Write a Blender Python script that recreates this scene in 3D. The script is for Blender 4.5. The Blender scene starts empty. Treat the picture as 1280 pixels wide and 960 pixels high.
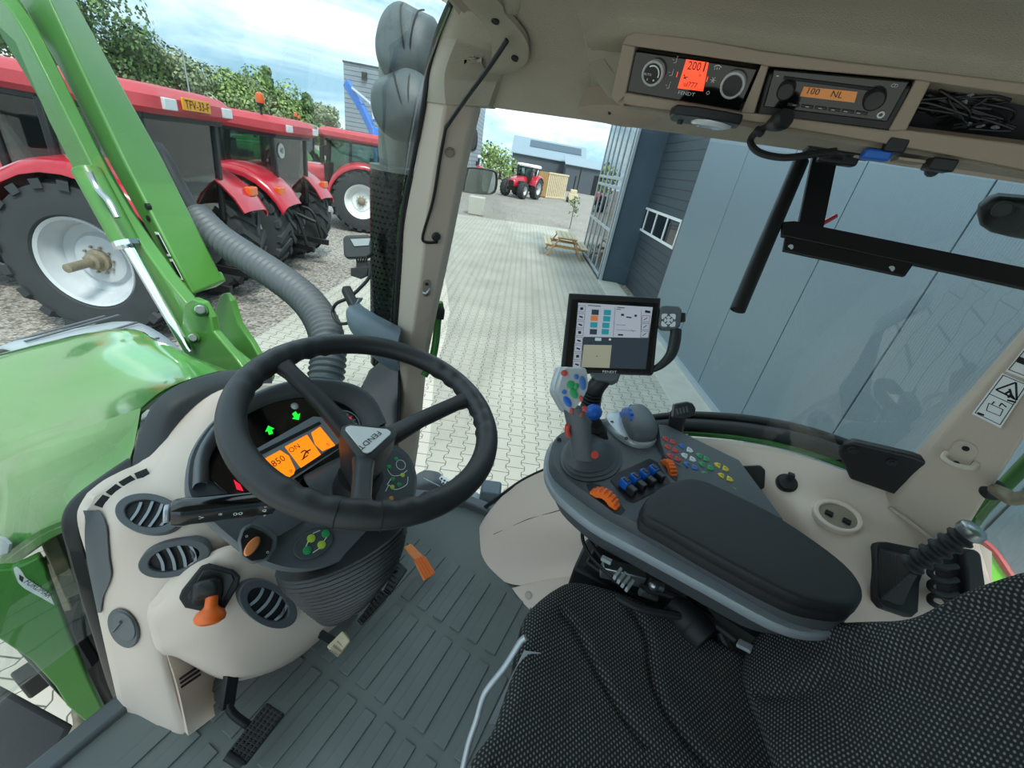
import bpy, bmesh, math, random
from math import sin, cos, pi, radians, sqrt, atan2
from mathutils import Vector as V, Matrix, noise as NZ
random.seed(3)
sc = bpy.context.scene
COL = sc.collection

# ------------------------------------------------------------------ camera
FPX = 514.5
EYE = V((0.0, 0.0, 2.9))
_up = V((173.0, 950.0, 514.5)).normalized()
_lat = V((280.0, 228.0, -514.5)); _lat = (_lat - _up * _lat.dot(_up)).normalized()
_fwd = _up.cross(_lat)
RT = Matrix((_lat, _fwd, _up))               # camera space -> tractor space (X right, Y forward, Z up)
cam_data = bpy.data.cameras.new('camera'); cam = bpy.data.objects.new('camera', cam_data)
COL.objects.link(cam); sc.camera = cam
cam_data.sensor_fit = 'HORIZONTAL'; cam_data.sensor_width = 36.0; cam_data.lens = FPX / 1280.0 * 36.0
cam_data.clip_start = 0.02; cam_data.clip_end = 600
cam.matrix_world = Matrix.Translation(EYE) @ RT.to_4x4()

# ------------------------------------------------------------------ light and exposure
sc.view_settings.view_transform = 'Standard'; sc.view_settings.look = 'None'
sc.view_settings.exposure = 1.3; sc.view_settings.gamma = 1.0
sc.view_settings.use_curve_mapping = False
sc.cycles.max_bounces = 10; sc.cycles.diffuse_bounces = 5; sc.cycles.glossy_bounces = 4
sc.cycles.transparent_max_bounces = 16; sc.cycles.sample_clamp_indirect = 8
sc.cycles.use_denoising = True

def lin(c):
    if isinstance(c, str):
        c = c.lstrip('#'); c = [int(c[i:i+2], 16) / 255.0 for i in (0, 2, 4)]
        return tuple(x / 12.92 if x <= .04045 else ((x + .055) / 1.055) ** 2.4 for x in c) + (1.0,)
    return tuple(c) + (1.0,) if len(c) == 3 else tuple(c)

world = bpy.data.worlds.new('sky'); sc.world = world; world.use_nodes = True
nt = world.node_tree; nt.nodes.clear()
def NN(t, typ, **kw):
    n = t.nodes.new(typ)
    for k, v in kw.items():
        if k in n.inputs: n.inputs[k].default_value = v
        else: setattr(n, k, v)
    return n
tc = NN(nt, 'ShaderNodeTexCoord')
mp = NN(nt, 'ShaderNodeMapping'); mp.inputs['Scale'].default_value = (1.2, 2.2, 7.0); mp.inputs['Rotation'].default_value = (0, .12, .5)
nt.links.new(tc.outputs['Generated'], mp.inputs['Vector'])
n1 = NN(nt, 'ShaderNodeTexNoise', Scale=1.5, Detail=8.0, Roughness=.62, Distortion=.5)
nt.links.new(mp.outputs[0], n1.inputs['Vector'])
cr = NN(nt, 'ShaderNodeValToRGB')
cr.color_ramp.elements[0].position = .36; cr.color_ramp.elements[0].color = (.25, .42, .55, 1)
cr.color_ramp.elements[1].position = .60; cr.color_ramp.elements[1].color = (.74, .82, .86, 1)
e = cr.color_ramp.elements.new(.47); e.color = (.44, .60, .70, 1)
nt.links.new(n1.outputs['Fac'], cr.inputs['Fac'])
bg = NN(nt, 'ShaderNodeBackground', Strength=.92)
nt.links.new(cr.outputs[0], bg.inputs['Color'])
wo = NN(nt, 'ShaderNodeOutputWorld'); nt.links.new(bg.outputs[0], wo.inputs['Surface'])

sun_d = bpy.data.lights.new('sun', 'SUN'); sun_d.energy = 1.6; sun_d.angle = radians(14); sun_d.color = (1.0, .96, .9)
sun = bpy.data.objects.new('sun', sun_d); COL.objects.link(sun)
sun.rotation_euler = V((.35, .55, -1.0)).normalized().to_track_quat('-Z', 'Y').to_euler()   # travels right and forward, down

# ------------------------------------------------------------------ pixel <-> space helpers
def ray(u, v): return RT @ V((u - 640.0, 480.0 - v, -FPX))
def px(u, v, x): d = ray(u, v); return EYE + d * (x / d.x)
def py(u, v, y): d = ray(u, v); return EYE + d * (y / d.y)
def pz(u, v, z): d = ray(u, v); return EYE + d * ((z - EYE.z) / d.z)
def pd(u, v, dep): return EYE + ray(u, v) * (dep / FPX)
def pp(u, v, p, n): d = ray(u, v); return EYE + d * ((p - EYE).dot(n) / d.dot(n))

# yard axes: S along the warehouse wall, D towards the warehouse
SB = V((.9076, .4198, 0)); DB = V((.4198, -.9076, 0)); UP = V((0, 0, 1))
def yd(s, d, z=0.0): return SB * s + DB * d + UP * z

# ------------------------------------------------------------------ materials
MATS = {}
def mat(name, col, rough=.5, metal=0.0, bump=0.0, bs=300.0, var=0.0, vs=8.0, coat=0.0, spec=.5, emit=0.0, detail=2.0):
    if name in MATS: return MATS[name]
    m = bpy.data.materials.new(name); m.use_nodes = True
    t = m.node_tree; b = t.nodes['Principled BSDF']
    c = lin(col)
    b.inputs['Base Color'].default_value = c; b.inputs['Roughness'].default_value = rough
    b.inputs['Metallic'].default_value = metal; b.inputs['Coat Weight'].default_value = coat
    b.inputs['Specular IOR Level'].default_value = spec; b.inputs['Coat Roughness'].default_value = .08
    if emit: b.inputs['Emission Color'].default_value = c; b.inputs['Emission Strength'].default_value = emit
    if bump or var:
        co = NN(t, 'ShaderNodeTexCoord')
    if var:
        n = NN(t, 'ShaderNodeTexNoise', Scale=vs, Detail=5.0, Roughness=.6); t.links.new(co.outputs['Object'], n.inputs['Vector'])
        r = NN(t, 'ShaderNodeMapRange'); r.inputs[1].default_value = .3; r.inputs[2].default_value = .7
        r.inputs[3].default_value = 1 - var; r.inputs[4].default_value = 1 + var
        t.links.new(n.outputs['Fac'], r.inputs[0])
        mx = NN(t, 'ShaderNodeMix', data_type='RGBA', blend_type='MULTIPLY'); mx.inputs[0].default_value = 1
        mx.inputs[6].default_value = c; t.links.new(r.outputs[0], mx.inputs[7])
        t.links.new(mx.outputs[2], b.inputs['Base Color'])
        if emit: t.links.new(mx.outputs[2], b.inputs['Emission Color'])
    if bump:
        n = NN(t, 'ShaderNodeTexNoise', Scale=bs, Detail=detail); t.links.new(co.outputs['Object'], n.inputs['Vector'])
        bp = NN(t, 'ShaderNodeBump', Strength=bump, Distance=.002); t.links.new(n.outputs['Fac'], bp.inputs['Height'])
        t.links.new(bp.outputs[0], b.inputs['Normal'])
    MATS[name] = m; return m

def glassmat(name, tint, refl=.05, rough=.0, ior=1.45):
    m = bpy.data.materials.new(name); m.use_nodes = True; t = m.node_tree; t.nodes.clear()
    tr = NN(t, 'ShaderNodeBsdfTransparent'); tr.inputs['Color'].default_value = lin(tint)
    gl = NN(t, 'ShaderNodeBsdfGlossy'); gl.inputs['Roughness'].default_value = rough
    fr = NN(t, 'ShaderNodeFresnel'); fr.inputs['IOR'].default_value = ior
    mu = NN(t, 'ShaderNodeMath', operation='MULTIPLY'); mu.inputs[1].default_value = refl; t.links.new(fr.outputs[0], mu.inputs[0])
    mx = NN(t, 'ShaderNodeMixShader'); t.links.new(mu.outputs[0], mx.inputs[0]); t.links.new(tr.outputs[0], mx.inputs[1]); t.links.new(gl.outputs[0], mx.inputs[2])
    o = NN(t, 'ShaderNodeOutputMaterial'); t.links.new(mx.outputs[0], o.inputs['Surface'])
    MATS[name] = m; return m

def mth(t, op, a, b=None, c=None):
    n = t.nodes.new('ShaderNodeMath'); n.operation = op
    for i, x in enumerate((a, b, c)):
        if x is None: continue
        if isinstance(x, (int, float)): n.inputs[i].default_value = x
        else: t.links.new(x, n.inputs[i])
    return n.outputs[0]

# ------------------------------------------------------------------ mesh builder
def catmull(P, n=8, closed=False):
    P = [V(p) for p in P]
    if len(P) < 3: return P
    out = []; L = len(P); rng = L if closed else L - 1
    for i in range(rng):
        if closed: a, b, c, d = P[(i-1) % L], P[i], P[(i+1) % L], P[(i+2) % L]
        else: a, b, c, d = P[max(i-1, 0)], P[i], P[i+1], P[min(i+2, L-1)]
        for k in range(n):
            t = k / n
            out.append(.5 * ((2*b) + (c-a)*t + (2*a-5*b+4*c-d)*t*t + (3*b-a-3*c+d)*t*t*t))
    if not closed: out.append(P[-1])
    return out

class MB:
    def __init__(s): s.v = []; s.f = []; s.uv = None
    def add(s, vs, fs):
        o = len(s.v); s.v += [V(x) for x in vs]; s.f += [tuple(i + o for i in f) for f in fs]; return s
    def box(s, c, size, R=None, ax=None):
        c = V(c); x, y, z = [k / 2 for k in size]
        if ax is not None: X, Y, Z = [V(a) for a in ax]
        elif R is not None: X, Y, Z = R.col[0], R.col[1], R.col[2]
        else: X, Y, Z = V((1,0,0)), V((0,1,0)), V((0,0,1))
        vs = [c + X*(i*x) + Y*(j*y) + Z*(k*z) for i in (-1,1) for j in (-1,1) for k in (-1,1)]
        return s.add(vs, [(0,1,3,2),(4,6,7,5),(0,4,5,1),(2,3,7,6),(0,2,6,4),(1,5,7,3)])
    def bar(s, a, b, w, h, up=UP):
        a, b = V(a), V(b); d = (b - a); L = d.length; d.normalize()
        x = d.cross(V(up)); x = x.normalized() if x.length > 1e-5 else d.orthogonal().normalized(); z = x.cross(d)
        return s.box((a+b)/2, (w, L, h), ax=(x, d, z))
    def prism(s, pts, vec):
        pts = [V(p) for p in pts]; vec = V(vec); n = len(pts)
        fs = [tuple(range(n))[::-1], tuple(range(n, 2*n))] + [(i, (i+1) % n, n+(i+1) % n, n+i) for i in range(n)]
        return s.add(pts + [p + vec for p in pts], fs)
    def tube(s, pts, r, n=10, sm=6, closed=False, sq=None):
        P = [V(p) for p in pts]
        rad = list(r) if isinstance(r, (list, tuple)) else None
        if sm and len(P) > 2:
            if rad: rad = [q.x for q in catmull([V((a,0,0)) for a in rad], sm, closed)]
            P = catmull(P, sm, closed)
        m = len(P); N = None; rings = []
        for i in range(m):
            if closed: T = P[(i+1) % m] - P[i-1]
            else: T = P[min(i+1, m-1)] - P[max(i-1, 0)]
            T.normalize()
            N = (T.orthogonal() if N is None else N - T * N.dot(T)).normalized()
            B = T.cross(N); q = rad[i] if rad else r
            rings.append([P[i] + (N*cos(2*pi*k/n) + B*sin(2*pi*k/n)) * q for k in range(n)])
        return s.rings(rings, closed)
    def rings(s, rings, closed=False, cap=True):
        n = len(rings[0]); m = len(rings); vs = [p for r in rings for p in r]; fs = []
        for i in range(m if closed else m - 1):
            j = (i+1) % m
            fs += [(i*n+k, i*n+(k+1) % n, j*n+(k+1) % n, j*n+k) for k in range(n)]
        if cap and not closed: fs += [tuple(range(n))[::-1], tuple(range((m-1)*n, m*n))]
        return s.add(vs, fs)
    def lathe(s, prof, o, ax, n=32, cap=True, closed=False, ex=None):
        o, ax = V(o), V(ax).normalized()
        x = (V(ex) - ax * V(ex).dot(ax)).normalized() if ex is not None else ax.orthogonal().normalized(); y = ax.cross(x)
        return s.rings([[o + ax*h + (x*cos(2*pi*k/n) + y*sin(2*pi*k/n)) * max(r, 1e-5) for k in range(n)] for r, h in prof], closed, cap)
    def cyl(s, a, b, r, n=20, r2=None):
        a, b = V(a), V(b); return s.lathe([(r, 0), (r if r2 is None else r2, (b-a).length)], a, b-a, n)
    def ball(s, c, r, n=16, ax=None):
        c = V(c); r = (r, r, r) if isinstance(r, (int, float)) else r
        A = ax or (V((1,0,0)), V((0,1,0)), V((0,0,1)))
        m = n // 2; rg = []
        for i in range(m + 1):
            t = pi * i / m
            rg.append([c + A[0]*(max(sin(t),1e-4)*cos(2*pi*k/n)*r[0]) + A[1]*(max(sin(t),1e-4)*sin(2*pi*k/n)*r[1]) + A[2]*(cos(t)*r[2]) for k in range(n)])
        return s.rings(rg)
    def grid(s, rows, fu=1, fv=1, closed=False):
        R = [catmull(r, fu, closed) if fu > 1 else [V(p) for p in r] for r in rows]
        if fv > 1:
            cols = [catmull([R[i][j] for i in range(len(R))], fv) for j in range(len(R[0]))]
            R = [[cols[j][i] for j in range(len(cols))] for i in range(len(cols[0]))]
        n = len(R[0]); fs = []
        for i in range(len(R) - 1):
            for k in range(n if closed else n - 1):
                k2 = (k+1) % n; fs.append((i*n+k, i*n+k2, (i+1)*n+k2, (i+1)*n+k))
        s.R = R
        return s.add([p for r in R for p in r], fs)
    def slab(s, rows, th, fu=4, fv=4):
        """a curved sheet with thickness: rows of points, offset by the vector th (or along the normal when th is a number)"""
        t = MB(); t.grid(rows, fu, fv); R = t.R; m, n = len(R), len(R[0])
        def off(i, j):
            if not isinstance(th, (int, float)): return V(th)
            a = R[min(i+1, m-1)][j] - R[max(i-1, 0)][j]; b = R[i][min(j+1, n-1)] - R[i][max(j-1, 0)]
            return a.cross(b).normalized() * th
        vs = [R[i][j] for i in range(m) for j in range(n)]; ws = [R[i][j] + off(i, j) for i in range(m) for j in range(n)]
        N = m * n; fs = [(i*n+j, i*n+j+1, (i+1)*n+j+1, (i+1)*n+j) for i in range(m-1) for j in range(n-1)]
        fs += [tuple(N + k for k in f[::-1]) for f in fs]
        E = [i*n for i in range(m)] + [(m-1)*n + j for j in range(1, n)] + [i*n + n-1 for i in range(m-2, -1, -1)] + [j for j in range(n-2, 0, -1)]
        fs += [(E[k], E[(k+1) % len(E)], N + E[(k+1) % len(E)], N + E[k]) for k in range(len(E))]
        return s.add(vs + ws, fs)
    def ext(s, o): s.add(o.v, o.f); return s
    def build(s, name, m, parent=None, bevel=0.0, seg=2, sub=0, ang=38.0, kind=None):
        me = bpy.data.meshes.new(name)
        base = WLOC.get(parent.name, V((0,0,0))) if parent is not None else None
        if base is None:
            lo = [min(v[i] for v in s.v) for i in range(3)]; hi = [max(v[i] for v in s.v) for i in range(3)]
            base = V(((lo[0]+hi[0])/2, (lo[1]+hi[1])/2, lo[2]))
        me.from_pydata([tuple(v - base) for v in s.v], [], s.f); me.update()
        bm = bmesh.new(); bm.from_mesh(me)
        bmesh.ops.recalc_face_normals(bm, faces=bm.faces); bm.to_mesh(me); bm.free()
        for p in me.polygons: p.use_smooth = True
        me.set_sharp_from_angle(angle=radians(ang))
        me.materials.append(m if not isinstance(m, str) else MATS[m])
        o = bpy.data.objects.new(name, me); COL.objects.link(o)
        if parent is not None: o.parent = parent
        else: o.location = base
        WLOC[o.name] = base
        if bevel:
            b = o.modifiers.new('edge', 'BEVEL'); b.width = bevel; b.segments = seg; b.limit_method = 'ANGLE'; b.angle_limit = radians(40); b.harden_normals = False
        if sub:
            b = o.modifiers.new('smooth', 'SUBSURF'); b.levels = sub; b.render_levels = sub
        if kind: o['kind'] = kind
        return o
WLOC = {}
def tag(o, label=None, cat=None, group=None, kind=None):
    if label: o['label'] = label
    if cat: o['category'] = cat
    if group: o['group'] = group
    if kind: o['kind'] = kind
    return o
def thing(name, label, cat, loc, group=None):
    o = bpy.data.objects.new(name, None); COL.objects.link(o); o.location = V(loc); o.empty_display_size = .1
    WLOC[o.name] = V(loc); return tag(o, label, cat, group)
def text(mb, s, size, o, X, Y, sx=1.0, lift=.0004, align='CENTER'):
    """raised flat lettering in the plane (X, Y) at o"""
    X, Y = V(X).normalized(), V(Y).normalized(); Z = X.cross(Y)
    c = bpy.data.curves.new('letters', 'FONT'); c.body = s; c.size = size; c.align_x = align; c.align_y = 'CENTER'; c.resolution_u = 2
    ob = bpy.data.objects.new('letters', c); COL.objects.link(ob)
    bpy.context.view_layer.update()
    me = bpy.data.meshes.new_from_object(ob.evaluated_get(bpy.context.evaluated_depsgraph_get()))
    o = V(o)
    mb.add([o + X*(v.co.x*sx) + Y*v.co.y + Z*(v.co.z + lift) for v in me.vertices], [tuple(p.vertices) for p in me.polygons])
    bpy.data.objects.remove(ob); bpy.data.curves.remove(c); bpy.data.meshes.remove(me)
    return mb
def poly2(o, X, Y, pts): return [V(o) + V(X)*a + V(Y)*b for a, b in pts]
def rrect(w, h, r, n=4):
    out = []
    for cx, cy, a0 in ((w/2-r, h/2-r, 0), (-w/2+r, h/2-r, 90), (-w/2+r, -h/2+r, 180), (w/2-r, -h/2+r, 270)):
        for k in range(n+1):
            a = radians(a0 + 90*k/n); out.append((cx + r*cos(a), cy + r*sin(a)))
    return out
def oval(w, h, n=28): return [(w/2*cos(2*pi*k/n), h/2*sin(2*pi*k/n)) for k in range(n)]
def frame_from(a, b, c):
    """axes of a plane from three points: X along a->b, Y towards c, Z out"""
    a, b, c = V(a), V(b), V(c); X = (b-a).normalized(); Y = (c-a); Y = (Y - X*Y.dot(X)).normalized(); return X, Y, X.cross(Y)
def ringplate(mb, o, X, Y, outer, inner, t):
    """flat plate with a hole: matching outer and inner outlines, thickness vector t"""
    O = poly2(o, X, Y, outer); I = poly2(o, X, Y, inner); n = len(O); t = V(t)
    vs = O + I + [p+t for p in O] + [p+t for p in I]; fs = []
    for i in range(n):
        j = (i+1) % n
        fs += [(i, j, n+j, n+i), (2*n+i, 3*n+i, 3*n+j, 2*n+j), (i, 2*n+i, 2*n+j, j), (n+i, n+j, 3*n+j, 3*n+i)]
    return mb.add(vs, fs)

# ------------------------------------------------------------------ shared materials
mat('red_paint', '#b4182c', .28, coat=.6, var=.08, vs=3)
mat('red_pale', '#c2464f', .45, var=.06, vs=3)
mat('green_paint', '#4a9636', .22, coat=1.0, var=.05, vs=2)
mat('green_loader', '#4d8539', .38, coat=.25, var=.08, vs=4)
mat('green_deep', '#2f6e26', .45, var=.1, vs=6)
mat('tyre', '#34383a', .8, bump=.3, bs=60, var=.12, vs=5)
mat('rim_grey', '#b9bec2', .4, var=.06, vs=6)
mat('steel', '#aab0b2', .3, metal=.9)
mat('chrome', '#e6eaec', .12, metal=1.0)
mat('hub', '#8d8470', .55, metal=.4, var=.2, vs=30)
mat('black_plastic', '#17191b', .45, bump=.15, bs=500)
mat('black_gloss', '#0c0d0f', .12, coat=.5)
mat('black_metal', '#121315', .5, bump=.1, bs=300)
mat('dark_grey', '#33383b', .5, bump=.15, bs=600)
mat('mid_grey', '#565b5f', .5, bump=.15, bs=600)
mat('light_grey', '#9aa2a6', .4)
mat('white', '#e8ebea', .5)
mat('lamp_glass', '#d8dde0', .1, coat=.6)
mat('amber', '#e0641a', .3, coat=.5)
mat('plate_yellow', '#f0a818', .4)
mat('ink', '#15161a', .6)
mat('beige', '#beb0a1', .55, bump=.25, bs=900)
mat('beige_dark', '#8f8474', .6, bump=.3, bs=900)
mat('orange', '#ee6a1c', .4)
mat('orange_soft', '#e58a4e', .5)
mat('wood', '#c69a62', .6, var=.18, vs=9)
mat('wood_pale', '#cfc0a0', .65, var=.12, vs=5)
mat('concrete', '#b9b8ae', .85, bump=.3, bs=60, var=.08, vs=3)
mat('white_roof', '#e6e8e6', .4)
mat('bark', '#4b3f31', .9)
glassmat('tractor_glass', (.66, .78, .74), refl=2.5)
glassmat('pane_glass', (.93, .965, .955), refl=.25)
glassmat('side_glass', (.93, .955, .945), refl=.25)

def paver_mat():
    m = bpy.data.materials.new('pavers'); m.use_nodes = True; t = m.node_tree; b = t.nodes['Principled BSDF']
    co = NN(t, 'ShaderNodeTexCoord'); mp = NN(t, 'ShaderNodeMapping'); mp.inputs['Rotation'].default_value = (0, 0, -atan2(SB.y, SB.x))
    t.links.new(co.outputs['Object'], mp.inputs['Vector'])
    sp = NN(t, 'ShaderNodeSeparateXYZ'); t.links.new(mp.outputs[0], sp.inputs[0]); s, d = sp.outputs[0], sp.outputs[1]
    W, L, A, g = .17, .2, .036, .005
    q = mth(t, 'COSINE', mth(t, 'MULTIPLY', s, 2*pi/L))
    q = mth(t, 'MULTIPLY', mth(t, 'MINIMUM', mth(t, 'MAXIMUM', mth(t, 'MULTIPLY', q, 1.7), -1.0), 1.0), -A/2)
    de = mth(t, 'PINGPONG', mth(t, 'SUBTRACT', d, q), W)
    do = mth(t, 'PINGPONG', mth(t, 'ADD', mth(t, 'SUBTRACT', d, W), q), W)
    md = mth(t, 'FLOORED_MODULO', mth(t, 'SUBTRACT', d, q), 2*W)
    par = mth(t, 'LESS_THAN', md, mth(t, 'SUBTRACT', W, mth(t, 'MULTIPLY', q, 2)))
    ca = mth(t, 'PINGPONG', s, L/2); cb = mth(t, 'PINGPONG', mth(t, 'ADD', s, L/2), L/2)
    cj = mth(t, 'ADD', mth(t, 'MULTIPLY', ca, par), mth(t, 'MULTIPLY', cb, mth(t, 'SUBTRACT', 1.0, par)))
    dist = mth(t, 'MINIMUM', mth(t, 'MINIMUM', de, do), cj)
    r = NN(t, 'ShaderNodeMapRange', interpolation_type='SMOOTHSTEP'); t.links.new(dist, r.inputs[0]); r.inputs[1].default_value = g*.35; r.inputs[2].default_value = g*1.3
    nz = NN(t, 'ShaderNodeTexNoise', Scale=.9, Detail=6.0); t.links.new(co.outputs['Object'], nz.inputs['Vector'])
    nf = NN(t, 'ShaderNodeTexNoise', Scale=260.0, Detail=2.0); t.links.new(co.outputs['Object'], nf.inputs['Vector'])
    rmp = NN(t, 'ShaderNodeValToRGB'); rmp.color_ramp.elements[0].position = .3; rmp.color_ramp.elements[0].color = lin('#b3b2a5')
    rmp.color_ramp.elements[1].position = .7; rmp.color_ramp.elements[1].color = lin('#c9c6ba')
    t.links.new(nz.outputs[0], rmp.inputs[0])
    mx = NN(t, 'ShaderNodeMix', data_type='RGBA'); mx.inputs[6].default_value = lin('#55574f'); t.links.new(r.outputs[0], mx.inputs[0]); t.links.new(rmp.outputs[0], mx.inputs[7])
    m2 = NN(t, 'ShaderNodeMix', data_type='RGBA', blend_type='MULTIPLY'); m2.inputs[0].default_value = .35
    t.links.new(mx.outputs[2], m2.inputs[6]); t.links.new(nf.outputs[0], m2.inputs[7]); t.links.new(m2.outputs[2], b.inputs['Base Color'])
    b.inputs['Roughness'].default_value = .85
    bp = NN(t, 'ShaderNodeBump', Strength=.6, Distance=.004); t.links.new(r.outputs[0], bp.inputs['Height']); t.links.new(bp.outputs[0], b.inputs['Normal'])
    MATS['pavers'] = m
paver_mat()
def gravel_mat():
    m = bpy.data.materials.new('gravel'); m.use_nodes = True; t = m.node_tree; b = t.nodes['Principled BSDF']
    co = NN(t, 'ShaderNodeTexCoord')
    vo = NN(t, 'ShaderNodeTexVoronoi', Scale=26.0); t.links.new(co.outputs['Object'], vo.inputs['Vector'])
    rp = NN(t, 'ShaderNodeValToRGB'); rp.color_ramp.elements[0].color = lin('#68635d'); rp.color_ramp.elements[1].color = lin('#c0b9af')
    sp = NN(t, 'ShaderNodeSeparateColor'); t.links.new(vo.outputs['Color'], sp.inputs[0]); t.links.new(sp.outputs[0], rp.inputs[0])
    nz = NN(t, 'ShaderNodeTexNoise', Scale=.35, Detail=6.0); t.links.new(co.outputs['Object'], nz.inputs['Vector'])
    mx = NN(t, 'ShaderNodeMix', data_type='RGBA', blend_type='MULTIPLY'); mx.inputs[0].default_value = .35
    t.links.new(rp.outputs[0], mx.inputs[6]); t.links.new(nz.outputs[0], mx.inputs[7]); t.links.new(mx.outputs[2], b.inputs['Base Color'])
    bp = NN(t, 'ShaderNodeBump', Strength=.9, Distance=.02); t.links.new(vo.outputs['Distance'], bp.inputs['Height']); t.links.new(bp.outputs[0], b.inputs['Normal'])
    b.inputs['Roughness'].default_value = .9; MATS['gravel'] = m
gravel_mat()
def ribbed(name, col, axis, pitch, depth, rough=.45, metal=0.0, var=.05, groove=None, gw=.12):
    """sheet with fine ribs (sine, or dark thin grooves when groove is given) running across the given direction"""
    m = bpy.data.materials.new(name); m.use_nodes = True; t = m.node_tree; b = t.nodes['Principled BSDF']
    ge = NN(t, 'ShaderNodeNewGeometry'); dt = NN(t, 'ShaderNodeVectorMath', operation='DOT_PRODUCT'); dt.inputs[1].default_value = tuple(axis)
    t.links.new(ge.outputs['Position'], dt.inputs[0])
    nz = NN(t, 'ShaderNodeTexNoise', Scale=.8, Detail=4.0); t.links.new(ge.outputs['Position'], nz.inputs['Vector'])
    rr = NN(t, 'ShaderNodeMapRange'); rr.inputs[3].default_value = 1-var; rr.inputs[4].default_value = 1+var; t.links.new(nz.outputs[0], rr.inputs[0])
    mx = NN(t, 'ShaderNodeMix', data_type='RGBA', blend_type='MULTIPLY'); mx.inputs[0].default_value = 1; mx.inputs[6].default_value = lin(col); t.links.new(rr.outputs[0], mx.inputs[7])
    out = mx.outputs[2]
    if groove:
        h = mth(t, 'PINGPONG', dt.outputs['Value'], pitch/2); h = mth(t, 'GREATER_THAN', h, pitch*gw/2)
        m2 = NN(t, 'ShaderNodeMix', data_type='RGBA'); m2.inputs[6].default_value = lin(groove); t.links.new(h, m2.inputs[0]); t.links.new(out, m2.inputs[7]); out = m2.outputs[2]
    else:
        h = mth(t, 'SINE', mth(t, 'MULTIPLY', dt.outputs['Value'], 2*pi/pitch))
    bp = NN(t, 'ShaderNodeBump', Strength=.7, Distance=depth); t.links.new(h, bp.inputs['Height']); t.links.new(bp.outputs[0], b.inputs['Normal'])
    t.links.new(out, b.inputs['Base Color']); b.inputs['Roughness'].default_value = rough; b.inputs['Metallic'].default_value = metal
    MATS[name] = m
ribbed('wall_sheet', '#7b8d96', SB, .024, .0012, rough=.32, metal=.25, var=.04)
ribbed('door_sheet', '#39444b', UP, .21, .004, rough=.5, groove='#22282d', gw=.1)
ribbed('tower_sheet', '#8d97a0', UP, .30, .01, rough=.5, groove='#4f5861', gw=.16)
ribbed('shed_roof_sheet', '#8fa0ab', SB, .5, .01, rough=.4, metal=.3)
mat('wall_trim', '#27323a', .4, var=.05)
mat('wall_seam', '#2b3a44', .6)
mat('navy_steel', '#4c5d6a', .4, metal=.2, var=.08, vs=2)
mat('shed_wall', '#4e565d', .6, var=.06, vs=.5)
mat('frame_alu', '#aeb8bd', .35, metal=.3)
glassmat('shop_glass', (.22, .27, .30), refl=1.5)

# ------------------------------------------------------------------ the yard
m = MB(); m.add([yd(-60,-120,-.02), yd(140,-120,-.02), yd(140,60,-.02), yd(-60,60,-.02), yd(-60,-120,-.4), yd(140,-120,-.4), yd(140,60,-.4), yd(-60,60,-.4)], [(0,1,2,3),(4,5,6,7),(0,1,5,4),(1,2,6,5),(2,3,7,6),(3,0,4,7)])
m.build('ground', 'gravel', kind='structure')
m = MB(); m.prism([yd(-14,-3.62,-.1), yd(23.3,-3.62,-.1), yd(25.2,2.8,-.1), yd(-14,2.8,-.1)], (0,0,.1)); m.build('pavement', 'pavers', kind='structure')
m = MB(); m.prism([yd(-14,2.8,-.1), yd(13.4,2.8,-.1), yd(13.4,3.46,-.1), yd(-14,3.46,-.1)], (0,0,.12)); m.build('kerb', 'concrete', bevel=.01, kind='structure')

# ------------------------------------------------------------------ the warehouse beside the pavement
wh = thing('warehouse', 'blue grey metal clad warehouse running along the pavement', 'building', yd(6, 3.5))
seams = [9.54, 7.72, 6.34, 4.95, 3.54, 2.12, .7, -.7, -2.1, -3.5, -4.9, -6.3, -7.7, -9.1, -10.5]
for a, b_ in zip(seams[:-1], seams[1:]):
    m = MB(); m.prism([yd(b_+.008,3.46,.06), yd(a-.008,3.46,.06), yd(a-.008,3.46,6.4), yd(b_+.008,3.46,6.4)], DB*.1)
    m.build('wall_panel', 'wall_sheet', wh, bevel=.006)
m = MB(); m.box(yd(-.5,3.62,3.3), (20.4,.12,6.6), ax=(SB,DB,UP)); m.build('wall_core', 'wall_seam', wh)
m = MB(); m.box(yd(-.5,3.44,.05), (20.1,.07,.1), ax=(SB,DB,UP)); m.build('base_flashing', 'frame_alu', wh)
sd_ = MB(); sd_.box(yd(11.5,3.76,2.6), (4.0,.08,5.2), ax=(SB,DB,UP)); door = sd_.build('sectional_door', 'door_sheet', wh)
m = MB()
for k in range(5):
    m.box(yd(10.26 + .983*k, 3.71, 2.01), (.06,.05,.62), ax=(SB,DB,UP)) if k else m.box(yd(10.26,3.71,2.01), (.06,.05,.62), ax=(SB,DB,UP))
m.box(yd(12.2,3.71,2.31), (3.95,.05,.06), ax=(SB,DB,UP)); m.box(yd(12.2,3.71,1.71), (3.95,.05,.06), ax=(SB,DB,UP))
m.build('window_frame', 'white', door)
m = MB()
for k in range(4): m.box(yd(10.75 + .983*k, 3.715, 2.01), (.92,.02,.54), ax=(SB,DB,UP))
m.build('pane', 'shop_glass', door)
m = MB(); m.box(yd(11.5,3.6,5.9), (4.0,.3,1.6), ax=(SB,DB,UP)); m.build('lintel_panel', 'wall_sheet', wh)
m = MB(); m.box(yd(9.57,3.6,2.6), (.06,.26,5.2), ax=(SB,DB,UP)); m.build('door_jamb', 'wall_trim', wh, bevel=.005)
m = MB(); m.box(yd(15.9,3.35,3.0), (4.9,.9,6.0), ax=(SB,DB,UP)); m.build('corner_block', 'navy_steel', wh)
m = MB(); m.box(yd(13.43,2.885,2.6), (.12,.09,5.2), ax=(SB,DB,UP)); m.build('corner_post', 'frame_alu', wh, bevel=.01)
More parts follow.
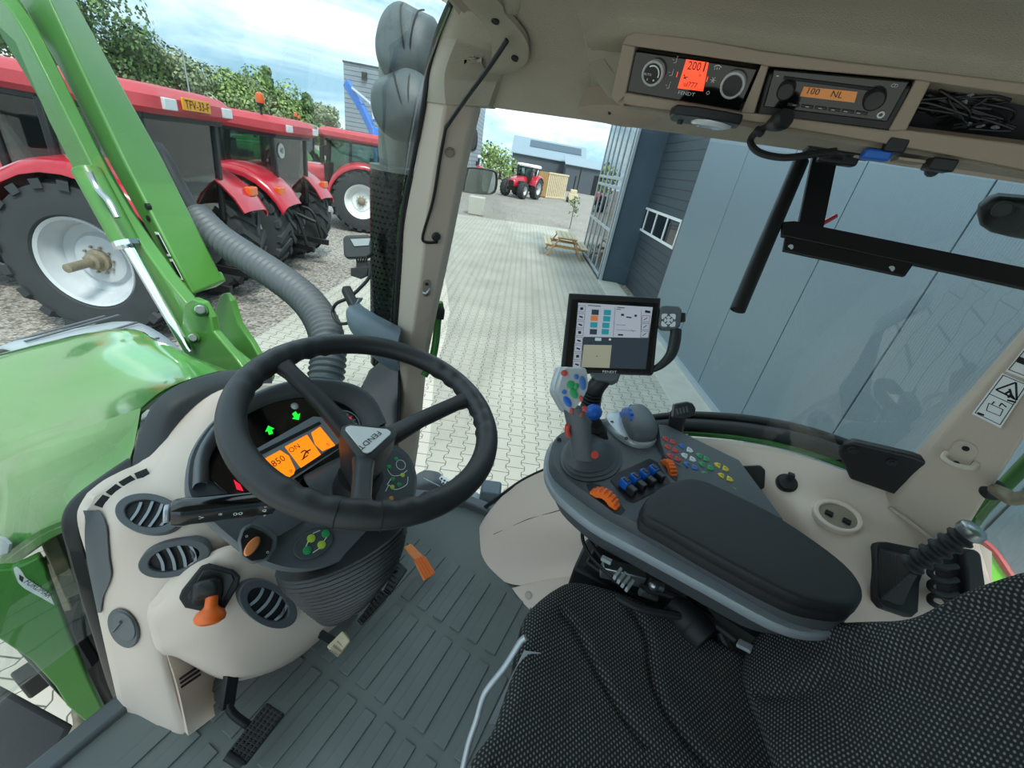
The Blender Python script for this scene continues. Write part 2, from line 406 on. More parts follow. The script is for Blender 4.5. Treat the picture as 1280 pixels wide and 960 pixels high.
fac = MB(); fac.box(yd(15.8,2.86,2.55), (4.6,.04,4.9), ax=(SB,DB,UP)); gf = fac.build('glass_facade', 'shop_glass', wh)
m = MB()
for k in range(6): m.box(yd(13.6+.88*k,2.83,2.55), (.08,.04,5.0), ax=(SB,DB,UP))
for z in (.12, 1.5, 2.7, 2.95, 4.95): m.box(yd(15.8,2.83,z), (4.5,.04,.09), ax=(SB,DB,UP))
m.build('mullion_frame', 'frame_alu', gf, bevel=.008)
m = MB(); m.box(yd(15.8,2.84,5.6), (4.9,.08,1.2), ax=(SB,DB,UP)); m.build('fascia_panel', 'frame_alu', wh)

# ------------------------------------------------------------------ picnic table
pt = thing('picnic_table', 'wooden picnic table with attached benches on the pavers by the glass front', 'table', yd(16.9, 1.9))
for k in range(4):
    m = MB(); m.box(yd(16.9, 1.62+.185*k, .74), (1.8,.165,.035), ax=(SB,DB,UP)); m.build('tabletop_plank', 'wood_pale', pt, bevel=.005)
for sgn in (-1, 1):
    for k in range(2):
        m = MB(); m.box(yd(16.9, 1.9+sgn*(.62+.14*k), .44), (1.8,.125,.035), ax=(SB,DB,UP)); m.build('bench_plank', 'wood_pale', pt, bevel=.005)
for s in (16.2, 17.6):
    for sgn in (-1, 1):
        m = MB(); m.bar(yd(s, 1.9+sgn*.66, .0), yd(s, 1.9+sgn*.26, .72), .05, .12, up=SB); m.build('leg', 'wood', pt, bevel=.005)
    m = MB(); m.box(yd(s+.05,1.9,.38), (.045,1.5,.1), ax=(SB,DB,UP)); m.build('crossbeam', 'wood', pt, bevel=.005)
    m = MB(); m.box(yd(s+.05,1.9,.69), (.045,.72,.08), ax=(SB,DB,UP)); m.build('top_batten', 'wood', pt, bevel=.005)

# ------------------------------------------------------------------ tractors standing in the yard
def tractor(o, hd, label, group, paint='red_paint', roofm='red_pale', fender=None, lod=1, plate=None, sticker=False, beacon=None, rim='rim_grey', hoodm=None, scale=1.0, name='tractor', stub=False):
    o = V(o); F = V((cos(hd), sin(hd), 0)); Lf = V((-sin(hd), cos(hd), 0)); K = scale
    def P(x, y, z): return o + F*(x*K) + Lf*(y*K) + UP*(z*K)
    A = (F, Lf, UP); S = lambda *a: tuple(k*K for k in a)
    t = thing(name, label, 'tractor', o, group)
    fender = fender or paint; hoodm = hoodm or paint
    def wheel(x, y, r, w, rr, nm, sg, nl):
        ax = Lf*sg; c = P(x, y, r)
        m = MB(); W = w*K; R = r*K; q = rr*K
        m.lathe([(q,-W*.42),(q+.03*K,-W*.5),((R+q)/2,-W*.53),(R-.09*K,-W*.5),(R-.045*K,-W*.3),(R-.035*K,0),(R-.045*K,W*.3),(R-.09*K,W*.5),((R+q)/2,W*.53),(q+.03*K,W*.5),(q,W*.42),(q-.02*K,0)], c, ax, 56 if lod else 28, closed=True, ex=F)
        e1 = F; e2 = ax.cross(F)
        for side in (-1, 1):
            for k in range(nl):
                a0 = 2*pi*(k + (.5 if side > 0 else 0))/nl
                vs = []
                for (yy, da, r0, r1) in ((.0, 0, R-.06*K, R+.012*K), (side*W*.56, -.26*side*side, R-.13*K, R-.035*K)):
                    for dd in (-.055, .055):
                        for rq in (r0, r1):
                            a = a0 + da + dd*(1.0 if yy == 0 else 1.15)
                            vs.append(c + ax*yy + (e1*cos(a) + e2*sin(a))*rq)
                m.add(vs, [(0,1,3,2),(4,6,7,5),(0,4,5,1),(2,3,7,6),(1,5,7,3),(0,2,6,4)])
        ob = m.build(nm, 'tyre', t)
        m = MB()
        m.lathe([(q-.03*K,-W*.35),(q+.012*K,-W*.4),(q-.02*K,W*.2),(q+.015*K,W*.43),(q-.0*K,W*.47),(q-.03*K,W*.43),(q-.05*K,W*.25),(q-.075*K,W*.2),(q-.1*K,W*.02),(q-.2*K,-.02*K),(q-.24*K,W*.06),(.2*K,W*.08),(.02*K,W*.08)], c, ax, 48 if lod else 24, ex=F)
        m.build('rim', rim, ob)
        m = MB(); m.lathe([(.13*K,W*.06),(.13*K,W*.16),(.09*K,W*.18),(.09*K,W*.3),(.05*K,W*.32),(.05*K,W*(.85 if stub and sg > 0 else .4)),(.02*K,W*(.86 if stub and sg > 0 else .41))], c, ax, 20)
        if lod:
            for k in range(10): m.cyl(c+ax*(W*.1)+(e1*cos(.628*k)+e2*sin(.628*k))*.16*K, c+ax*(W*.14)+(e1*cos(.628*k)+e2*sin(.628*k))*.16*K, .016*K, 8)
        m.build('hub', 'hub', ob)
    nl = 20 if lod else 14
    for sg in (1, -1):
        wheel(0, sg*.98, .95, .6, .52, 'rear_wheel', sg, nl)
        wheel(2.75, sg*.9, .72, .5, .37, 'front_wheel', sg, nl)
    m = MB(); m.box(P(1.5,0,.85), S(3.4,.62,.55), ax=A); m.box(P(0,0,.9), S(.5,1.5,.34), ax=A); m.box(P(2.75,0,.72), S(.3,1.4,.25), ax=A)
    m.build('chassis', 'black_metal', t, bevel=.03*K)
    rows = []
    for x, w, zb, zt in ((1.0,.84,1.1,1.86),(1.8,.84,1.05,1.84),(2.7,.8,1.0,1.74),(3.35,.74,.98,1.6),(3.55,.66,1.0,1.42)):
        w2 = w/2; rows.append([P(x,-w2,zb),P(x,-w2,zt-.2),P(x,-w2*.72,zt-.03),P(x,0,zt),P(x,w2*.72,zt-.03),P(x,w2,zt-.2),P(x,w2,zb)])
    m = MB(); g = MB(); g.grid(rows, 1, 3); R = g.R; m.rings(R); m.build('hood', hoodm, t)
    m = MB()
    for sg in (1,-1): m.box(P(2.3, sg*.425, 1.3), S(1.3,.03,.3), ax=A)
    m.box(P(3.56,0,1.2), S(.05,.5,.4), ax=A); m.build('grille', 'black_plastic', t, bevel=.01)
    # cab
    cw = .78
    m = MB()
    corners = {(-1):(( -.62,.62,1.3),(-.62,.74,2.62)), (0):((.35,.8,1.05),(.3,.8,2.62)), (1):((1.1,.58,1.0),(.95,.7,2.62))}
    for k, (a, b) in corners.items():
        for sg in (1,-1): m.bar(P(a[0], a[1]*sg, a[2]), P(b[0], b[1]*sg, b[2]), .085*K, .085*K, up=F)
    m.box(P(.15,0,2.62), S(1.75,1.6,.09), ax=A); m.box(P(.25,0,1.25), S(1.6,1.2,.2), ax=A); m.box(P(1.0,0,1.5), S(.25,1.0,.8), ax=A)
    m.build('cab_frame', 'black_plastic', t, bevel=.015*K)
    def pane(q): mm = MB(); mm.prism([P(*a) for a in q], (P(*q[0])-P(.2,0,2)).normalized()*.008); mm.build('cab_window', 'tractor_glass', t)
    pane([(-.62,-.6,1.35),(-.62,.6,1.35),(-.62,.72,2.58),(-.62,-.72,2.58)])
    pane([(1.1,-.57,1.3),(1.1,.57,1.3),(.95,.7,2.58),(.95,-.7,2.58)])
    for sg in (1,-1):
        pane([(-.6,.63*sg,1.35),(.35,.8*sg,1.1),(.3,.8*sg,2.58),(-.6,.74*sg,2.58)])
        pane([(.36,.8*sg,1.05),(1.1,.58*sg,1.0),(.95,.7*sg,2.58),(.3,.8*sg,2.58)])
    m = MB(); m.box(P(-.1,0,1.55), S(.5,.5,.2), ax=A); m.box(P(-.35,0,1.9), S(.16,.5,.65), ax=A); m.build('driver_seat', 'black_plastic', t, bevel=.04*K)
    m = MB(); rg = []
    for z, sx, sy in ((2.64,.98,.84),(2.7,1.06,.9),(2.82,1.06,.9),(2.9,.98,.82),(2.93,.8,.66)):
        rg.append([P(.16,0,z)+F*(a*K)+Lf*(b*K) for a, b in rrect(2*sx, 2*sy, .22)])
    m.rings(rg); m.build('roof', roofm, t)
    for sg in (1,-1):
        m = MB(); m.box(P(-.9,.6*sg,2.76), S(.06,.22,.12), ax=A); m.build('work_lamp', 'lamp_glass', t, bevel=.01*K)
        m = MB(); m.box(P(1.23,.55*sg,2.74), S(.06,.22,.12), ax=A); m.build('work_lamp', 'lamp_glass', t, bevel=.01*K)
    # fenders
    for sg in (1,-1):
        rows = []
        for k in range(13):
            a = radians(12 + 140*k/12); r = 1.06 + .05*sin(a)
            x, z = -.05 + r*cos(a), .95 + r*sin(a)
            rows.append([P(x*.98, sg*.56, z-.0), P(x*1.0, sg*.75, z+.02), P(x, sg*1.15, z), P(x*1.0, sg*1.28, z-.05), P(x*.97, sg*1.3, z-.13)])
        m = MB(); m.slab(rows, .025*K*(-1), 2, 1); fo = m.build('fender', fender, t)
        m = MB(); m.box(P(-.86,sg*1.1,1.72), S(.1,.24,.13), ax=A); m.build('rear_light', 'amber', t, bevel=.015*K)
        rows = [[P(.35+.25*k, sg*.72, .95-.28*k), P(.35+.25*k, sg*1.1, .95-.28*k)] for k in range(3)]
        m = MB()
        for k in range(3): m.box(P(.75, sg*.78, .45+.28*k), S(.28,.4,.04), ax=A)
        m.build('step', 'black_metal', t)
        m = MB(); m.bar(P(1.05,sg*.7,2.4), P(1.15,sg*1.1,2.35), .04*K, .04*K); m.box(P(1.15,sg*1.18,2.2), S(.07,.2,.36), ax=A); m.build('mirror', 'black_plastic', t, bevel=.02*K)
    m = MB(); m.bar(P(1.25,-.62,1.2), P(1.2,-.62,2.75), .13*K, .13*K, up=F); m.build('exhaust', 'black_metal', t, bevel=.02*K)
    if lod:
        m = MB()
        for sg in (1,-1):
            m.bar(P(-.3,sg*.32,.62), P(-1.15,sg*.42,.55), .07*K, .12*K); m.tube([P(-.35,sg*.4,1.25),P(-.8,sg*.42,1.2),P(-1.0,sg*.42,.62)], .035*K, 8)
            m.cyl(P(-.4,sg*.5,1.2), P(-.55,sg*.5,.8), .06*K, 12)
        m.tube([P(-.4,0,1.25),P(-.75,.05,1.15),P(-1.05,0,1.05)], .04*K, 8); m.box(P(-.45,0,.95), S(.2,.5,.6), ax=A); m.cyl(P(-.4,0,.7), P(-.75,0,.7), .03*K, 10)
        for k in range(6): m.tube([P(-.52,.25-.1*k,1.3),P(-.62,.22-.09*k,1.18),P(-.56,.2-.08*k,1.0)], .014*K, 6)
        m.build('rear_hitch', 'black_metal', t, bevel=.008)
    if plate:
        m = MB(); m.box(P(-.93,.12,2.79), S(.02,.56,.13), ax=A); pl = m.build('number_plate', 'plate_yellow', t, bevel=.004)
        m = MB(); text(m, plate, .13*K, P(-.942,.12,2.785), -Lf, UP, lift=.002); m.build('plate_letters', 'ink', pl)
    if beacon:
        m = MB(); bx, by = beacon; m.cyl(P(bx,by,2.75), P(bx,by,3.06), .02*K, 8); m.cyl(P(bx,by,3.04), P(bx,by,3.09), .06*K, 14); bs = m.build('beacon_stem', 'black_plastic', t)
        m = MB(); m.lathe([(.07*K,0),(.075*K,.06*K),(.06*K,.14*K),(.02*K,.17*K)], P(bx,by,3.09), UP, 18); m.build('beacon_lens', 'amber', bs)
    if sticker:
        m = MB(); m.cyl(P(-.632,.42,2.36), P(-.645,.42,2.36), .13*K, 28); st = m.build('speed_sticker', 'white', t)
        m = MB(); text(m, '40', .15*K, P(-.646,.42,2.36), -Lf, UP, lift=.002); m.build('speed_figures', 'ink', st)
    return t
HD = radians(90 + 25)
reds = 'red tractors parked in a row on the gravel'
tractor((3.45,7.42,0), radians(90+30), 'large red tractor with yellow number plate behind the green loader arm', reds, plate='TFV-33-F', stub=True, scale=1.03)
tractor((6.3,8.93,0), radians(90+28), 'red tractor with orange beacon and round 40 sticker on its window', reds, sticker=True, beacon=(-.5,.75), scale=1.0)
tractor((11.9,11.7,0), radians(135), 'red tractor seen from its side behind the black exhaust shield', reds, rim='white', beacon=None)
greens = 'green tractors behind the red row'
tractor((15.2,19.0,0), HD+.1, 'green tractor behind the red tractors, nearer of the two green ones', greens, paint='green_deep', roofm='green_loader', lod=0, beacon=(-.4,.7))
tractor((20.5,25.5,0), HD+.3, 'green tractor farther back by the trees', greens, paint='green_deep', roofm='green_loader', lod=0, beacon=(-.4,.7))
fars = 'tractors in front of the far shed'
tractor(yd(44.5,.25), radians(25+155), 'red tractor with white roof parked before the wooden crate', fars, roofm='white_roof', lod=0, rim='rim_grey')
tractor(yd(43,-5.4), radians(25+165), 'dark tractor with white roof at far left of the distant shed', fars, paint='mid_grey', fender='red_paint', roofm='white_roof', lod=0)

# ------------------------------------------------------------------ far yard: shed, tower, crane, crate, block
sh = thing('shed', 'long grey shed with pitched metal roof and roof panels across the yard', 'building', yd(56, 2))
P0 = pz(641,190,4.3); P1 = pz(701,201,4.3); Ld = P1-P0; Ld.z = 0; Ls = Ld.length; Ld.normalize(); Wd = V((-Ld.y, Ld.x, 0)); Z0 = V((P0.x, P0.y, 0)); Ls = Ls*1.5
wid = 10.0
m = MB(); m.prism([Z0, Z0+Wd*wid, Z0+Wd*wid+UP*4.3, Z0+Wd*wid/2+UP*6.9, Z0+UP*4.3], Ld*Ls); m.build('shed_walls', 'shed_wall', sh)
rf = MB()
for a, b in ((-.3, wid/2), (wid+.3, wid/2)):
    rf.prism([Z0+Wd*a+UP*4.2-Ld*.3, Z0+Wd*b+UP*7.0-Ld*.3, Z0+Wd*b+UP*7.12-Ld*.3, Z0+Wd*a+UP*4.32-Ld*.3], Ld*(Ls+.6))
rf.build('roof', 'shed_roof_sheet', sh)
m = MB(); sl = (Wd*wid/2+UP*2.7).normalized(); nr = Ld.cross(sl); nr = nr if nr.z > 0 else -nr
m.prism([Z0+UP*4.42+Ld*(Ls*.22)+sl*2.6, Z0+UP*4.42+Ld*(Ls*.95)+sl*2.6, Z0+UP*4.42+Ld*(Ls*.95)+sl*4.9, Z0+UP*4.42+Ld*(Ls*.22)+sl*4.9], nr*.1); m.build('roof_panels', 'navy_steel', sh)
an = MB(); Q = Z0 + Ld*(Ls*.72) - Wd*.5
an.prism([Q, Q+Ld*9, Q+Ld*9+UP*3.9, Q+UP*3.9], -Wd*5); ao = an.build('annex', 'shed_wall', sh)
m = MB(); m.prism([Q-Wd*5.3+UP*3.85-Ld*.3, Q+UP*5.1-Ld*.3, Q+UP*5.2-Ld*.3, Q-Wd*5.3+UP*3.95-Ld*.3], Ld*9.6); m.build('annex_roof', 'shed_roof_sheet', ao)
m = MB(); m.box(Q-Wd*5.03+Ld*6.5+UP*1.5, (3.2,.1,3.0), ax=(Ld,Wd,UP)); m.build('annex_door', 'black_metal', ao)

tw = thing('tower_building', 'tall grey hall with horizontal cladding rising behind the exhaust pipe', 'building', yd(40,-9.8))
m = MB(); m.box(yd(41.5,-9.7,3.65), (7,10.2,7.35), ax=(SB,DB,UP)); m.build('clad_walls', 'tower_sheet', tw)
m = MB(); m.box(yd(41.5,-9.7,7.38), (7.1,10.3,.12), ax=(SB,DB,UP)); m.build('roof_edge', 'wall_trim', tw)
m = MB(); m.box(yd(37.9,-13.2,6.7), (.2,.35,.5), ax=(SB,DB,UP)); m.build('wall_lamp', 'black_plastic', tw)
cr_ = thing('crane_arm', 'bright blue loading crane arm in front of the tall grey hall', 'crane', pd(455,150,26)-UP*2.6)
mat('blue_paint', '#1f6fd0', .35, coat=.4); 
p = [pd(433,108,27), pd(452,134,27), pd(468,168,27), pd(478,205,27)]
m = MB(); m.bar(p[0]+V((0,0,.2)), p[1], .3, .5); m.bar(p[1], p[2], .32, .45); m.build('boom', 'blue_paint', cr_, bevel=.03)
m = MB(); m.bar(p[2]+V((0,0,.3)), V((p[3].x,p[3].y,0)), .5, .5); m.build('mast', 'blue_paint', cr_, bevel=.03)
m = MB(); m.cyl(pd(440,110,26.6), pd(466,132,26.6), .09, 10); m.cyl(pd(466,132,26.6), pd(468,150,26.6), .12, 10); m.build('piston', 'chrome', cr_)
ct = thing('slatted_crate', 'pale slatted wooden crate stack beside the far red tractor', 'crate', yd(48.3,3.5))
c0 = pz(681,247,0); c1 = pz(705,249,0); cd = (c1-c0); cl = cd.length; cd.normalize(); cn = V((-cd.y,cd.x,0))
m = MB(); m.box(c0+cd*cl/2+UP*1.25+cn*.7, (cl,1.2,2.4), ax=(cd,cn,UP)); m.build('crate_body', 'wood', ct)
m = MB(); n_ = 11
for k in range(n_): m.box(c0+cd*(cl*(k+.5)/n_)+UP*1.25, (cl/n_*.62,.08,2.5), ax=(cd,cn,UP))
for z in (.1, 2.45): m.box(c0+cd*cl/2-cn*.05+UP*z, (cl,.08,.16), ax=(cd,cn,UP))
m.build('slats', 'wood_pale', ct)
bl = MB(); bl.box(yd(24.8,-2.45,.45), (.85,.85,.9), ax=(SB,DB,UP)); tag(bl.build('concrete_block', 'concrete', bevel=.03), 'concrete block at the far edge of the pavers under the mirror', 'block')
fk = thing('forklift', 'small yellow forklift with tall mast near the far shed', 'forklift', yd(47,5.6))
f0 = pz(714,253,0)
m = MB(); m.box(f0+UP*.55, (1.1,1.0,.7), ax=(SB,DB,UP)); m.box(f0+UP*1.1-SB*.2, (.5,.7,.4), ax=(SB,DB,UP)); m.build('body', 'wood_pale', fk, bevel=.06)
m = MB(); m.bar(f0-SB*.2+DB*.3, f0-SB*.2+DB*.3+UP*3.4, .12, .12, up=SB); m.bar(f0-SB*.2-DB*.1, f0-SB*.2-DB*.1+UP*2.6, .12, .12, up=SB); m.build('mast', 'black_metal', fk)
for a in (-1,1):
    m = MB(); m.cyl(f0+SB*.4*a-DB*.55+UP*.25, f0+SB*.4*a-DB*.4+UP*.25, .25, 14); m.build('wheel', 'tyre', fk)

# ------------------------------------------------------------------ trees
def leafmat(n, c1, c2):
    m = bpy.data.materials.new(n); m.use_nodes = True; t = m.node_tree; b = t.nodes['Principled BSDF']
    ge = NN(t, 'ShaderNodeNewGeometry'); r = NN(t, 'ShaderNodeValToRGB'); r.color_ramp.elements[0].color = lin(c1); r.color_ramp.elements[1].color = lin(c2)
    t.links.new(ge.outputs['Random Per Island'], r.inputs[0]); t.links.new(r.outputs[0], b.inputs['Base Color']); b.inputs['Roughness'].default_value = .6
    MATS[n] = m
leafmat('leaf_dark', '#2c4526', '#6f8f4c'); leafmat('leaf_light', '#4f7030', '#a3b968'); leafmat('leaf_pale', '#53653f', '#a9b58c')
def crown(o, R, H, lm, parent, seed, n=3600, q=.5, z0=.1, conic=False):
    rn = random.Random(seed); m = MB()
    blobs = [(V((rn.uniform(-.6,.6)*R, rn.uniform(-.6,.6)*R, H*(z0 + (1-z0)*rn.uniform(.15,.85)))), rn.uniform(.35,.6)*R) for _ in range(12)]
    if conic: blobs = [(V((rn.uniform(-1,1)*R*.7*(1-k/12), rn.uniform(-1,1)*R*.7*(1-k/12), H*(z0+(1-z0)*k/12))), R*(.6-.035*k)) for k in range(12)]
    for k in range(n):
        c, r = blobs[rn.randrange(12)]
        d = V((rn.gauss(0,1), rn.gauss(0,1), rn.gauss(0,1))).normalized(); p = V(o) + c + d*r*rn.uniform(.75,1.05)
        a = V((rn.gauss(0,1), rn.gauss(0,1), rn.gauss(0,1))).normalized(); a = (a - d*a.dot(d)*.7).normalized(); b = a.cross(d).normalized()
        s = q*rn.uniform(.6,1.2); m.add([p-a*s*.5, p+b*s*.35, p+a*s*.5, p-b*s*.35], [(0,1,2,3)])
    return m.build('crown', lm, parent)
def tree(label, o, R, H, lm, seed, conic=False, n=3600, q=.5, group='trees along the edge of the yard'):
    t = thing('tree', label, 'tree', o, group)
    m = MB(); m.tube([V(o), V(o)+UP*H*.4, V(o)+UP*H*.8], [R*.1, R*.07, R*.03], 8); m.build('trunk', 'bark', t)
    crown(o, R, H, lm, t, seed, n=n, conic=conic, q=q)
TR = [(95,-30,46,5.5,'leaf_dark',0),(135,8,50,5.0,'leaf_pale',0),(165,48,52,4.5,'leaf_dark',0),(200,62,54,4.6,'leaf_light',0),(232,72,56,4.4,'leaf_pale',0),(262,84,57,4.2,'leaf_pale',0),
      (290,80,60,4.6,'leaf_light',0),(312,100,62,4.0,'leaf_pale',0),(332,82,64,3.6,'leaf_dark',1),(356,108,66,4.2,'leaf_light',0),(384,118,68,3.4,'leaf_dark',1),(408,136,70,3.2,'leaf_pale',0),(40,-60,44,6,'leaf_dark',0),(0,-60,42,6,'leaf_dark',0)]
TL = {0:'leftmost dark tree above the loader arm', }
WORDS = ['tall dark tree just right of the loader arm top', 'pale leafed tree right of the loader arm top', 'dark tree above the yellow number plate', 'light green tree behind the first red roof', 'pale tree behind the thin lamp post', 'pale tree right of the thin lamp post',
         'light green tree above the middle red roof', 'pale low tree left of the pointed tree', 'dark pointed tree rising above its neighbours', 'light green tree right of the pointed tree', 'narrow dark conifer nearer the tall grey hall', 'small pale tree next to the tall grey hall', 'broad dark tree hidden partly behind the loader arm', 'dark tree at the far left behind the loader arm']
for k, (u, v, dep, R, lm, con) in enumerate(TR):
    top = pd(u, v, dep); tree(WORDS[k], (top.x, top.y, 0), R, max(top.z, 5), lm, 40+k, con)
bu = [(612,192,62,'round green bush left of the far shed'), (628,196,66,'small green bush against the far shed gable')]
for k, (u, v, dep, w) in enumerate(bu):
    top = pd(u, v, dep); tree(w, (top.x, top.y, 0), 2.6, top.z+1, 'leaf_light', 80+k, n=700, group='bushes by the far shed')
b0 = pz(712,286,0)
t = thing('sapling', 'thin young tree planted in gravel beyond the picnic table', 'tree', b0)
m = MB(); m.tube([b0, b0+UP*.7, b0+UP*1.4+SB*.05], .02, 6); m.build('stem', 'bark', t); crown(b0, .35, 1.9, 'leaf_dark', t, 5, n=160, q=.12, z0=.3)
lp = pd(228,66,52); m = MB(); m.tube([V((lp.x,lp.y,0)), V((lp.x,lp.y,lp.z-.4)), lp, lp-SB*1.2+UP*.1], .09, 8, sm=2); tag(m.build('street_lamp', 'light_grey'), 'thin pale lamp post standing among the trees', 'lamp post')

# ================================================================== the tractor's own cab
from mathutils.bvhtree import BVHTree
class Pl:
    """a flat face in space: X to the right, Y up, Z towards the driver"""
    def __init__(s, o, X, Y):
        s.o = V(o); s.X = V(X).normalized(); s.Y = (V(Y) - s.X*V(Y).dot(s.X)).normalized(); s.Z = s.X.cross(s.Y)
        s.A = (s.X, s.Y, s.Z)
    @classmethod
    def tri(c, a, b, d): return c(a, V(b)-V(a), V(d)-V(a))
    @classmethod
    def nrm(c, o, n, u0, v0, u1, v1):
        """face through o with normal n; its X runs the way the picture line u0,v0 -> u1,v1 runs on it"""
        n = V(n).normalized(); o = V(o); X = pp(u1,v1,o,n)-pp(u0,v0,o,n); return c(o, X, n.cross(X))
    def at(s, u, v, h=0.0): return pp(u, v, s.o + s.Z*h, s.Z)
    def poly(s, m, pix, h0, h1): m.prism([s.at(u, v, h0) for u, v in pix], s.Z*(h1-h0)); return m
    def loc(s, a, b, h=0.0, c=None): return (s.o if c is None else V(c)) + s.X*a + s.Y*b + s.Z*h
    def flat(s, m, c, pts, h0, h1): m.prism([V(c)+s.X*a+s.Y*b+s.Z*h0 for a, b in pts], s.Z*(h1-h0)); return m
    def txt(s, m, word, u, v, size, h=0.0, sx=1.0): return text(m, word, size, s.at(u, v, h), s.X, s.Y, sx)
class Surf:
    def __init__(s, m): s.b = BVHTree.FromPolygons([tuple(v) for v in m.v], m.f)
    def hit(s, u, v, h=0.0):
        d = ray(u, v).normalized(); l, n, i, k = s.b.ray_cast(EYE, d)
        if l is None: raise ValueError('no surface at %s,%s' % (u, v))
        if n.dot(d) > 0: n = -n
        return l + n*h, n
    def nrm(s, pts):
        n = V((0,0,0))
        for u, v in pts: n += s.hit(u, v)[1]
        return n.normalized()
def ell(cu, cv, a, b, ang, n=32, k=1.0):
    c, s = cos(radians(ang)), sin(radians(ang))
    return [(cu + k*(a*cos(t)*c - b*sin(t)*s), cv + k*(a*cos(t)*s + b*sin(t)*c)) for t in [2*pi*i/n for i in range(n)]]
def Rw(rows, f): return [[f(*p) for p in r] for r in rows]

mat('cab_beige', '#dfccbd', .5, bump=.18, bs=1200)
mat('pillar_beige', '#c4b5a5', .55, bump=.25, bs=1000)
mat('liner', '#a59c8b', .85, bump=.55, bs=700, var=.04)
mat('console_tan', '#a2917f', .6, bump=.3, bs=1200)
mat('floor_rubber', '#666d6b', .62, bump=.3, bs=900, var=.08, vs=6)
mat('rubber', '#1c1e20', .6, bump=.2, bs=700)
mat('soft_black', '#26282a', .42, bump=.2, bs=900)
mat('charcoal', '#4b5053', .5, bump=.25, bs=1100)
mat('grey_shell', '#5b6165', .48, bump=.2, bs=1200)
mat('edge_grey', '#8d969c', .4, bump=.15, bs=900)
mat('silver_plastic', '#b9bfc3', .3, metal=.25)
mat('blue_switch', '#1763c4', .35)
mat('key_red', '#c8483e', .4); mat('key_green', '#2d9a5a', .4); mat('key_blue', '#3b6fb4', .4); mat('key_yellow', '#d8c23a', .4); mat('key_white', '#dde2e2', .4); mat('key_lime', '#b9d24a', .4)
mat('lcd_orange', '#f07c10', .3, emit=.55); mat('lcd_red', '#f04a28', .3, emit=.45); mat('lcd_amber', '#c07a3c', .3, emit=.12)
mat('lamp_green', '#18d830', .4, emit=.6); mat('lamp_red', '#d8203a', .4, emit=.4)
mat('screen_dark', '#3c444e', .25, emit=.06); mat('screen_light', '#aeb0ba', .25, emit=.14); mat('screen_olive', '#a09c86', .25, emit=.14); mat('screen_teal', '#2e8f9a', .25, emit=.12); mat('screen_orange', '#d07a40', .3, emit=.12)
mat('red_gloss', '#c01826', .3, coat=.5)
mat('cable', '#101112', .5)

# ---- ceiling (headliner)
edge = [(592,130,.88),(625,134,.88),(660,138,.88),(735,150,.88),(830,162,.88),(940,182,.88),(1080,205,.88),(1290,226,.88),(1480,262,.88),(1750,330,.88)]
ys = [px(u, v, x).y for u, v, x in edge]; ys[0] = .515; y7 = px(768,124,.76).y
def sec(pr, y, k=0.0): return [V((a, y, b + k*(y-.2)*(min(1.0, max(0.0, (a-.3)*2.6)) if k > .04 else max(0.0, (.88-a)/.114)))) for a, b in pr]
front = [(.88,2.989),(.872,3.01),(.86,3.03),(.84,3.05),(.82,3.065),(.77,3.09),(.69,3.112),(.5,3.12),(.1,3.125),(-.6,3.12)]
low = [(.88,2.988),(.84,2.99),(.79,2.996),(.766,3.002)]; high = [(.80,3.074),(.735,3.077),(.714,3.089),(.695,3.101),(.6,3.116),(.1,3.125),(-.6,3.12)]
rest = ys[4:]
m = MB(); LT = V((.012,0,.03))
m.slab([sec(front, y) for y in ys[:4]], LT, 3, 2)
m.slab([sec(front[:5:1][0:1]+front[2:5], ys[3])] + [sec(low, y, .035) for y in [y7]+rest], LT, 3, 2)
m.slab([sec([(.80,3.076),(.785,3.084)]+front[5:], ys[3])] + [sec(high, y, .05) for y in [y7]+rest], LT, 3, 2)
m.slab([sec(front[4:6], ys[3]), sec([low[-1], high[0]], y7)], LT, 1, 6)
m.build('ceiling', 'liner', kind='structure'); CEIL = Surf(m)
m = MB(); m.box((.1,-.45,3.2), (1.9,1.9,.08)); m.box((.75,.35,3.16),(.3,.5,.05)); tag(m.build('roof_shell', 'green_paint', kind='structure'))

# ---- right front pillar and its upper trim
def pillar(rows, name, m_, cols=None):
    out = []
    for (l, mi, r) in rows:
        out.append([l, mi, r, r + V((.03,-.0,0)), l + V((.045,.02,0))])
    mb = MB(); mb.rings([catmull(c, 1, True) if 0 else c for c in out]); return mb
st = [((533,125),(556,128),(594,131),.865),((520,200),(545,202),(577,206),.905),((505,280),(532,282),(562,285),.945),((502,330),(527,335),(551,340),.96),((495,430),(513,433),(531,437),.99),((490,480),(506,482),(525,485),1.005),((486,530),(500,535),(519,550),1.03),((478,600),(490,610),(508,630),1.06),((468,700),(480,720),(495,730),1.09)]
rows = [(px(*l,x+.0), px(*c,x-.03), px(*r,x+.01)) for l, c, r, x in st]
cols = [catmull([r[k] for r in rows], 4) for k in range(3)]
m = pillar(list(zip(*cols)), 'trim', None); m.build('trim_1', 'pillar_beige', bevel=.006, seg=3, kind='structure', ang=30); PIL = Surf(m)
st = [((533,127),(557,130),(610,133),.862),((538,88),(556,92),(622,100),.845),((550,40),(572,46),(630,70),.805),((566,0),(590,0),(632,30),.745),((585,-50),(610,-50),(640,-10),.68)]
rows = [(px(*l,x), px(*c,x-.035), px(*r,x+.0)) for l, c, r, x in st]
cols = [catmull([r[k] for r in rows], 6) for k in range(3)]
m = pillar(list(zip(*cols)), 'trim', None); m.build('trim_2', 'liner', kind='structure', ang=50)
m = MB(); m.tube([px(*p,x) for p, x in [((586,-50),.69),((565,0),.745),((548,40),.80),((536,85),.845),((530,128),.862),((517,200),.905),((502,280),.945),((492,430),.99),((484,530),1.03),((474,620),1.06)]], .006, 8)
m.build('window_seal', 'rubber').update_tag(); bpy.data.objects['window_seal']['kind'] = 'structure'

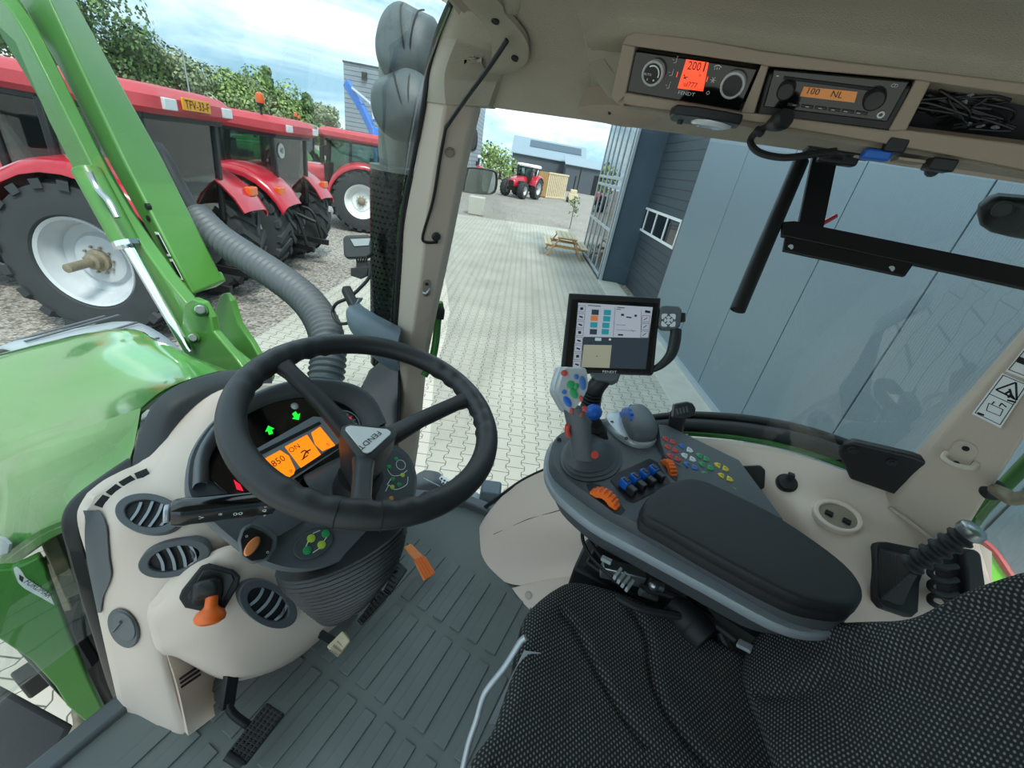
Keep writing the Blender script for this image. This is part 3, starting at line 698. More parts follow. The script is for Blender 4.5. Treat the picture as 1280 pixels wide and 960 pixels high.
# ---- glass
rowsW = []
for z, y, xr in ((3.10,.52,.73),(2.98,.67,.85),(2.7,.79,.94),(2.3,.86,.99),(1.9,.93,1.03),(1.55,1.02,1.05)):
    yc = y + (.02 if z > 2.9 else .12)
    rowsW.append([V((xr, y, z)), V((xr-.25, yc, z)), V((.45, yc+.05, z)), V((0, yc+.03, z)), V((-.35, yc-.1, z))])
m = MB(); m.slab(rowsW, .005, 3, 3); m.build('window_1', 'pane_glass', kind='structure')
rowsD = []
for z, x in ((2.985,.90),(2.7,1.065),(2.4,1.19),(2.1,1.245),(1.8,1.25),(1.57,1.215)):
    yr = -.62 if z > 2.0 else -.2
    rowsD.append([V((x + (.05 if y < -.5 else 0), y, z)) for y in (.66 if z > 2.8 else (.76 if z > 2.3 else .84), .4, 0, yr/2, yr)])
m = MB(); m.slab(rowsD, .005, 3, 3); m.build('window_2', 'side_glass', kind='structure')

# ---- floor with raised tread bars
fl = [pz(83,960,1.55), pz(157,900,1.55), V((.5,.93,1.55)), V((1.02,.9,1.55)), V((1.18,.66,1.55)), V((1.22,.42,1.55)), V((1.0,-.2,1.55)), V((1.0,-1.0,1.55)), V((-.3,-1.0,1.55)), V((-.3,.93,1.55))]
fl = [V((-.35,.915,1.55)), V((.12,.915,1.55)), V((.5,.95,1.55)), V((1.02,.92,1.55)), V((1.18,.66,1.55)), V((1.22,.42,1.55)), V((1.0,-.2,1.55)), V((1.0,-1.0,1.55)), V((-.35,-1.0,1.55))]
m = MB(); m.prism(fl, (0,0,-.05)); floor = m.build('floor', 'floor_rubber', kind='structure')
m = MB()
for k in range(19):
    y = .80 - .0665*k
    for x0, x1 in ((-.03,.175),(.205,.418),(.45,.685),(.72,.93)):
        if x0 > .6 and y > .62: continue
        if x0 < .0 and y > .8: continue
        m.box(((x0+x1)/2, y, 1.552), (x1-x0, .036, .006))
for k in range(4):
    for j in range(3): m.box((.74+.09*j, .66+.06*k, 1.552), (.045,.03,.006))
m.build('tread_bars', 'floor_rubber', floor, bevel=.0015)
m = MB(); m.box((-.1,.935,1.54), (1.3,.05,.06)); m.bar((1.02,.95,1.56),(1.21,.6,1.56),.05,.05); m.bar((1.21,.6,1.56),(1.235,.4,1.56),.05,.05)
m.build('trim_3', 'mid_grey', bevel=.008, kind='structure')

# ---- beige wheel-arch fairing, side ledge and rear pillar (the cab's right wall)
rows = [[(590,690,1.05),(601,655,1.14),(626,622,1.2),(652,602,1.21),(690,584,1.215),(760,556,1.22),(860,542,1.225)],
        [(590,694,1.03),(606,674,1.07),(635,652,1.10),(665,640,1.11),(700,632,1.12),(770,620,1.13),(870,610,1.14)],
        [(592,698,1.01),(612,688,1.03),(645,676,1.05),(680,668,1.06),(720,662,1.07),(780,655,1.08),(880,660,1.08)],
        [(596,704,.99),(620,712,.985),(650,712,1.0),(690,706,1.02),(730,702,1.03),(790,705,1.04),(890,720,1.03)],
        [(602,710,.985),(630,727,.965),(658,732,.97),(692,724,.99),(735,722,1.0),(800,740,1.0),(900,780,1.0)]]
m = MB(); m.slab(Rw(rows, px), V((.02,-.005,-.02)), 4, 4); wr = m.build('wall_right', 'cab_beige', kind='structure', ang=60); ARCH = Surf(m)
rows = [[(640,735,.955),(690,724,.985),(740,722,.99),(800,738,1.0),(880,770,1.0)],[(652,752,.93),(690,752,.95),(740,752,.96),(800,770,.96),(880,800,.96)],[(668,775,.9),(700,790,.9),(750,800,.9),(800,820,.9),(880,850,.9)]]
m = MB(); m.slab(Rw(rows, px), V((.02,0,-.02)), 3, 3); m.build('arch_base', 'cab_beige', wr, ang=60); BASE = Surf(m)
m = MB()
for (u0,v0),(u1,v1) in (((617,668),(660,649)),((660,649),(720,632)),((720,632),(790,622))):
    m.tube([ARCH.hit(u0,v0,.0005)[0], ARCH.hit(u1,v1,.0005)[0]], .0012, 5, sm=0)
m.build('panel_seam', 'rubber', wr)
m = MB(); c, n = BASE.hit(661,744,.001); m.lathe([(.014,0),(.014,.002),(.010,.001),(.009,.003),(.003,.003)], c, n, 20); m.build('screw_cap', 'beige', wr)
rows = [[(584,704,1.0),(612,728,.965),(640,745,.94),(662,778,.885),(690,800,.86),(720,830,.84)],[(586,716,.985),(612,742,.95),(636,760,.925),(655,790,.88),(680,815,.85),(710,845,.83)]]
m = MB(); m.slab(Rw(rows, px), V((.02,0,-.02)), 4, 2); m.build('baseboard_right', 'rubber', kind='structure')

rows = [[(830,546,1.222),(900,549,1.222),(960,558,1.222),(1010,572,1.222),(1060,590,1.222),(1098,604,1.222),(1126,622,1.225),(1180,650,1.23),(1240,690,1.24)],
        [(840,556,1.20),(900,560,1.20),(960,570,1.20),(1010,584,1.20),(1060,603,1.20),(1097,620,1.20),(1130,640,1.20),(1180,668,1.2),(1240,715,1.21)],
        [(850,590,1.16),(905,592,1.15),(960,598,1.15),(1010,612,1.15),(1060,635,1.15),(1100,655,1.15),(1130,668,1.15),(1180,700,1.15),(1240,745,1.16)],
        [(860,640,1.10),(915,630,1.11),(965,622,1.12),(1005,640,1.08),(1050,655,1.07),(1090,680,1.06),(1130,700,1.06),(1170,730,1.06),(1230,775,1.07)],
        [(880,720,1.08),(930,690,1.08),(985,670,1.06),(1020,690,1.02),(1060,720,.99),(1090,735,.98),(1130,750,.98),(1165,770,.97),(1220,810,.98)],
        [(900,800,1.06),(960,780,1.04),(1010,760,1.0),(1040,780,.96),(1070,800,.94),(1100,810,.93),(1135,815,.92),(1170,825,.92),(1220,860,.93)]]
m = MB(); m.slab(Rw(rows, px), V((.02,-.005,-.02)), 4, 4); m.build('wall_right_ledge', 'cab_beige', kind='structure', ang=60); LED = Surf(m)
# window frame: black rubber, green cab edge
m = MB(); w = [(690,583,1.22),(760,556,1.222),(830,545,1.222),(900,548,1.222),(960,557,1.222),(1010,570,1.222),(1060,588,1.222),(1098,602,1.222),(1118,606,1.222)]
P_ = [px(*a) for a in w]; m.tube([p+V((.012,0,.004)) for p in P_], .009, 8); m.build('window_seal', 'green_deep', kind='structure')
m = MB(); m.tube([p+V((.03,0,.022)) for p in P_], .024, 10); m.build('window_seal', 'rubber', kind='structure')
m = MB(); m.tube([p+V((.05,0,.052)) for p in P_], .012, 10); m.build('window_seal', 'rubber', kind='structure')
m = MB(); m.tube([pz(600,640,1.56)+V((.02,0,0)), px(626,620,1.21), px(655,600,1.22), px(692,583,1.225)], .009, 8); m.build('window_seal', 'rubber', kind='structure')

# rear right pillar
st = [((1098,622),(1112,634),(1190,692),1.205),((1130,585),(1142,592),(1222,640),1.18),((1180,525),(1192,530),(1260,580),1.15),((1235,462),(1248,466),(1310,500),1.10),((1290,398),(1302,402),(1350,430),1.04),((1360,320),(1372,322),(1420,350),.96),((1440,235),(1452,236),(1500,262),.86)]
R_ = []
for l, c, r, x in st:
    a, b, d = px(*l, x+.02), px(*c, x-.01), px(*r, x-.06); R_.append([a, b, d, d+V((.05,-.02,0)), a+V((.04,-.02,0))])
m = MB(); m.rings(R_); m.build('trim_4', 'pillar_beige', bevel=.006, seg=3, kind='structure', ang=30); CP = Surf(m)
# pillar foot seam
m = MB(); m.tube([px(1112,634,1.19), px(1150,662,1.16), px(1190,693,1.13), px(1212,694,1.12)], .005, 8); m.build('trim_5', 'beige', kind='structure')

# ---- things on the pillars
def on(S, u, v, h=.001):
    c, n = S.hit(u, v, h); return c, n
c, n = on(PIL, 562, 190); m = MB(); m.lathe([(.011,0),(.011,.003),(.008,.002),(.008,.0045),(.002,.0045)], c, n, 20)
tag(m.build('screw_cap', 'beige_dark'), 'round beige screw cap on the front pillar beside the thin black rod', 'screw cap')
hk = thing('belt_hook', 'small beige slotted hook plate on the front pillar above the steering wheel', 'hook', PIL.hit(533,360)[0])
c, n = on(PIL, 533, 360); pl = Pl.nrm(c, n, 520,360,545,360)
m = MB(); pl.flat(m, c, rrect(.022,.055,.0108), 0, .003); m.build('plate', 'beige_dark', hk, bevel=.001)
m = MB(); m.cyl(pl.loc(0,.015,.002,c), pl.loc(0,.015,.0045,c), .005, 14); m.cyl(pl.loc(0,-.017,.002,c), pl.loc(0,-.017,.0045,c), .005, 14); m.build('hole', 'ink', hk)
m = MB(); m.tube([pl.loc(-.009,-.012,.003,c), pl.loc(-.003,-.01,.012,c), pl.loc(.003,-.002,.012,c), pl.loc(.009,.001,.004,c)], .003, 8); m.build('hook', 'silver_plastic', hk)
# thin black rod from the roof corner down the pillar
rd = thing('cable_rod', 'thin black cable running from roof corner down the front pillar', 'cable', PIL.hit(543,295)[0])
pts = [px(634,52,.80), px(600,100,.84)]+[PIL.hit(u,v,.005)[0] for u, v in [(560,155),(552,180),(545,235),(536,290)]]
m = MB(); m.tube([px(634,50,.745), px(612,83,.76), px(582,124,.79), PIL.hit(557,157,.008)[0]], .0042, 8, sm=2); m.tube([PIL.hit(557,157,.007)[0], PIL.hit(550,195,.004)[0], PIL.hit(541,250,.004)[0], PIL.hit(530,294,.004)[0], PIL.hit(532,302,.004)[0], PIL.hit(547,302,.004)[0]], .0036, 8, sm=4); m.build('cable', 'cable', rd)
c, n = on(PIL, 545, 295); m = MB(); m.lathe([(.011,0),(.012,.004),(.009,.008),(.003,.009)], c, n, 18); m.build('end_cap', 'soft_black', rd)
# grab recess in roof corner
gh = thing('roof_grip', 'beige grab handle recess with two screws in the roof corner', 'handle', CEIL.hit(650,60)[0])
O_ = [(600,-30),(628,-8),(634,6),(650,25),(661,42),(664,58),(660,72),(645,84),(622,87),(604,80)]; I_ = [(566,-30),(590,0),(603,14),(612,26),(617,40),(618,54),(615,62),(611,70),(606,75),(600,78)]
def ch(u, v, h):
    try: return CEIL.hit(u, v, h)[0]
    except ValueError: return px(u, v, .80) 
m = MB(); m.slab([[ch(u,v,.012) for u,v in O_], [ch((u+a)/2,(v+b)/2,.018) for (u,v),(a,b) in zip(O_, I_)], [ch(u,v,.013) for u,v in I_]], V((0,.0,.008)), 4, 3); m.build('handle_plate', 'liner', gh, ang=60)
m = MB()
for u, v in ((623,11),(648,61)):
    c, n = CEIL.hit(u, v, .016); m.lathe([(.0065,0),(.0065,.003),(.0025,.003)], c, n, 14)
m.build('screw', 'ink', gh)
m = MB(); m.slab([[ch(u,v,.007) for u,v in I_], [ch(u-10,v+2,.006) for u,v in I_], [ch(u-20,v+2,.004) for u,v in I_]], V((0,0,.006)), 4, 2); m.build('recess', 'beige_dark', gh, ang=60)

# ---- roof console
mat('ring_silver', '#d9dcdc', .35)
rc = thing('roof_console', 'tan roof console frame with three slots above the side window', 'console', px(1000,120,.74))
CPl = Pl.tri(px(770,122,.757), px(1280,207,.757), px(797,40,.725))
m = MB()
def strip(q, h0=-.012, h1=.006): CPl.poly(m, q, h0, h1)
oT = [(783,52),(788,42),(799,37),(870,45),(960,61),(1060,74),(1160,85),(1330,105)]; 
strip(oT + [(1330,121),(1162,96),(1146,95),(961,79),(955,76),(798,54),(790,85)][0:0] + [(1330,122),(1162,98),(1144,95),(963,79),(954,77),(799,55)])
strip([(783,52),(799,55),(787,112),(784,130),(774,124),(769,117),(771,106)])
strip([(774,124),(787,112),(929,136),(945,137),(1110,158),(1132,157),(1330,181),(1330,216),(1180,187),(1060,166),(940,146.5),(800,128.5)])
strip([(954,77),(963,79),(945,137),(929,136)]); strip([(1144,95),(1162,98),(1132,157),(1110,158)])
m.build('console_frame', 'console_tan', rc, bevel=.0015)
m = MB(); CPl.poly(m, [(802,52),(1345,110),(1345,185),(795,110)], -.055, -.045); m.build('slot_back', 'ink', rc)
m = MB(); rn = random.Random(2)
for k in range(14):
    a = [(1145+rn.uniform(0,130), 112+rn.uniform(0,50)) for _ in range(4)]
    m.tube([CPl.at(u, v, rn.uniform(-.042,-.02)) for u, v in a], .0016, 6, sm=5)
m.build('loose_wires', 'black_plastic', rc)
m = MB()
for u, v in ((1208,122),(1200,130),(1205,158),(1222,158),(1240,161)): m.bar(CPl.at(u,v,-.03), CPl.at(u+8,v-3,-.026), .004, .004)
m.build('wire_plugs', 'light_grey', rc)

ac = thing('climate_panel', 'black climate control panel with orange red display between two dials', 'control panel', CPl.at(868,95))
m = MB(); CPl.poly(m, [(800,57),(952,79),(927,134),(789,111)], -.03, .0); m.build('face', 'black_gloss', ac, bevel=.002)
for u, v, nm in ((818,90,'fan_dial'),(917,105,'temperature_dial')):
    c = CPl.at(u, v, 0); m = MB(); m.lathe([(.0155,0),(.0152,.010),(.0135,.012),(.012,.010)], c, CPl.Z, 36); dl = m.build(nm, 'ring_silver', ac)
    m = MB(); m.lathe([(.0122,.0),(.0120,.011),(.002,.0115)], c, CPl.Z, 30); m.build('dial_cap', 'black_plastic', dl)
    if nm == 'fan_dial':
        m = MB(); R = [[c + CPl.Z*.0118 + (CPl.X*cos(a)+CPl.Y*sin(a))*r for r in (.0088,.0104)] for a in [radians(-20+k*8) for k in range(19)]]; m.slab(R, CPl.Z*.0004, 1, 1)
        text(m, 'AUTO', .004, c-CPl.X*.006-CPl.Y*.001+CPl.Z*.012, CPl.X, CPl.Y); text(m, '0', .004, c-CPl.X*.005-CPl.Y*.007+CPl.Z*.012, CPl.X, CPl.Y); m.box(c+CPl.X*.004-CPl.Y*.007+CPl.Z*.012, (.002,.002,.0006), ax=CPl.A); m.build('dial_marks', 'white', dl)
m = MB(); CPl.poly(m, [(858,74),(886,78),(879,114),(847,110)], .0, .001); lc = m.build('display', 'lcd_red', ac)
m = MB(); text(m, '200', .0135, CPl.at(868,83,.0012), CPl.X, CPl.Y, .9); m.box(CPl.at(881,83,.0014), (.0016,.012,.0004), ax=CPl.A); text(m, 'o', .006, CPl.at(875,94,.0012), CPl.X, CPl.Y); text(m, 'ul777', .0085, CPl.at(863,106,.0012), CPl.X, CPl.Y, 1.0); m.bar(CPl.at(854,98,.0014), CPl.at(860,96,.0014), .001, .0004, up=CPl.Z); m.bar(CPl.at(855,93,.0014), CPl.at(857,99,.0014), .001, .0004, up=CPl.Z); m.build('display_figures', 'ink', lc)
m = MB()
def seatsym(u, v):
    m.tube([CPl.at(u+1.5,v-3.5,.001), CPl.at(u,v+2,.001), CPl.at(u-3,v+2.5,.001)], .0005, 5, sm=0); m.ball(CPl.at(u+2.2,v-5,.001), .0008, 6); m.bar(CPl.at(u-4,v-2,.001), CPl.at(u-2,v-1,.001), .0006, .0006)
for u, v in ((845,76),(840,92),(836,108)): seatsym(u, v)
for a in range(3):
    d = radians(60*a); c = CPl.at(891.5,100,.0008); m.bar(c+(CPl.X*cos(d)+CPl.Y*sin(d))*.0035, c-(CPl.X*cos(d)+CPl.Y*sin(d))*.0035, .0006, .0006, up=CPl.Z)
for k in range(3): m.bar(CPl.at(894+3*k,84,.001), CPl.at(893+3*k,87,.001), .0006, .0006, up=CPl.Z)
m.tube([CPl.at(893,83,.001), CPl.at(898,81.5,.001), CPl.at(902,84,.001)], .0006, 5)
m.lathe([(.0022,0),(.0022,.0006),(.0016,.0006),(.0016,0)], CPl.at(885,116,.0006), CPl.Z, 14, closed=True)
text(m, 'FENDT', .0062, CPl.at(858,117,.0006), CPl.X, CPl.Y, 1.25); m.build('symbols', 'white', ac)
m = MB()
for u, v in ((846.5,93),(884,99)): m.box(CPl.at(u,v,.0008), (.001,.006,.0006), ax=CPl.A)
m.build('indicator_bars', 'lcd_red', ac)

ra = thing('car_radio', 'black car radio with amber display showing 100 NL', 'radio', CPl.at(1043,118))
m = MB(); CPl.poly(m, [(964,82),(1142,98),(1112,156),(948,136)], -.03, .003); m.build('face', 'black_plastic', ra, bevel=.004)
m = MB(); CPl.poly(m, [(968,86),(1137,101),(1109,152),(954,133)], .003, .006); m.build('front_plate', 'black_gloss', ra, bevel=.003)
m = MB(); CPl.poly(m, [(980,95),(1108,111),(1107,116),(979,99)], .006, .0075); m.build('disc_slot', 'ink', ra, bevel=.001)
for u, v, nm, r in ((983,112,'volume_knob',.0105),(1093,123,'control_pad',.0115)):
    m = MB(); m.lathe([(r,.0),(r*.97,.009),(r*.8,.0115),(r*.3,.011)], CPl.at(u,v,.006), CPl.Z, 28); m.build(nm, 'soft_black', ra)
m = MB(); CPl.poly(m, [(1005,108),(1072,114.5),(1068,128),(1000,120)], .006, .0072); lc = m.build('display', 'lcd_amber', ra)
m = MB(); text(m, '100', .0095, CPl.at(1016,114.5,.0075), CPl.X, CPl.Y, 1.1); text(m, 'NL', .0095, CPl.at(1046,118.5,.0075), CPl.X, CPl.Y, 1.1); m.build('display_figures', 'ink', lc)
m = MB()
for k in range(6): CPl.poly(m, [(985+17*k,128+2*k),(1000+17*k,130+2*k),(999+17*k,134+2*k),(984+17*k,132+2*k)], .006, .0072)
m.build('preset_buttons', 'soft_black', ra, bevel=.0006)
m = MB(); m.lathe([(.0038,0),(.0038,.002),(.002,.002),(.002,0)], CPl.at(1101,143,.006), CPl.Z, 20, closed=True); 
for k in range(6): m.box(CPl.at(993+16*k,131.5+2*k,.0074), (.004,.0007,.0004), ax=CPl.A)
text(m, 'CD', .005, CPl.at(1118,107,.0064), CPl.X, CPl.Y); m.box(CPl.at(972,95,.0064), (.003,.001,.0005), ax=CPl.A)
m.build('jack_ring', 'silver_plastic', ra)

# speaker bump, lamp, microphone, sockets under the console
def scaled0(P, k): c = sum(P, V((0,0,0)))/len(P); return [c+(p-c)*k for p in P]
UPl = Pl(px(880,160,.83), (0,-1,0), (-.98,0,.05))       # underside of the console; X rearwards, Y inwards
def uc(u, v, x, k):
    try: return CEIL.hit(u, v, .004 + max(0, .84-x)*k)[0]
    except ValueError: return px(u, v, x)
sp = thing('roof_speaker', 'beige domed speaker cover under the roof edge left of the reading lamp', 'speaker', px(775,145,0.828))
m = MB(); rows = [[px(722,134,0.788),px(745,131,0.773),(px(775,132,0.763)),px(800,138,0.768),px(826,149,0.788)],[px(724,139,0.798),px(745,142,0.788),px(775,145,0.778),px(800,149,0.783),px(824,152,0.798)],[px(728,145,0.818),px(745,151,0.813),px(775,158,0.808),px(800,159,0.813),px(820,155,0.818)]]
m.slab(rows, V((.02,0,.03)), 5, 5); m.build('speaker_cover', 'console_tan', sp, ang=60)
m = MB(); m.ball(px(762,141,0.778), .003, 10); m.build('screw', 'ink', sp)
rl = thing('reading_lamp', 'black reading lamp strip with clear lens on the roof console underside', 'lamp', uc(880,155,.80,.2))
RL = [pz(u,v,2.992) for u, v in [(836,146),(842,143),(870,146),(905,152),(925,156),(921,161),(895,160),(850,154),(838,151)]]
m = MB(); m.prism(RL, UP*.012); m.build('housing', 'black_plastic', rl, bevel=.002)
LQ = [pz(u,v,2.9915) for u, v in [(864,150.5),(872,148.5),(886,149.5),(902,153),(915,157.5),(907,159.5),(888,158.5),(870,155)]]
m = MB(); m.rings([LQ, [p-UP*.003 for p in scaled0(LQ,.97)], [p-UP*.005 for p in scaled0(LQ,.7)]]); m.build('lens', 'lamp_glass', rl, ang=60)
m = MB(); m.cyl(pz(851,149.5,2.993), pz(851,149.5,2.993)-UP*.006, .004, 10); m.build('switch', 'soft_black', rl)
mi = thing('microphone', 'black microphone on a curved cable hanging below the radio', 'microphone', px(965,155,.72))
m = MB(); a, b = px(962,157,.735), px(984,147,.70); m.tube([a, a.lerp(b,.3), a.lerp(b,.75), b], [.006,.010,.0125,.009], 12, sm=4); m.build('head', 'black_plastic', mi)
m = MB(); m.tube([px(962,157,.735), px(945,166,.75), px(938,178,.75), px(950,191,.74), px(980,197,.74), px(1015,193,.745), px(1045,189,.75)], .0045, 8); m.build('cable', 'cable', mi)
m = MB(); m.cyl(px(946,163,.748), px(952,166,.742), .006, 10); m.build('clip', 'soft_black', mi)
rp = thing('roof_switch_panel', 'beige strip with blue and black sockets under the rear of the roof console', 'switch panel', uc(1170,200,.82,.12))
m = MB(); m.slab([[uc(1082,176,.80,.12),uc(1140,181,.795,.12),uc(1200,190,.795,.12),uc(1300,204,.795,.12)],[uc(1068,193,.86,.12),uc(1130,204,.86,.12),uc(1200,213,.86,.12),uc(1300,228,.86,.12)]], V((.004,0,.006)), 3, 1); m.build('plate', 'beige', rp)
m = MB(); m.box(uc(1098,187,.815,.12), (.028,.03,.012)); m.build('blue_socket', 'blue_switch', rp, bevel=.003)
m = MB(); m.box(uc(1115,184,.81,.12), (.025,.022,.02)); m.build('black_rocker', 'black_plastic', rp, bevel=.002)
m = MB(); m.box(uc(1178,199,.815,.12), (.03,.026,.014)); m.cyl(uc(1172,203,.82,.12), uc(1170,205,.80,.12), .008, 12); m.build('black_socket', 'black_plastic', rp, bevel=.002)
m = MB(); m.box(uc(1138,194,.815,.12), (.035,.028,.003)); m.build('blank_cover', 'console_tan', rp)
m = MB(); m.bar(uc(1228,199,.812,.12), uc(1243,201,.812,.12), .006, .004); m.build('chrome_latch', 'chrome', rp)

# monitor bracket of black steel bars hanging from the roof edge
br = thing('monitor_bracket', 'black steel bar bracket hung from the roof edge across the side window', 'bracket', px(1045,190,.86))
dd = .66
def bq(u, v, d=dd): return pd(u, v, d)
BPl = Pl.tri(bq(985,297,.66), bq(1280,352,.60), bq(1045,195,.66))
m = MB(); m.bar(BPl.at(1034,180), BPl.at(1008,305), .036, .008, up=BPl.Z); m.build('hanger_bar', 'black_metal', br, bevel=.001)
m = MB(); BPl.poly(m, [(976,280),(990,279),(1300,342),(1300,368),(1050,313),(975,297)], 0, .008); m.build('cross_bar', 'black_metal', br, bevel=.001)
m = MB(); BPl.poly(m, [(980,297),(1050,313),(1140,330),(1128,347),(1118,345),(977,315)], .001, .007); m.build('mounting_plate', 'black_metal', br, bevel=.001)
for u, v in ((988,309),(1114,336)):
    m = MB(); m.cyl(BPl.at(u,v,.007), BPl.at(u,v,.0078), .0042, 14); m.build('bolt_hole', 'light_grey', br)
m = MB(); m.cyl(BPl.at(1001,202,.0), BPl.at(922,388,.0), .0115, 18); m.build('round_bar', 'black_metal', br)
m = MB(); m.box(px(1050,188,.84), (.07,.09,.012)); m.box(px(1050,192,.855), (.03,.05,.03)); m.cyl(px(1040,186,.82), px(1060,190,.82), .012, 12); m.build('clamp', 'black_metal', br, bevel=.003)
m = MB(); m.bar(px(1016,286,.91), px(1046,269,.93), .007, .007); tag(m.build('red_pull_handle', 'red_gloss', bevel=.002), 'short red bar at the joint of the black steel bracket', 'handle')
ov = thing('wiper_motor_cover', 'black oval cover at the top right edge of the side window', 'cover', px(1260,265,.95))
OPl = Pl(px(1262,265,1.0), (0,-1,-.08), (-.42,0,.9))
m = MB(); OPl.poly(m, [(1220,262),(1222,252),(1232,242),(1248,238),(1330,245),(1330,300),(1260,288),(1235,282),(1223,274)], 0, .03); m.build('cover', 'black_plastic', ov, bevel=.01, seg=3)
m = MB(); m.cyl(OPl.at(1253,262,.028), OPl.at(1253,262,.04), .012, 18); m.build('knob', 'soft_black', ov, bevel=.002)
# black bracket plate at the lower rear corner of the window
lb = thing('corner_bracket', 'black hinge plate with two bolts at the lower rear corner of the side window', 'hinge', px(1100,585,1.2))
m = MB(); HPl = Pl(px(1090,580,1.19), (0,-1,0), (-.28,0,.95)); HPl.poly(m, [(1048,562),(1054,551),(1066,546),(1140,563),(1158,570),(1150,600),(1120,612),(1062,592)], -.01, .012); m.build('hinge_plate', 'black_plastic', lb, bevel=.006, seg=3)
for u, v in ((1066,562),(1115,577)):
    m = MB(); m.lathe([(.011,0),(.011,.004),(.006,.004),(.006,.008),(.002,.008)], HPl.at(u,v,.012), HPl.Z, 16); m.build('bolt', 'soft_black', lb)

# pillar things: warning stickers, belt hook, knob
def decal(S, quad, label, name='warning_label'):
    h = [S.hit(*q, .003)[0] for q in quad]; n = (h[1]-h[0]).cross(h[3]-h[0]).normalized(); c = sum(h, V((0,0,0)))/4; n = n if n.dot(EYE-c) > 0 else -n; c = c + n*.002; pl = Pl.nrm(c, n, *quad[3], *quad[2]); return pl, thing(name, label, 'sticker', c)
pl, wl = decal(CP, [(1253,466),(1284,479),(1251,534),(1217,517)], 'white warning sticker with triangle and battery symbols on the rear pillar')
pl = Pl.nrm(pl.o, pl.Z, 1217,517,1251,534)
m = MB(); pl.poly(m, [(1253,466),(1287,481),(1251,535),(1215,517)], 0, .0008); m.build('sticker', 'white', wl)
m = MB()
def ln(a, b, w=.0012): m.bar(pl.at(*a,.001), pl.at(*b,.001), w, .0006, up=pl.Z)
Q = [(1254,469),(1283,481),(1250,531),(1219,516)]
for i in range(4): ln(Q[i], Q[(i+1)%4])
ln((1236,492),(1267,506)); T = [(1245,487),(1270,478),(1271,500)]
for i in range(3): ln(T[i], T[(i+1)%3], .003)
for a, b in (((1262,486),(1264,493)),((1264,493),(1260,497)),((1264,493),(1268,499)),((1262,489),(1257,492)),((1259,500),(1270,503))): ln(a, b, .0035)
Bq = [(1236,504),(1254,512),(1250,520),(1233,513)]
for i in range(4): ln(Bq[i], Bq[(i+1)%4])
ln((1240,505),(1243,502),.002); ln((1249,508),(1252,504),.002); ln((1252,504),(1258,509),.002); ln((1222,516),(1230,519),.004)
m.build('symbols', 'ink', wl)
pl2, wl2 = decal(CP, [(1284,436),(1300,442),(1284,474),(1260,465)], 'second white sticker higher up the rear pillar, cut by the picture edge')
pl = pl2; pl = Pl.nrm(pl.o, pl.Z, 1258,465,1290,478)
m = MB(); pl.poly(m, [(1284,430),(1325,446),(1294,478),(1257,464)], 0, .0008); m.build('sticker', 'white', wl2)
m = MB(); Q = [(1284,434),(1318,446),(1292,474),(1261,462)]
for i in range(4): ln(Q[i], Q[(i+1)%4])
m.box(pl.at(1280,452,.001), (.018,.013,.0005), ax=pl.A); m.build('symbols', 'ink', wl2)
bh = thing('pillar_hook', 'beige oval hook plate low on the rear pillar under the stickers', 'hook', CP.hit(1200,570)[0])
c, n = CP.hit(1203,568,.004); pl = Pl.nrm(c, n, 1190,575,1214,577); Yp = (pl.at(1212,555)-pl.at(1194,583)).normalized(); pl = Pl(c, Yp.cross(pl.Z), Yp)
m = MB(); pl.flat(m, c, rrect(.04,.075,.0195), 0, .004); m.build('plate', 'beige', bh, bevel=.0015)
m = MB()
for b in (.022,-.022): m.cyl(pl.loc(0,b,.003,c), pl.loc(0,b,.0055,c), .006, 14)
m.build('hole', 'ink', bh)
m = MB(); m.tube([pl.loc(-.022,-.006,.003,c), pl.loc(-.02,-.012,.02,c), pl.loc(.0,-.012,.028,c), pl.loc(.024,-.008,.02,c), pl.loc(.026,-.004,.004,c)], .006, 8); m.build('hook', 'pillar_beige', bh)

# ================================================================== dash console, steering wheel, instruments
db = thing('dash_console', 'beige front dash console carrying the air vents and steering column', 'dashboard', (.3,.8,1.55))
rows = [[(118,622,.935),(138,606,.945),(160,594,.95),(190,578,.955),(218,540,.96),(258,500,.96),(295,484,.955),(330,482,.94),(380,482,.93)],
        [(106,645,.92),(128,632,.915),(150,622,.90),(186,612,.88),(222,588,.87),(265,556,.86),(300,545,.86),(330,545,.86),(380,545,.86)],
        [(108,670,.92),(128,664,.89),(152,660,.85),(195,655,.81),(236,648,.78),(285,640,.77),(320,640,.77),(345,640,.77),(390,640,.77)],
        [(118,705,.92),(134,704,.89),(154,703,.85),(192,704,.80),(235,698,.755),(285,690,.735),(320,690,.735),(345,690,.735),(390,690,.735)],
        [(126,750,.92),(140,750,.885),(156,752,.85),(178,755,.81),(200,760,.785),(245,752,.79),(285,752,.79),(320,752,.79),(390,752,.79)],
        [(137,805,.92),(148,804,.89),(160,803,.855),(182,804,.805),(206,813,.78),(225,815,.83),(250,815,.86),(300,815,.88),(390,790,.88)],
        [(151,868,.92),(160,872,.90),(170,875,.875),(198,882,.80),(226,892,.755),(238,880,.80),(255,868,.86),(300,850,.9),(390,830,.9)],
        [(157,893,.915),(165,897,.9),(180,904,.87),(207,914,.80),(236,921,.748),(255,905,.80),(275,885,.86),(300,868,.9),(390,842,.9)]]
m = MB(); m.slab(Rw(rows, py), V((0,.03,-.005)), 4, 4); m.build('console_shell', 'cab_beige', db, ang=55); DSH = Surf(m)
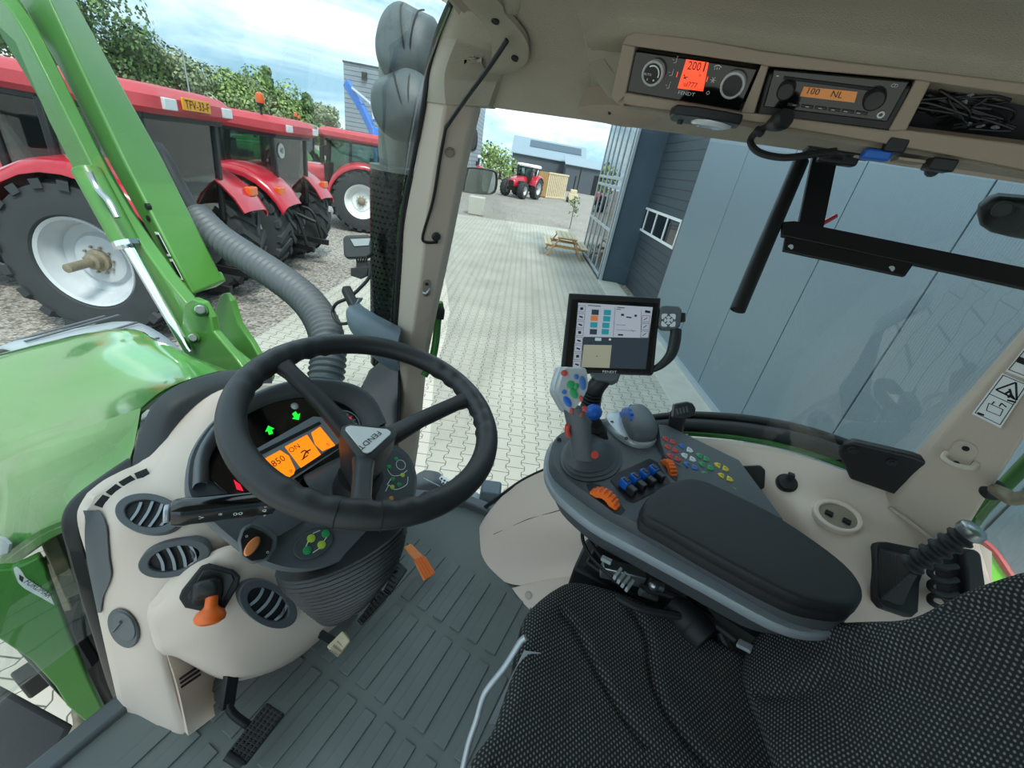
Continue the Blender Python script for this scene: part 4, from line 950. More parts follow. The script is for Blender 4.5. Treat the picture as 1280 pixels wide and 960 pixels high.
rows = [[(196,755,.778),(226,724,.745),(262,701,.715),(300,686,.695),(350,690,.68),(395,720,.66),(430,745,.64)],
        [(191,774,.772),(225,752,.725),(265,733,.69),(305,724,.665),(352,730,.645),(402,748,.63),(440,757,.62)],
        [(195,797,.768),(228,785,.715),(268,775,.67),(308,767,.645),(360,764,.62),(415,762,.61),(445,762,.61)],
        [(202,817,.762),(230,811,.715),(270,809,.67),(310,806,.64),(362,795,.615),(415,775,.605),(447,764,.605)],
        [(214,819,.785),(240,829,.72),(275,842,.675),(310,844,.65),(365,824,.64),(418,783,.63),(448,767,.62)],
        [(224,822,.86),(246,836,.82),(280,850,.79),(315,848,.77),(370,826,.76),(420,786,.75),(450,768,.74)]]
m = MB(); m.slab(Rw(rows, py), V((0,.02,.0)), 4, 4); m.build('knee_panel', 'cab_beige', db, ang=60); POD = Surf(m)
m = MB(); pts = [DSH.hit(u,v,.002)[0] for u,v in [(280,692),(250,709),(215,733)]]
TR_ = []
for v, u0, u1 in ((638,107,126),(648,107,133),(662,108,137),(680,110,138),(698,112.5,139.5),(715,115.5,142),(728,118,139),(745,121.5,131.5),(764,125.5,129)):
    row = []
    for k in range(6):
        for du in (0, 1.5, 3, 5):
            try: row.append(DSH.hit(max(u0 + (u1-u0)*k/5, u0+du), v, .003)[0]); break
            except ValueError: pass
    if len(row) == 6: TR_.append(row)
m.slab(TR_, .002, 1, 3); m.build('grey_side_trim', 'mid_grey', db, ang=60)
m = MB(); sl = [(120,633),(133,618),(148,606),(165,596),(184,588)]
pq = [DSH.hit(u+4,v+2,.001)[0] for u, v in sl]
for a, b in zip(pq[:-1], pq[1:]): m.bar(a.lerp(b,.08), a.lerp(b,.92), .020, .003, up=V((0,-.6,.8)))
m.build('windscreen_slots', 'ink', db)
w0 = [py(207,812,.775), py(222,858,.757), pz(236,920,1.555)]; w1 = [py(250,812,.80), py(254,855,.79), pz(262,900,1.555)]; w2 = [py(292,812,.83), py(290,850,.82), pz(287,881,1.555)]
m = MB(); m.slab([w0, w1, w2], V((0,.02,0)), 4, 4); m.build('foot_panel', 'cab_beige', db, ang=60); FP = Surf(m)
m = MB(); m.box((.66,.955,1.76), (.9,.02,.44)); m.box((.30,.90,1.7), (.08,.1,.3)); m.build('footwell_back', 'black_plastic', db)
m = MB()
for k in range(3): m.bar(FP.hit(224+1*k,849+5*k,.001)[0], FP.hit(248+1*k,833+5*k,.001)[0], .004, .004)
m.build('foot_vent_slots', 'ink', db)
m = MB(); cover_c, n = DSH.hit(156,784,.001); pl = Pl.nrm(cover_c, DSH.nrm([(150,775),(156,784),(160,795),(165,780)]), 145,784,170,784)
pl.poly(m, ell(156,784,26,16.5,62), 0, .005); cv = m.build('round_cover', 'mid_grey', db, bevel=.002)
m = MB(); pl.poly(m, ell(156,783,19,12,62), .005, .007); m.bar(pl.at(141,789,.008), pl.at(151,777,.008), .006, .006, up=pl.Z); m.build('latch', 'grey_shell', cv, bevel=.001)

def vent(S, u, v, a, b, ang, label, flip=1):
    c, n = S.hit(u, v, .001); cs, sn = cos(radians(ang)), sin(radians(ang))
    n = S.nrm([(u,v),(u+a*.5*cs,v+a*.5*sn),(u-a*.5*cs,v-a*.5*sn),(u-b*.5*sn,v+b*.5*cs),(u+b*.5*sn,v-b*.5*cs)])
    pl = Pl.nrm(c, n, u-a*cs, v-a*sn, u+a*cs, v+a*sn)
    t = thing('air_vent', label, 'air vent', c, 'oval dash air vents')
    def L(pts): return [((p-c).dot(pl.X), (p-c).dot(pl.Y)) for p in [pl.at(*q) for q in pts]]
    O = L(ell(u,v,a,b,ang,36)); Ii = L([(u+(x-u)*1, v+(y-v)*1) for x, y in ell(u,v,a*.70,b*.68,ang,36)])
    m = MB(); ringplate(m, c - pl.Z*.012, pl.X, pl.Y, O, Ii, pl.Z*.020); m.build('bezel', 'mid_grey', t, bevel=.002)
    m = MB(); pl.flat(m, c, Ii, -.010, .001); m.build('cavity', 'ink', t)
    A = max(x for x, y in Ii); Bm = max(y for x, y in Ii)
    for k in range(4):
        x = A*(-.62 + .42*k); h = Bm*sqrt(max(0, 1-(x/A)**2))*.97
        m = MB(); r1 = [pl.loc(x + .004*flip*cos(pi*.5*q), h*q, .003+.003*(1-q*q), c) for q in (-1,-.5,0,.5,1)]
        m.slab([r1, [p + pl.Z*.003 + pl.X*.005*flip for p in r1]], pl.X*.0016, 3, 1); m.build('slat', 'edge_grey', t)
    m = MB(); x = A*.70*flip; m.tube([pl.loc(x,-Bm*.35,.004,c), pl.loc(x+.003*flip,0,.009,c), pl.loc(x,Bm*.35,.004,c)], .0028, 8); m.build('adjuster', 'mid_grey', t)
    return t
vent(DSH, 187,643,42,25,8,'oval grey dash vent topmost, half behind the indicator stalk')
vent(DSH, 219,696,46,22,-14,'oval grey dash vent in the middle, left of the orange knob')
vent(POD, 333,754,40,26,32,'oval grey dash vent right of the orange knob')

# reverser boot and orange lever
c, n = POD.hit(263,738,.001); n = POD.nrm([(263,738),(245,735),(280,740),(262,725),(262,752)]); pl = Pl.nrm(c, n, 235,745,290,735)
sh = thing('shuttle_lever', 'orange mushroom lever knob in a black rubber boot on the dash', 'lever', c)
m = MB(); pl.poly(m, [(224,746),(228,736),(252,706),(262,703),(292,711),(301,719),(299,730),(280,762),(270,766),(232,758)], 0, .008); m.build('boot_frame', 'rubber', sh, bevel=.004, seg=3)
m = MB(); pl.poly(m, [(234,745),(254,713),(262,711),(290,717),(293,724),(277,755),(268,758),(240,752)], .008, .011); m.build('boot_recess', 'soft_black', sh, bevel=.002)
m = MB(); k0 = pl.at(258,738,.01); k1 = pl.at(266,722,.03); m.rings([[pl.loc(((p[0])*s), (p[1])*s, h, pl.at(u,v)) for p in rrect(.055,.05,.016)] for u,v,h,s in ((260,738,.01,1.0),(261,734,.016,.96),(262,730,.022,.86),(262,728,.028,.82),(262,726,.034,.70),(262,725,.038,.5))]); m.build('boot_bellows', 'black_plastic', sh)
kc = pl.at(263,768,.032); kt = pl.at(265,745,.024)
m = MB(); ax_ = (kc-kt).normalized(); m.lathe([(.010,-.012),(.011,.0),(.0115,.018),(.015,.023),(.0245,.030),(.0275,.038),(.026,.045),(.018,.0505),(.004,.052)], kt, ax_, 28); m.build('knob', 'orange', sh)

# column gaiter
ga = MB(); R_ = []
tp = [(pd(352,700,.86), pd(506,652,.80)), (pd(357,714,.86), pd(506,668,.80)), (pd(368,728,.86), pd(503,686,.81)), (pd(380,742,.86), pd(497,704,.81)), (pd(392,755,.86), pd(486,722,.815)), (pd(402,766,.86), pd(470,742,.82)), (pd(412,772,.86), pd(450,760,.83))]
N = 26
la = catmull([a for a, b in tp], 6); lb = catmull([b for a, b in tp], 6)
for i, (a, b) in enumerate(zip(la, lb)):
    c = (a+b)/2; x = (b-a)/2; zd = V((.82,.33,-.1)).normalized(); zd = (zd - x.normalized()*zd.dot(x.normalized())).normalized()
    s = 1.0 + (.022 if i % 2 else -.012); R_.append([c + x*s*cos(2*pi*k/N) + zd*(x.length*.62*s*sin(2*pi*k/N)) for k in range(N)])
ga.rings(R_); tag(ga.build('column_gaiter', 'soft_black', ang=20), 'black ribbed rubber gaiter under the steering column', 'gaiter')

# ---- steering wheel
WC = V((.475,.443,2.469)); WN = V((-.018,-.227,1.0)).normalized()
W1 = V((1,0,0)); W1 = (W1 - WN*W1.dot(WN)).normalized(); W2 = WN.cross(W1)
sw = thing('steering_wheel', 'black three spoke steering wheel with silver triangular badge', 'steering wheel', WC - WN*.06)
def wang(u, v): p = pp(u, v, WC, WN) - WC; return atan2(p.dot(W2), p.dot(W1))
m = MB(); Rr = []; NS = 120; a1, a2, a3 = wang(348,452), wang(592,497), wang(448,650)
for i in range(NS):
    a = 2*pi*i/NS; ctr = WC + (W1*cos(a)+W2*sin(a))*.212; out = (W1*cos(a)+W2*sin(a)); ring = []
    near = min(abs((a-q+pi) % (2*pi)-pi) for q in (a1, a2, a3)); grip = 0
    if near < .52: grip = .0022*cos(near*38) * (1 if near > .1 else 0)
    if near < .12: grip += .003*(1-near/.12)
    for k in range(16):
        b = 2*pi*k/16; rr_ = .0205 + (grip if cos(b) < .3 else 0)
        ring.append(ctr + out*cos(b)*rr_*1.02 + WN*sin(b)*rr_)
    Rr.append(ring)
m.rings(Rr, closed=True); rim = m.build('rim', 'soft_black', sw, ang=60)
m = MB()
for da in (-.135, .135):
    a = a3+da; out = W1*cos(a)+W2*sin(a); ctr = WC+out*.212; m.tube([ctr+out*.0212*cos(b)+WN*.0212*sin(b) for b in [2*pi*k/24 for k in range(24)]], .0009, 5, sm=0, closed=True)
m.build('rim_seams', 'ink', rim)
BZ = -.045
def bw(u, v, h): return pp(u, v, WC+WN*h, WN)
hubc = bw(458, 549, BZ)
for u, v, q in ((348,452,0),(592,497,1),(447,650,2)):
    a = (a1,a2,a3)[q]; e = WC + (W1*cos(a)+W2*sin(a))*.205; d = (e-hubc); ln_ = d.length
    s = d.cross(WN).normalized(); m = MB(); rg = []
    for t, w, h, dz in ((.0,.026,.020,-.030),(.2,.021,.018,-.022),(.5,.017,.014,-.006),(.85,.016,.013,0),(1.0,.022,.014,0)):
        c = hubc + d*t + WN*dz; rg.append([c + s*(x*w*2) + WN*(y*h*2) for x, y in rrect(.9,.9,.3,3)])
    m.rings(rg); m.build('spoke', 'soft_black', sw, ang=50)
m = MB(); tri = [bw(u,v,BZ+.012) for u,v in [(430,533),(440,529),(488,534),(494,541),(492,547),(466,572),(458,575),(451,572),(429,541)]]
cen = sum(tri, V((0,0,0)))/len(tri)
m.rings([[cen+(p-cen)*k+WN*h for p in tri] for k, h in ((.86,.0),(1.08,-.004),(1.1,-.03),(.95,-.07),(.8,-.12))]); m.build('hub', 'soft_black', sw, ang=50)
BP = Pl.nrm(bw(458,549,BZ+.0125), WN, 445,536,485,541)
m = MB(); BP.poly(m, [(432,535),(438,533),(484,537.5),(488.5,541),(488,544),(464,566),(459,568),(454,566),(431.5,538.5)], 0, .003); bd = m.build('badge', 'ring_silver', sw, bevel=.001)
m = MB(); Xb = (BP.at(450,561)-BP.at(476,540)).normalized(); Pb = Pl(BP.at(463,550,.0032), Xb, BP.Z.cross(Xb)); text(m, 'FENDT', .0145, BP.at(462,550,.0034), Pb.X, Pb.Y, 1.25); m.build('badge_letters', 'ink', bd)
# column under the hub
m = MB(); m.cyl(cen-WN*.1, cen-WN*.1+V((0,.08,-.22)), .042, 24, .05); m.build('column', 'black_plastic', sw)

# ---- instrument pod on the column
IN = V((-.05,-.62,.78)).normalized(); IO = V((.47,.60,2.345))
IP = Pl.nrm(IO, IN, 325,577,400,533)
ip = thing('instrument_cluster', 'dark instrument cluster with orange displays behind the steering wheel', 'instrument panel', IO)
out = [(232,606),(236,572),(250,545),(270,522),(298,500),(340,482),(380,476),(420,479),(450,488),(470,506),(482,532),(492,552),(512,570),(521,592),(521,615),(512,640),(490,664),(455,690),(420,705),(385,713),(350,710),(318,697),(285,672),(255,645),(238,625)]
Op = [IP.at(u,v,0) for u,v in out]; cc = sum(Op, V((0,0,0)))/len(Op)
m = MB(); Od = catmull(Op, 3, True)
m.rings([[cc+(p-cc)*k+IP.Z*h for p in Od] for k, h in ((.93,.0),(.985,.003),(1.0,-.004),(.99,-.03),(.86,-.08),(.6,-.12))]); m.build('pod_shell', 'grey_shell', ip, ang=50)
# hood (visor) raised around the top of the dials
vis = [(240,612),(243,575),(256,549),(276,526),(302,505),(342,488),(382,481),(420,484),(447,493),(464,510),(476,535)]
m = MB(); r0 = catmull([IP.at(u,v,.002) for u,v in vis], 4)
inn = catmull([IP.at(cu+(u-cu)*.84, cv+(v-cv)*.84, .006) for (u,v), (cu,cv) in zip(vis, [(360,580)]*len(vis))], 4)
m.slab([r0, [p*1.0 + IP.Z*.030 for p in r0], [a.lerp(b,.35)+IP.Z*.034 for a, b in zip(r0, inn)], [a.lerp(b,.8)+IP.Z*.02 for a, b in zip(r0, inn)], [p for p in inn]], IP.Z*-.004, 1, 3); m.build('visor', 'grey_shell', ip, ang=60)
m = MB(); IP.poly(m, [(262,600),(262,572),(274,548),(294,524),(322,506),(356,496),(392,492),(424,494),(444,504),(458,524),(466,550),(440,592),(400,618),(340,628),(290,624)], .001, .006); m.build('dial_face', 'black_gloss', ip, bevel=.001)
m = MB(); IP.poly(m, [(312,566),(391,521),(416,523),(432,556),(356,606),(318,585)], .006, .008); m.build('display_frame', 'edge_grey', ip)
m = MB(); IP.poly(m, [(315,569),(399,527),(402,530),(318,573)], .008, .0088); IP.poly(m, [(357,602),(430,556),(428,551),(354,598)], .008, .0088); m.build('display_band', 'ink', ip)
for q, w_ in (([(324,577),(350,563),(361,570),(369,587),(367,593),(355,601)], 'a'), ([(356,558.5),(383.5,543.5),(401,568.5),(376,585)], 'b'), ([(389,541),(400,533.5),(419,557),(403,564),(394,556)], 'c')):
    m = MB(); IP.poly(m, q, .008, .009); ds = m.build('display', 'lcd_orange', ip)
    m = MB()
    if w_ == 'a': IP.txt(m, '850', 348, 576.5, .018, .0093, .95); IP.txt(m, 'o', 363, 588.5, .012, .0093)
    if w_ == 'b':
        IP.txt(m, 'ON', 368, 560.5, .0145, .0093, 1.0)
        m.tube([IP.at(379,574,.0095), IP.at(382,566,.0095), IP.at(388,562,.0095)], .0014, 6); m.tube([IP.at(376,566,.0095), IP.at(381,563,.0095), IP.at(386,567,.0095)], .0012, 6); m.tube([IP.at(377,575,.0095), IP.at(385,569,.0095)], .001, 6, sm=0)
    if w_ == 'c': IP.txt(m, '0', 410, 556, .011, .0093)
    m.build('display_figures', 'ink', ds)
def arrow(u, v, dx, dy):
    a = V((dx, dy)).normalized() if False else (dx, dy); L = sqrt(dx*dx+dy*dy); ex, ey = dx/L, dy/L; nx, ny = -ey, ex
    return [(u+ex*6, v+ey*6), (u+nx*6, v+ny*6), (u+nx*2.6, v+ny*2.6), (u-ex*5+nx*2.6, v-ey*5+ny*2.6), (u-ex*5-nx*2.6, v-ey*5-ny*2.6), (u-nx*2.6, v-ny*2.6), (u-nx*6, v-ny*6)]
for u, v, dx, dy in ((337,538,-.35,-1),(370,520,.55,.8)):
    m = MB(); IP.poly(m, arrow(u,v,dx,dy), .006, .0075); m.build('turn_arrow', 'lamp_green', ip)
m = MB(); m.ball(IP.at(368,508,.004), .008, 14); m.build('pale_ball', 'lamp_glass', ip)  # small pale glossy ball on the dial face
m = MB(); gc = IP.at(432,530,.0065); R = [[gc + (IP.X*cos(a)+IP.Y*sin(a))*r for r in (.030,.0325)] for a in [radians(-35+k*9) for k in range(22)]]; m.slab(R, IP.Z*.0006, 1, 1)
for k in range(8):
    a = radians(-30+24*k); m.bar(gc+(IP.X*cos(a)+IP.Y*sin(a))*.020, gc+(IP.X*cos(a)+IP.Y*sin(a))*.026, .0014, .0006, up=IP.Z)
m.build('gauge_arc', 'silver_plastic', ip)
m = MB(); IP.txt(m, 'S', 416,506, .012, .0065); m.box(IP.at(437,523,.0068), (.008,.006,.001), ax=IP.A); m.build('warning_marks', 'lamp_red', ip)
m = MB(); IP.poly(m, [(292,600),(300,606),(304,614),(296,612)], .006, .008); m.build('warning_lamp', 'lamp_red', ip)
m = MB(); rows = [[IP.at(380,594,.006),IP.at(410,578,.006),IP.at(436,566,.006)],[IP.at(384,604,.03),IP.at(416,590,.034),IP.at(446,578,.03)],[IP.at(405,630,.03),IP.at(430,622,.034),IP.at(452,612,.03)],[IP.at(406,634,.0),IP.at(432,626,.0),IP.at(454,616,.0)]]
m.slab(rows, IP.Z*-.004, 3, 3); m.build('column_cover', 'charcoal', ip, ang=50)
# button keypads
KP = Pl(IP.at(500,606,.004), IP.X, IP.Y)
m = MB(); IP.poly(m, [(480,566),(495,562),(511,576),(517,594),(516,618),(506,640),(488,655),(474,660),(468,640),(470,600)], .002, .005); kp = m.build('side_keypad', 'charcoal', ip, bevel=.0015)
m = MB(); 
for pts in ([(484,586),(490,594),(500,594),(509,588)],[(484,606),(489,598)],[(486,606),(494,612),(508,606),(510,596)],[(482,614),(486,606)]): m.tube([IP.at(u,v,.0055) for u,v in pts], .0008, 5)
m.lathe([(.012,0),(.012,.0006),(.0108,.0006),(.0108,0)], IP.at(501,581,.005), IP.Z, 24, closed=True); m.build('key_lines', 'white', kp)
for u, v, mt in ((486,584,'key_green'),(495,574,'key_green'),(503,594,'key_lime'),(491,599,'key_green'),(499,606,'key_green'),(490,609,'key_lime'),(489,623,'orange_soft')):
    m = MB(); m.lathe([(.0052,0),(.0050,.002),(.003,.0026)], IP.at(u,v,.005), IP.Z, 16); m.build('key', mt, kp)
m = MB(); IP.poly(m, ell(391,680,27,17,-28), .002, .005); kp2 = m.build('lower_keypad', 'charcoal', ip, bevel=.0015)
m = MB()
for a, b in (((380,689),(387,673)),((391,691),(406,681)),((391,667),(400,663)),((405,676),(411,668))): m.tube([IP.at(*a,.0055), IP.at(*b,.0055)], .0008, 5, sm=0)
m.build('key_lines', 'white', kp2)
for u, v, mt in ((389,673,'key_lime'),(407,667,'key_green'),(402,681,'key_lime'),(384,688,'key_green')):
    m = MB(); m.lathe([(.0075,0),(.007,.002),(.004,.0028)], IP.at(u,v,.005), IP.Z, 18); m.build('key', mt, kp2)
rk = thing('rotary_switch', 'black switch with orange rocker below the steering wheel rim', 'switch', IP.at(316,684))
m = MB(); IP.poly(m, [(296,676),(300,662),(312,656),(330,662),(344,672),(342,688),(332,702),(314,706),(300,698)], .0, .022); m.build('housing', 'grey_shell', rk, bevel=.004, seg=3)
m = MB(); IP.poly(m, [(300,676),(304,664),(313,659),(328,665),(340,675),(338,688),(330,699),(314,702),(303,695)], .022, .025); m.build('face', 'black_plastic', rk, bevel=.001)
m = MB(); m.rings([[IP.at(315+ (u-315)*k, 683+(v-683)*k, h) for u, v in ell(315,683,15,6.5,-52,20)] for k, h in ((1,.025),(1,.032),(.8,.036),(.4,.037))]); m.build('rocker', 'orange_soft', rk)
m = MB(); IP.txt(m, 'o', 308,670,.008,.0255); IP.txt(m, 'o', 334,690,.008,.0255); m.build('marks', 'white', rk)
m = MB(); rows = [[IP.at(312,655,.022),IP.at(330,662,.022),IP.at(345,672,.022)],[IP.at(330,642,.012),IP.at(350,650,.012),IP.at(365,660,.012)],[IP.at(352,630,.0),IP.at(372,640,.0),IP.at(385,648,.0)]]; m.slab(rows, IP.Z*-.01, 3, 3); m.build('switch_bridge', 'grey_shell', rk, ang=50)

# indicator stalk
st = thing('indicator_stalk', 'black multifunction stalk with white symbols left of the steering wheel', 'stalk', pd(270,636,.63))
a, b = pd(217,641,.60), pd(330,628,.665); ax = (b-a).normalized(); sx = (V((0,0,1)) - ax*ax.z).normalized(); sy = ax.cross(sx)
m = MB(); m.rings([[a+ax*t + sx*x*r + sy*y*r*.9 for x, y in rrect(2,2,.7,4)] for t, r in ((-.006,.008),(-.002,.0165),(.004,.0185),(.012,.0195),(.02,.0185),(.10,.0185),(.104,.0175),(.108,.0185),(.125,.0185),(.13,.012),(.19,.011))]); m.build('barrel', 'black_gloss', st)
m = MB(); m.cyl(a-ax*.004, a-ax*.011, .013, 18); m.build('end_button', 'silver_plastic', st, bevel=.002)
SP = Pl(a+ax*.06-sy*0, ax, sx); sg_ = 1 if SP.Z.dot(EYE-SP.o) > 0 else -1
m = MB(); F_ = SP.Z*(.0172*sg_); Xs = ax; Ys = (F_.normalized()).cross(Xs)
for t, w in ((.033,'>'),(.056,'*'),(.078,'oo'),(.113,'o')): text(m, w, .012, a+ax*t+F_, Xs, Ys, 1.0)
for k in range(3): text(m, 'o', .007, a+ax*.114+F_+Ys*(-.011+.009*k), Xs, Ys)
m.build('symbols', 'white', st)

# ---- pedals
def pad(t, quad, th, m_, nx, ny, nm='pad', stud=.0032):
    a, b, c, d = quad; X = (b-a); Y = (d-a); Z = X.cross(Y).normalized(); Z = Z if Z.dot(EYE-a) > 0 else -Z
    m = MB(); m.prism(quad, -Z*th); p = m.build(nm, m_, t, bevel=.004, seg=3)
    if nx:
        m = MB()
        for i in range(nx):
            for j in range(ny):
                q = a + X*((i+.5)/nx) + Y*((j+.5)/ny); x, y = X.normalized()*stud, Y.normalized()*stud; k = .45
                m.add([q-x-y,q+x-y,q+x+y,q-x+y,q+(-x-y)*k+Z*.004,q+(x-y)*k+Z*.004,q+(x+y)*k+Z*.004,q+(-x+y)*k+Z*.004], [(0,1,5,4),(1,2,6,5),(2,3,7,6),(3,0,4,7),(4,5,6,7)])
        m.build('studs', m_, p, ang=20)
cp = thing('clutch_pedal', 'black studded clutch pedal hanging at the bottom left of the floor', 'pedal', pz(318,918,1.6))
q = [pz(281,944,1.63), pz(333,878,1.66), pz(356,893,1.645), pz(306,958,1.615)]; pad(cp, q, .02, 'black_plastic', 12, 5)
m = MB(); m.bar(pd(290,838,.98), pd(283,884,.97), .018, .03, up=V((1,0,0))); m.tube([pd(284,878,.97), pd(292,893,.975), pd(318,912,.99)], .010, 8); m.build('arm', 'black_metal', cp, bevel=.003)
m = MB(); m.cyl(pz(283,944,1.63), pz(303,957,1.615), .010, 12); m.build('end_roller', 'rubber', cp)
bp = thing('brake_pedal', 'black studded brake pedal nearer the column gaiter, lower of the pair', 'pedal', pz(467,763,1.62), 'brake pedals')
pad(bp, [pz(447,775,1.64), pz(477,737,1.66), pz(487,744,1.65), pz(453,782,1.63)], .015, 'black_plastic', 8, 4, stud=.0026)
m = MB(); m.bar(pz(470,752,1.63), pz(440,735,1.72), .02, .01); m.build('arm', 'black_metal', bp)
bp = thing('brake_pedal', 'black studded brake pedal beside the orange pedal, upper of the pair', 'pedal', pz(497,722,1.62), 'brake pedals')
pad(bp, [pz(480,738,1.65), pz(498,700,1.67), pz(510,712,1.66), pz(488,744,1.64)], .015, 'black_plastic', 7, 5, stud=.0026)
m = MB(); m.bar(pz(500,715,1.64), pz(470,700,1.74), .02, .01); m.build('arm', 'black_metal', bp)
sp_ = thing('small_pedal', 'small worn beige pedal pad under the dash by the gaiter', 'pedal', pz(422,806,1.6))
pad(sp_, [pz(408,808,1.66), pz(428,788,1.67), pz(438,801,1.66), pz(422,821,1.65)], .014, 'wood_pale', 0, 0)
m = MB()
for k in range(5): m.bar(pz(411+5*k,812-5.5*k+0,1.662).lerp(pz(423+3.5*k,820-5*k,1.654), .05), pz(411+5*k,812-5.5*k,1.662).lerp(pz(423+3.5*k,820-5*k,1.654), .95), .003, .003)
m.build('grooves', 'beige_dark', sp_)
m = MB(); m.bar(pz(418,802,1.65), pz(400,792,1.68), .02, .008); m.build('arm', 'black_metal', sp_)
op = thing('accelerator_pedal', 'orange ribbed accelerator pedal on the floor right of the column', 'pedal', pz(525,700,1.57))
q0 = [pz(506,683,1.66), pz(513,679,1.66), pz(544,716,1.60), pz(530,725,1.60)]
pad(op, [pz(505,684,1.67), pz(514,679,1.67), pz(531,696,1.64), pz(520,702,1.64)], .010, 'orange_soft', 0, 0, 'pad_upper'); pad(op, [pz(517,700,1.645), pz(531,694,1.645), pz(545,716,1.61), pz(530,726,1.61)], .012, 'orange_soft', 0, 0, 'pad')
m = MB()
for k in range(4): f = .15+.23*k; m.bar(pz(517,700,1.646).lerp(pz(531,694,1.646), f), pz(530,726,1.611).lerp(pz(545,716,1.611), f), .004, .004)
m.build('ribs', 'orange', op)

# ================================================================== armrest console with its controls
ar = thing('armrest_console', 'dark grey armrest console with keypad and long padded armrest right of the seat', 'armrest', V((.78,-.1,2.1)))
AP = Pl.nrm(V((.78,-.05,2.29)), UP, 700,580,1000,760)
top = [(689,572),(690,556),(697,544),(712,535),(735,527),(765,522),(800,526),(820,537),(850,560),(905,600),(962,642),(1030,690),(1066,730),(1070,752),(1062,770),(1040,776),(985,760),(900,712),(810,662),(755,632),(710,600),(694,585)]
lip = [(684,575),(685,555),(692,542),(708,532),(735,524),(765,520),(800,524),(820,535),(850,558),(905,598),(962,640),(1030,690),(1066,730),(1070,756),(1060,776),(1030,782),(980,768),(893,722),(800,673),(744,643),(702,609),(688,590)]
def ringz(m, pix, hs, k=1.0):
    m.rings([[AP.at(*p, h) for p in pix] for h in hs]); return m
def scaled(P, k): c = sum(P, V((0,0,0)))/len(P); return [c+(p-c)*k for p in P]
topP = catmull([AP.at(*p) for p in top], 3, True); lipP = catmull([AP.at(*p) for p in lip], 3, True)
m = MB(); m.rings([[p+UP*h for p in scaled(topP,k)] for h, k in ((-.035,1.0),(-.004,1.0),(0,.99))]); m.build('base_shell', 'charcoal', ar, ang=40)
m = MB(); m.rings([[p+UP*h for p in scaled(lipP,k)] for h, k in ((-.052,.985),(-.046,1.0),(-.034,1.0),(-.03,.985))]); m.build('side_lip', 'edge_grey', ar, ang=40)
m = MB(); m.rings([[p+UP*h for p in scaled(lipP,k)] for h, k in ((-.10,.86),(-.052,.97))]); m.build('underside', 'charcoal', ar, ang=40)
padp = [(801,646),(804,632),(822,616),(848,606),(870,606),(900,618),(960,648),(1020,688),(1056,718),(1072,742),(1071,758),(1058,766),(1030,764),(985,752),(900,708),(830,668),(806,655)]
pP = catmull([AP.at(u,v,.025) for u, v in padp], 4, True); pP = [p - UP*.025 for p in pP]
m = MB(); m.rings([[p+UP*h for p in scaled(pP,k)] for h, k in ((.0,1.0),(.018,1.010),(.021,.997),(.024,1.008),(.036,1.0),(.0415,.985),(.0435,.96),(.0445,.9),(.0445,.4))]); m.build('arm_pad', 'rubber', ar, ang=60)

# keypad
kN = V((-.30,-.12,1)).normalized(); KPl = Pl.nrm(AP.at(835,572,.004), kN, 832,549,906,586)
m = MB(); KPl.poly(m, [(819,537),(830,538),(918,581),(972,655),(950,646),(900,615),(850,592),(829,580),(822,560)], -.02, .004); kp = m.build('keypad_panel', 'grey_shell', ar, bevel=.002)
keys = {'key_red':[(832.5,549),(840,552.5),(835,559),(843,563),(838,570.5),(846,574)], 'key_blue':[(853,558),(859,581),(867.5,584.5)], 'key_white':[(861,562.5),(856,570),(864.5,574)],
 'key_green':[(874.5,570),(882,574),(878,581),(887,585),(881,593),(891,597.5)], 'key_yellow':[(897.5,582),(906,586),(902,595),(911,599),(907,608),(916,612.5)]}
lefts = {(832.5,549),(835,559),(838,570.5),(853,558),(859,581),(856,570),(874.5,570),(878,581),(881,593),(897.5,582),(902,595),(907,608)}
kx = (KPl.at(906,586)-KPl.at(897.5,582)).normalized(); kyv = KPl.Z.cross(kx)
mark = MB()
for mt, L in keys.items():
    for u, v in L:
        c = KPl.at(u, v, .004); s = -1 if (u, v) in lefts else 1; m = MB()
        tri = [(s*.0115,0),(s*.006,.0066),(-s*.005,.0085),(-s*.0058,0),(-s*.005,-.0085),(s*.006,-.0066)]
        m.rings([[c + kx*a*k + kyv*b*k + KPl.Z*h for a, b in tri] for h, k in ((0,1),(.002,1),(.0028,.8))]); m.build('key', mt, kp)
        mark.tube([c+kx*(-.003)+KPl.Z*.003, c+kyv*.002+KPl.Z*.003, c+kx*.003+KPl.Z*.003], .0005, 4, sm=0)
mark.build('key_marks', 'ink', kp)

# blue switch bank in its recess
m = MB(); ringz(m, [(763,600),(770,592),(812,573),(822,578),(838,603),(832,608),(792,628),(783,624)], (.0005,.002)); m.build('switch_recess', 'ink', ar)
for k, (u, v) in enumerate([(783,612),(795,606),(807,600.5),(818.5,595)]):
    c = AP.at(u, v, .004); d1 = (AP.at(u+12,v-6)-AP.at(u,v)).normalized(); d2 = UP.cross(d1)
    m = MB(); m.box(c+UP*.008-d2*.012, (.0155,.022,.018), ax=(d1,d2,UP)); lv = m.build('switch_paddle', 'soft_black', ar, bevel=.002)
    m = MB(); m.prism([c+d1*x+d2*y+UP*.0 for x, y in ((-.0085,-.002),(.0085,-.002),(.0085,.02),(-.0085,.02))], UP*.022); b = m.build('switch_lever', 'blue_switch', ar, bevel=.003)
    m = MB(); m.box(c+UP*.0225+d2*.008, (.011,.014,.004), ax=(d1,d2,UP)); m.build('lever_face', 'black_plastic', b, bevel=.001)
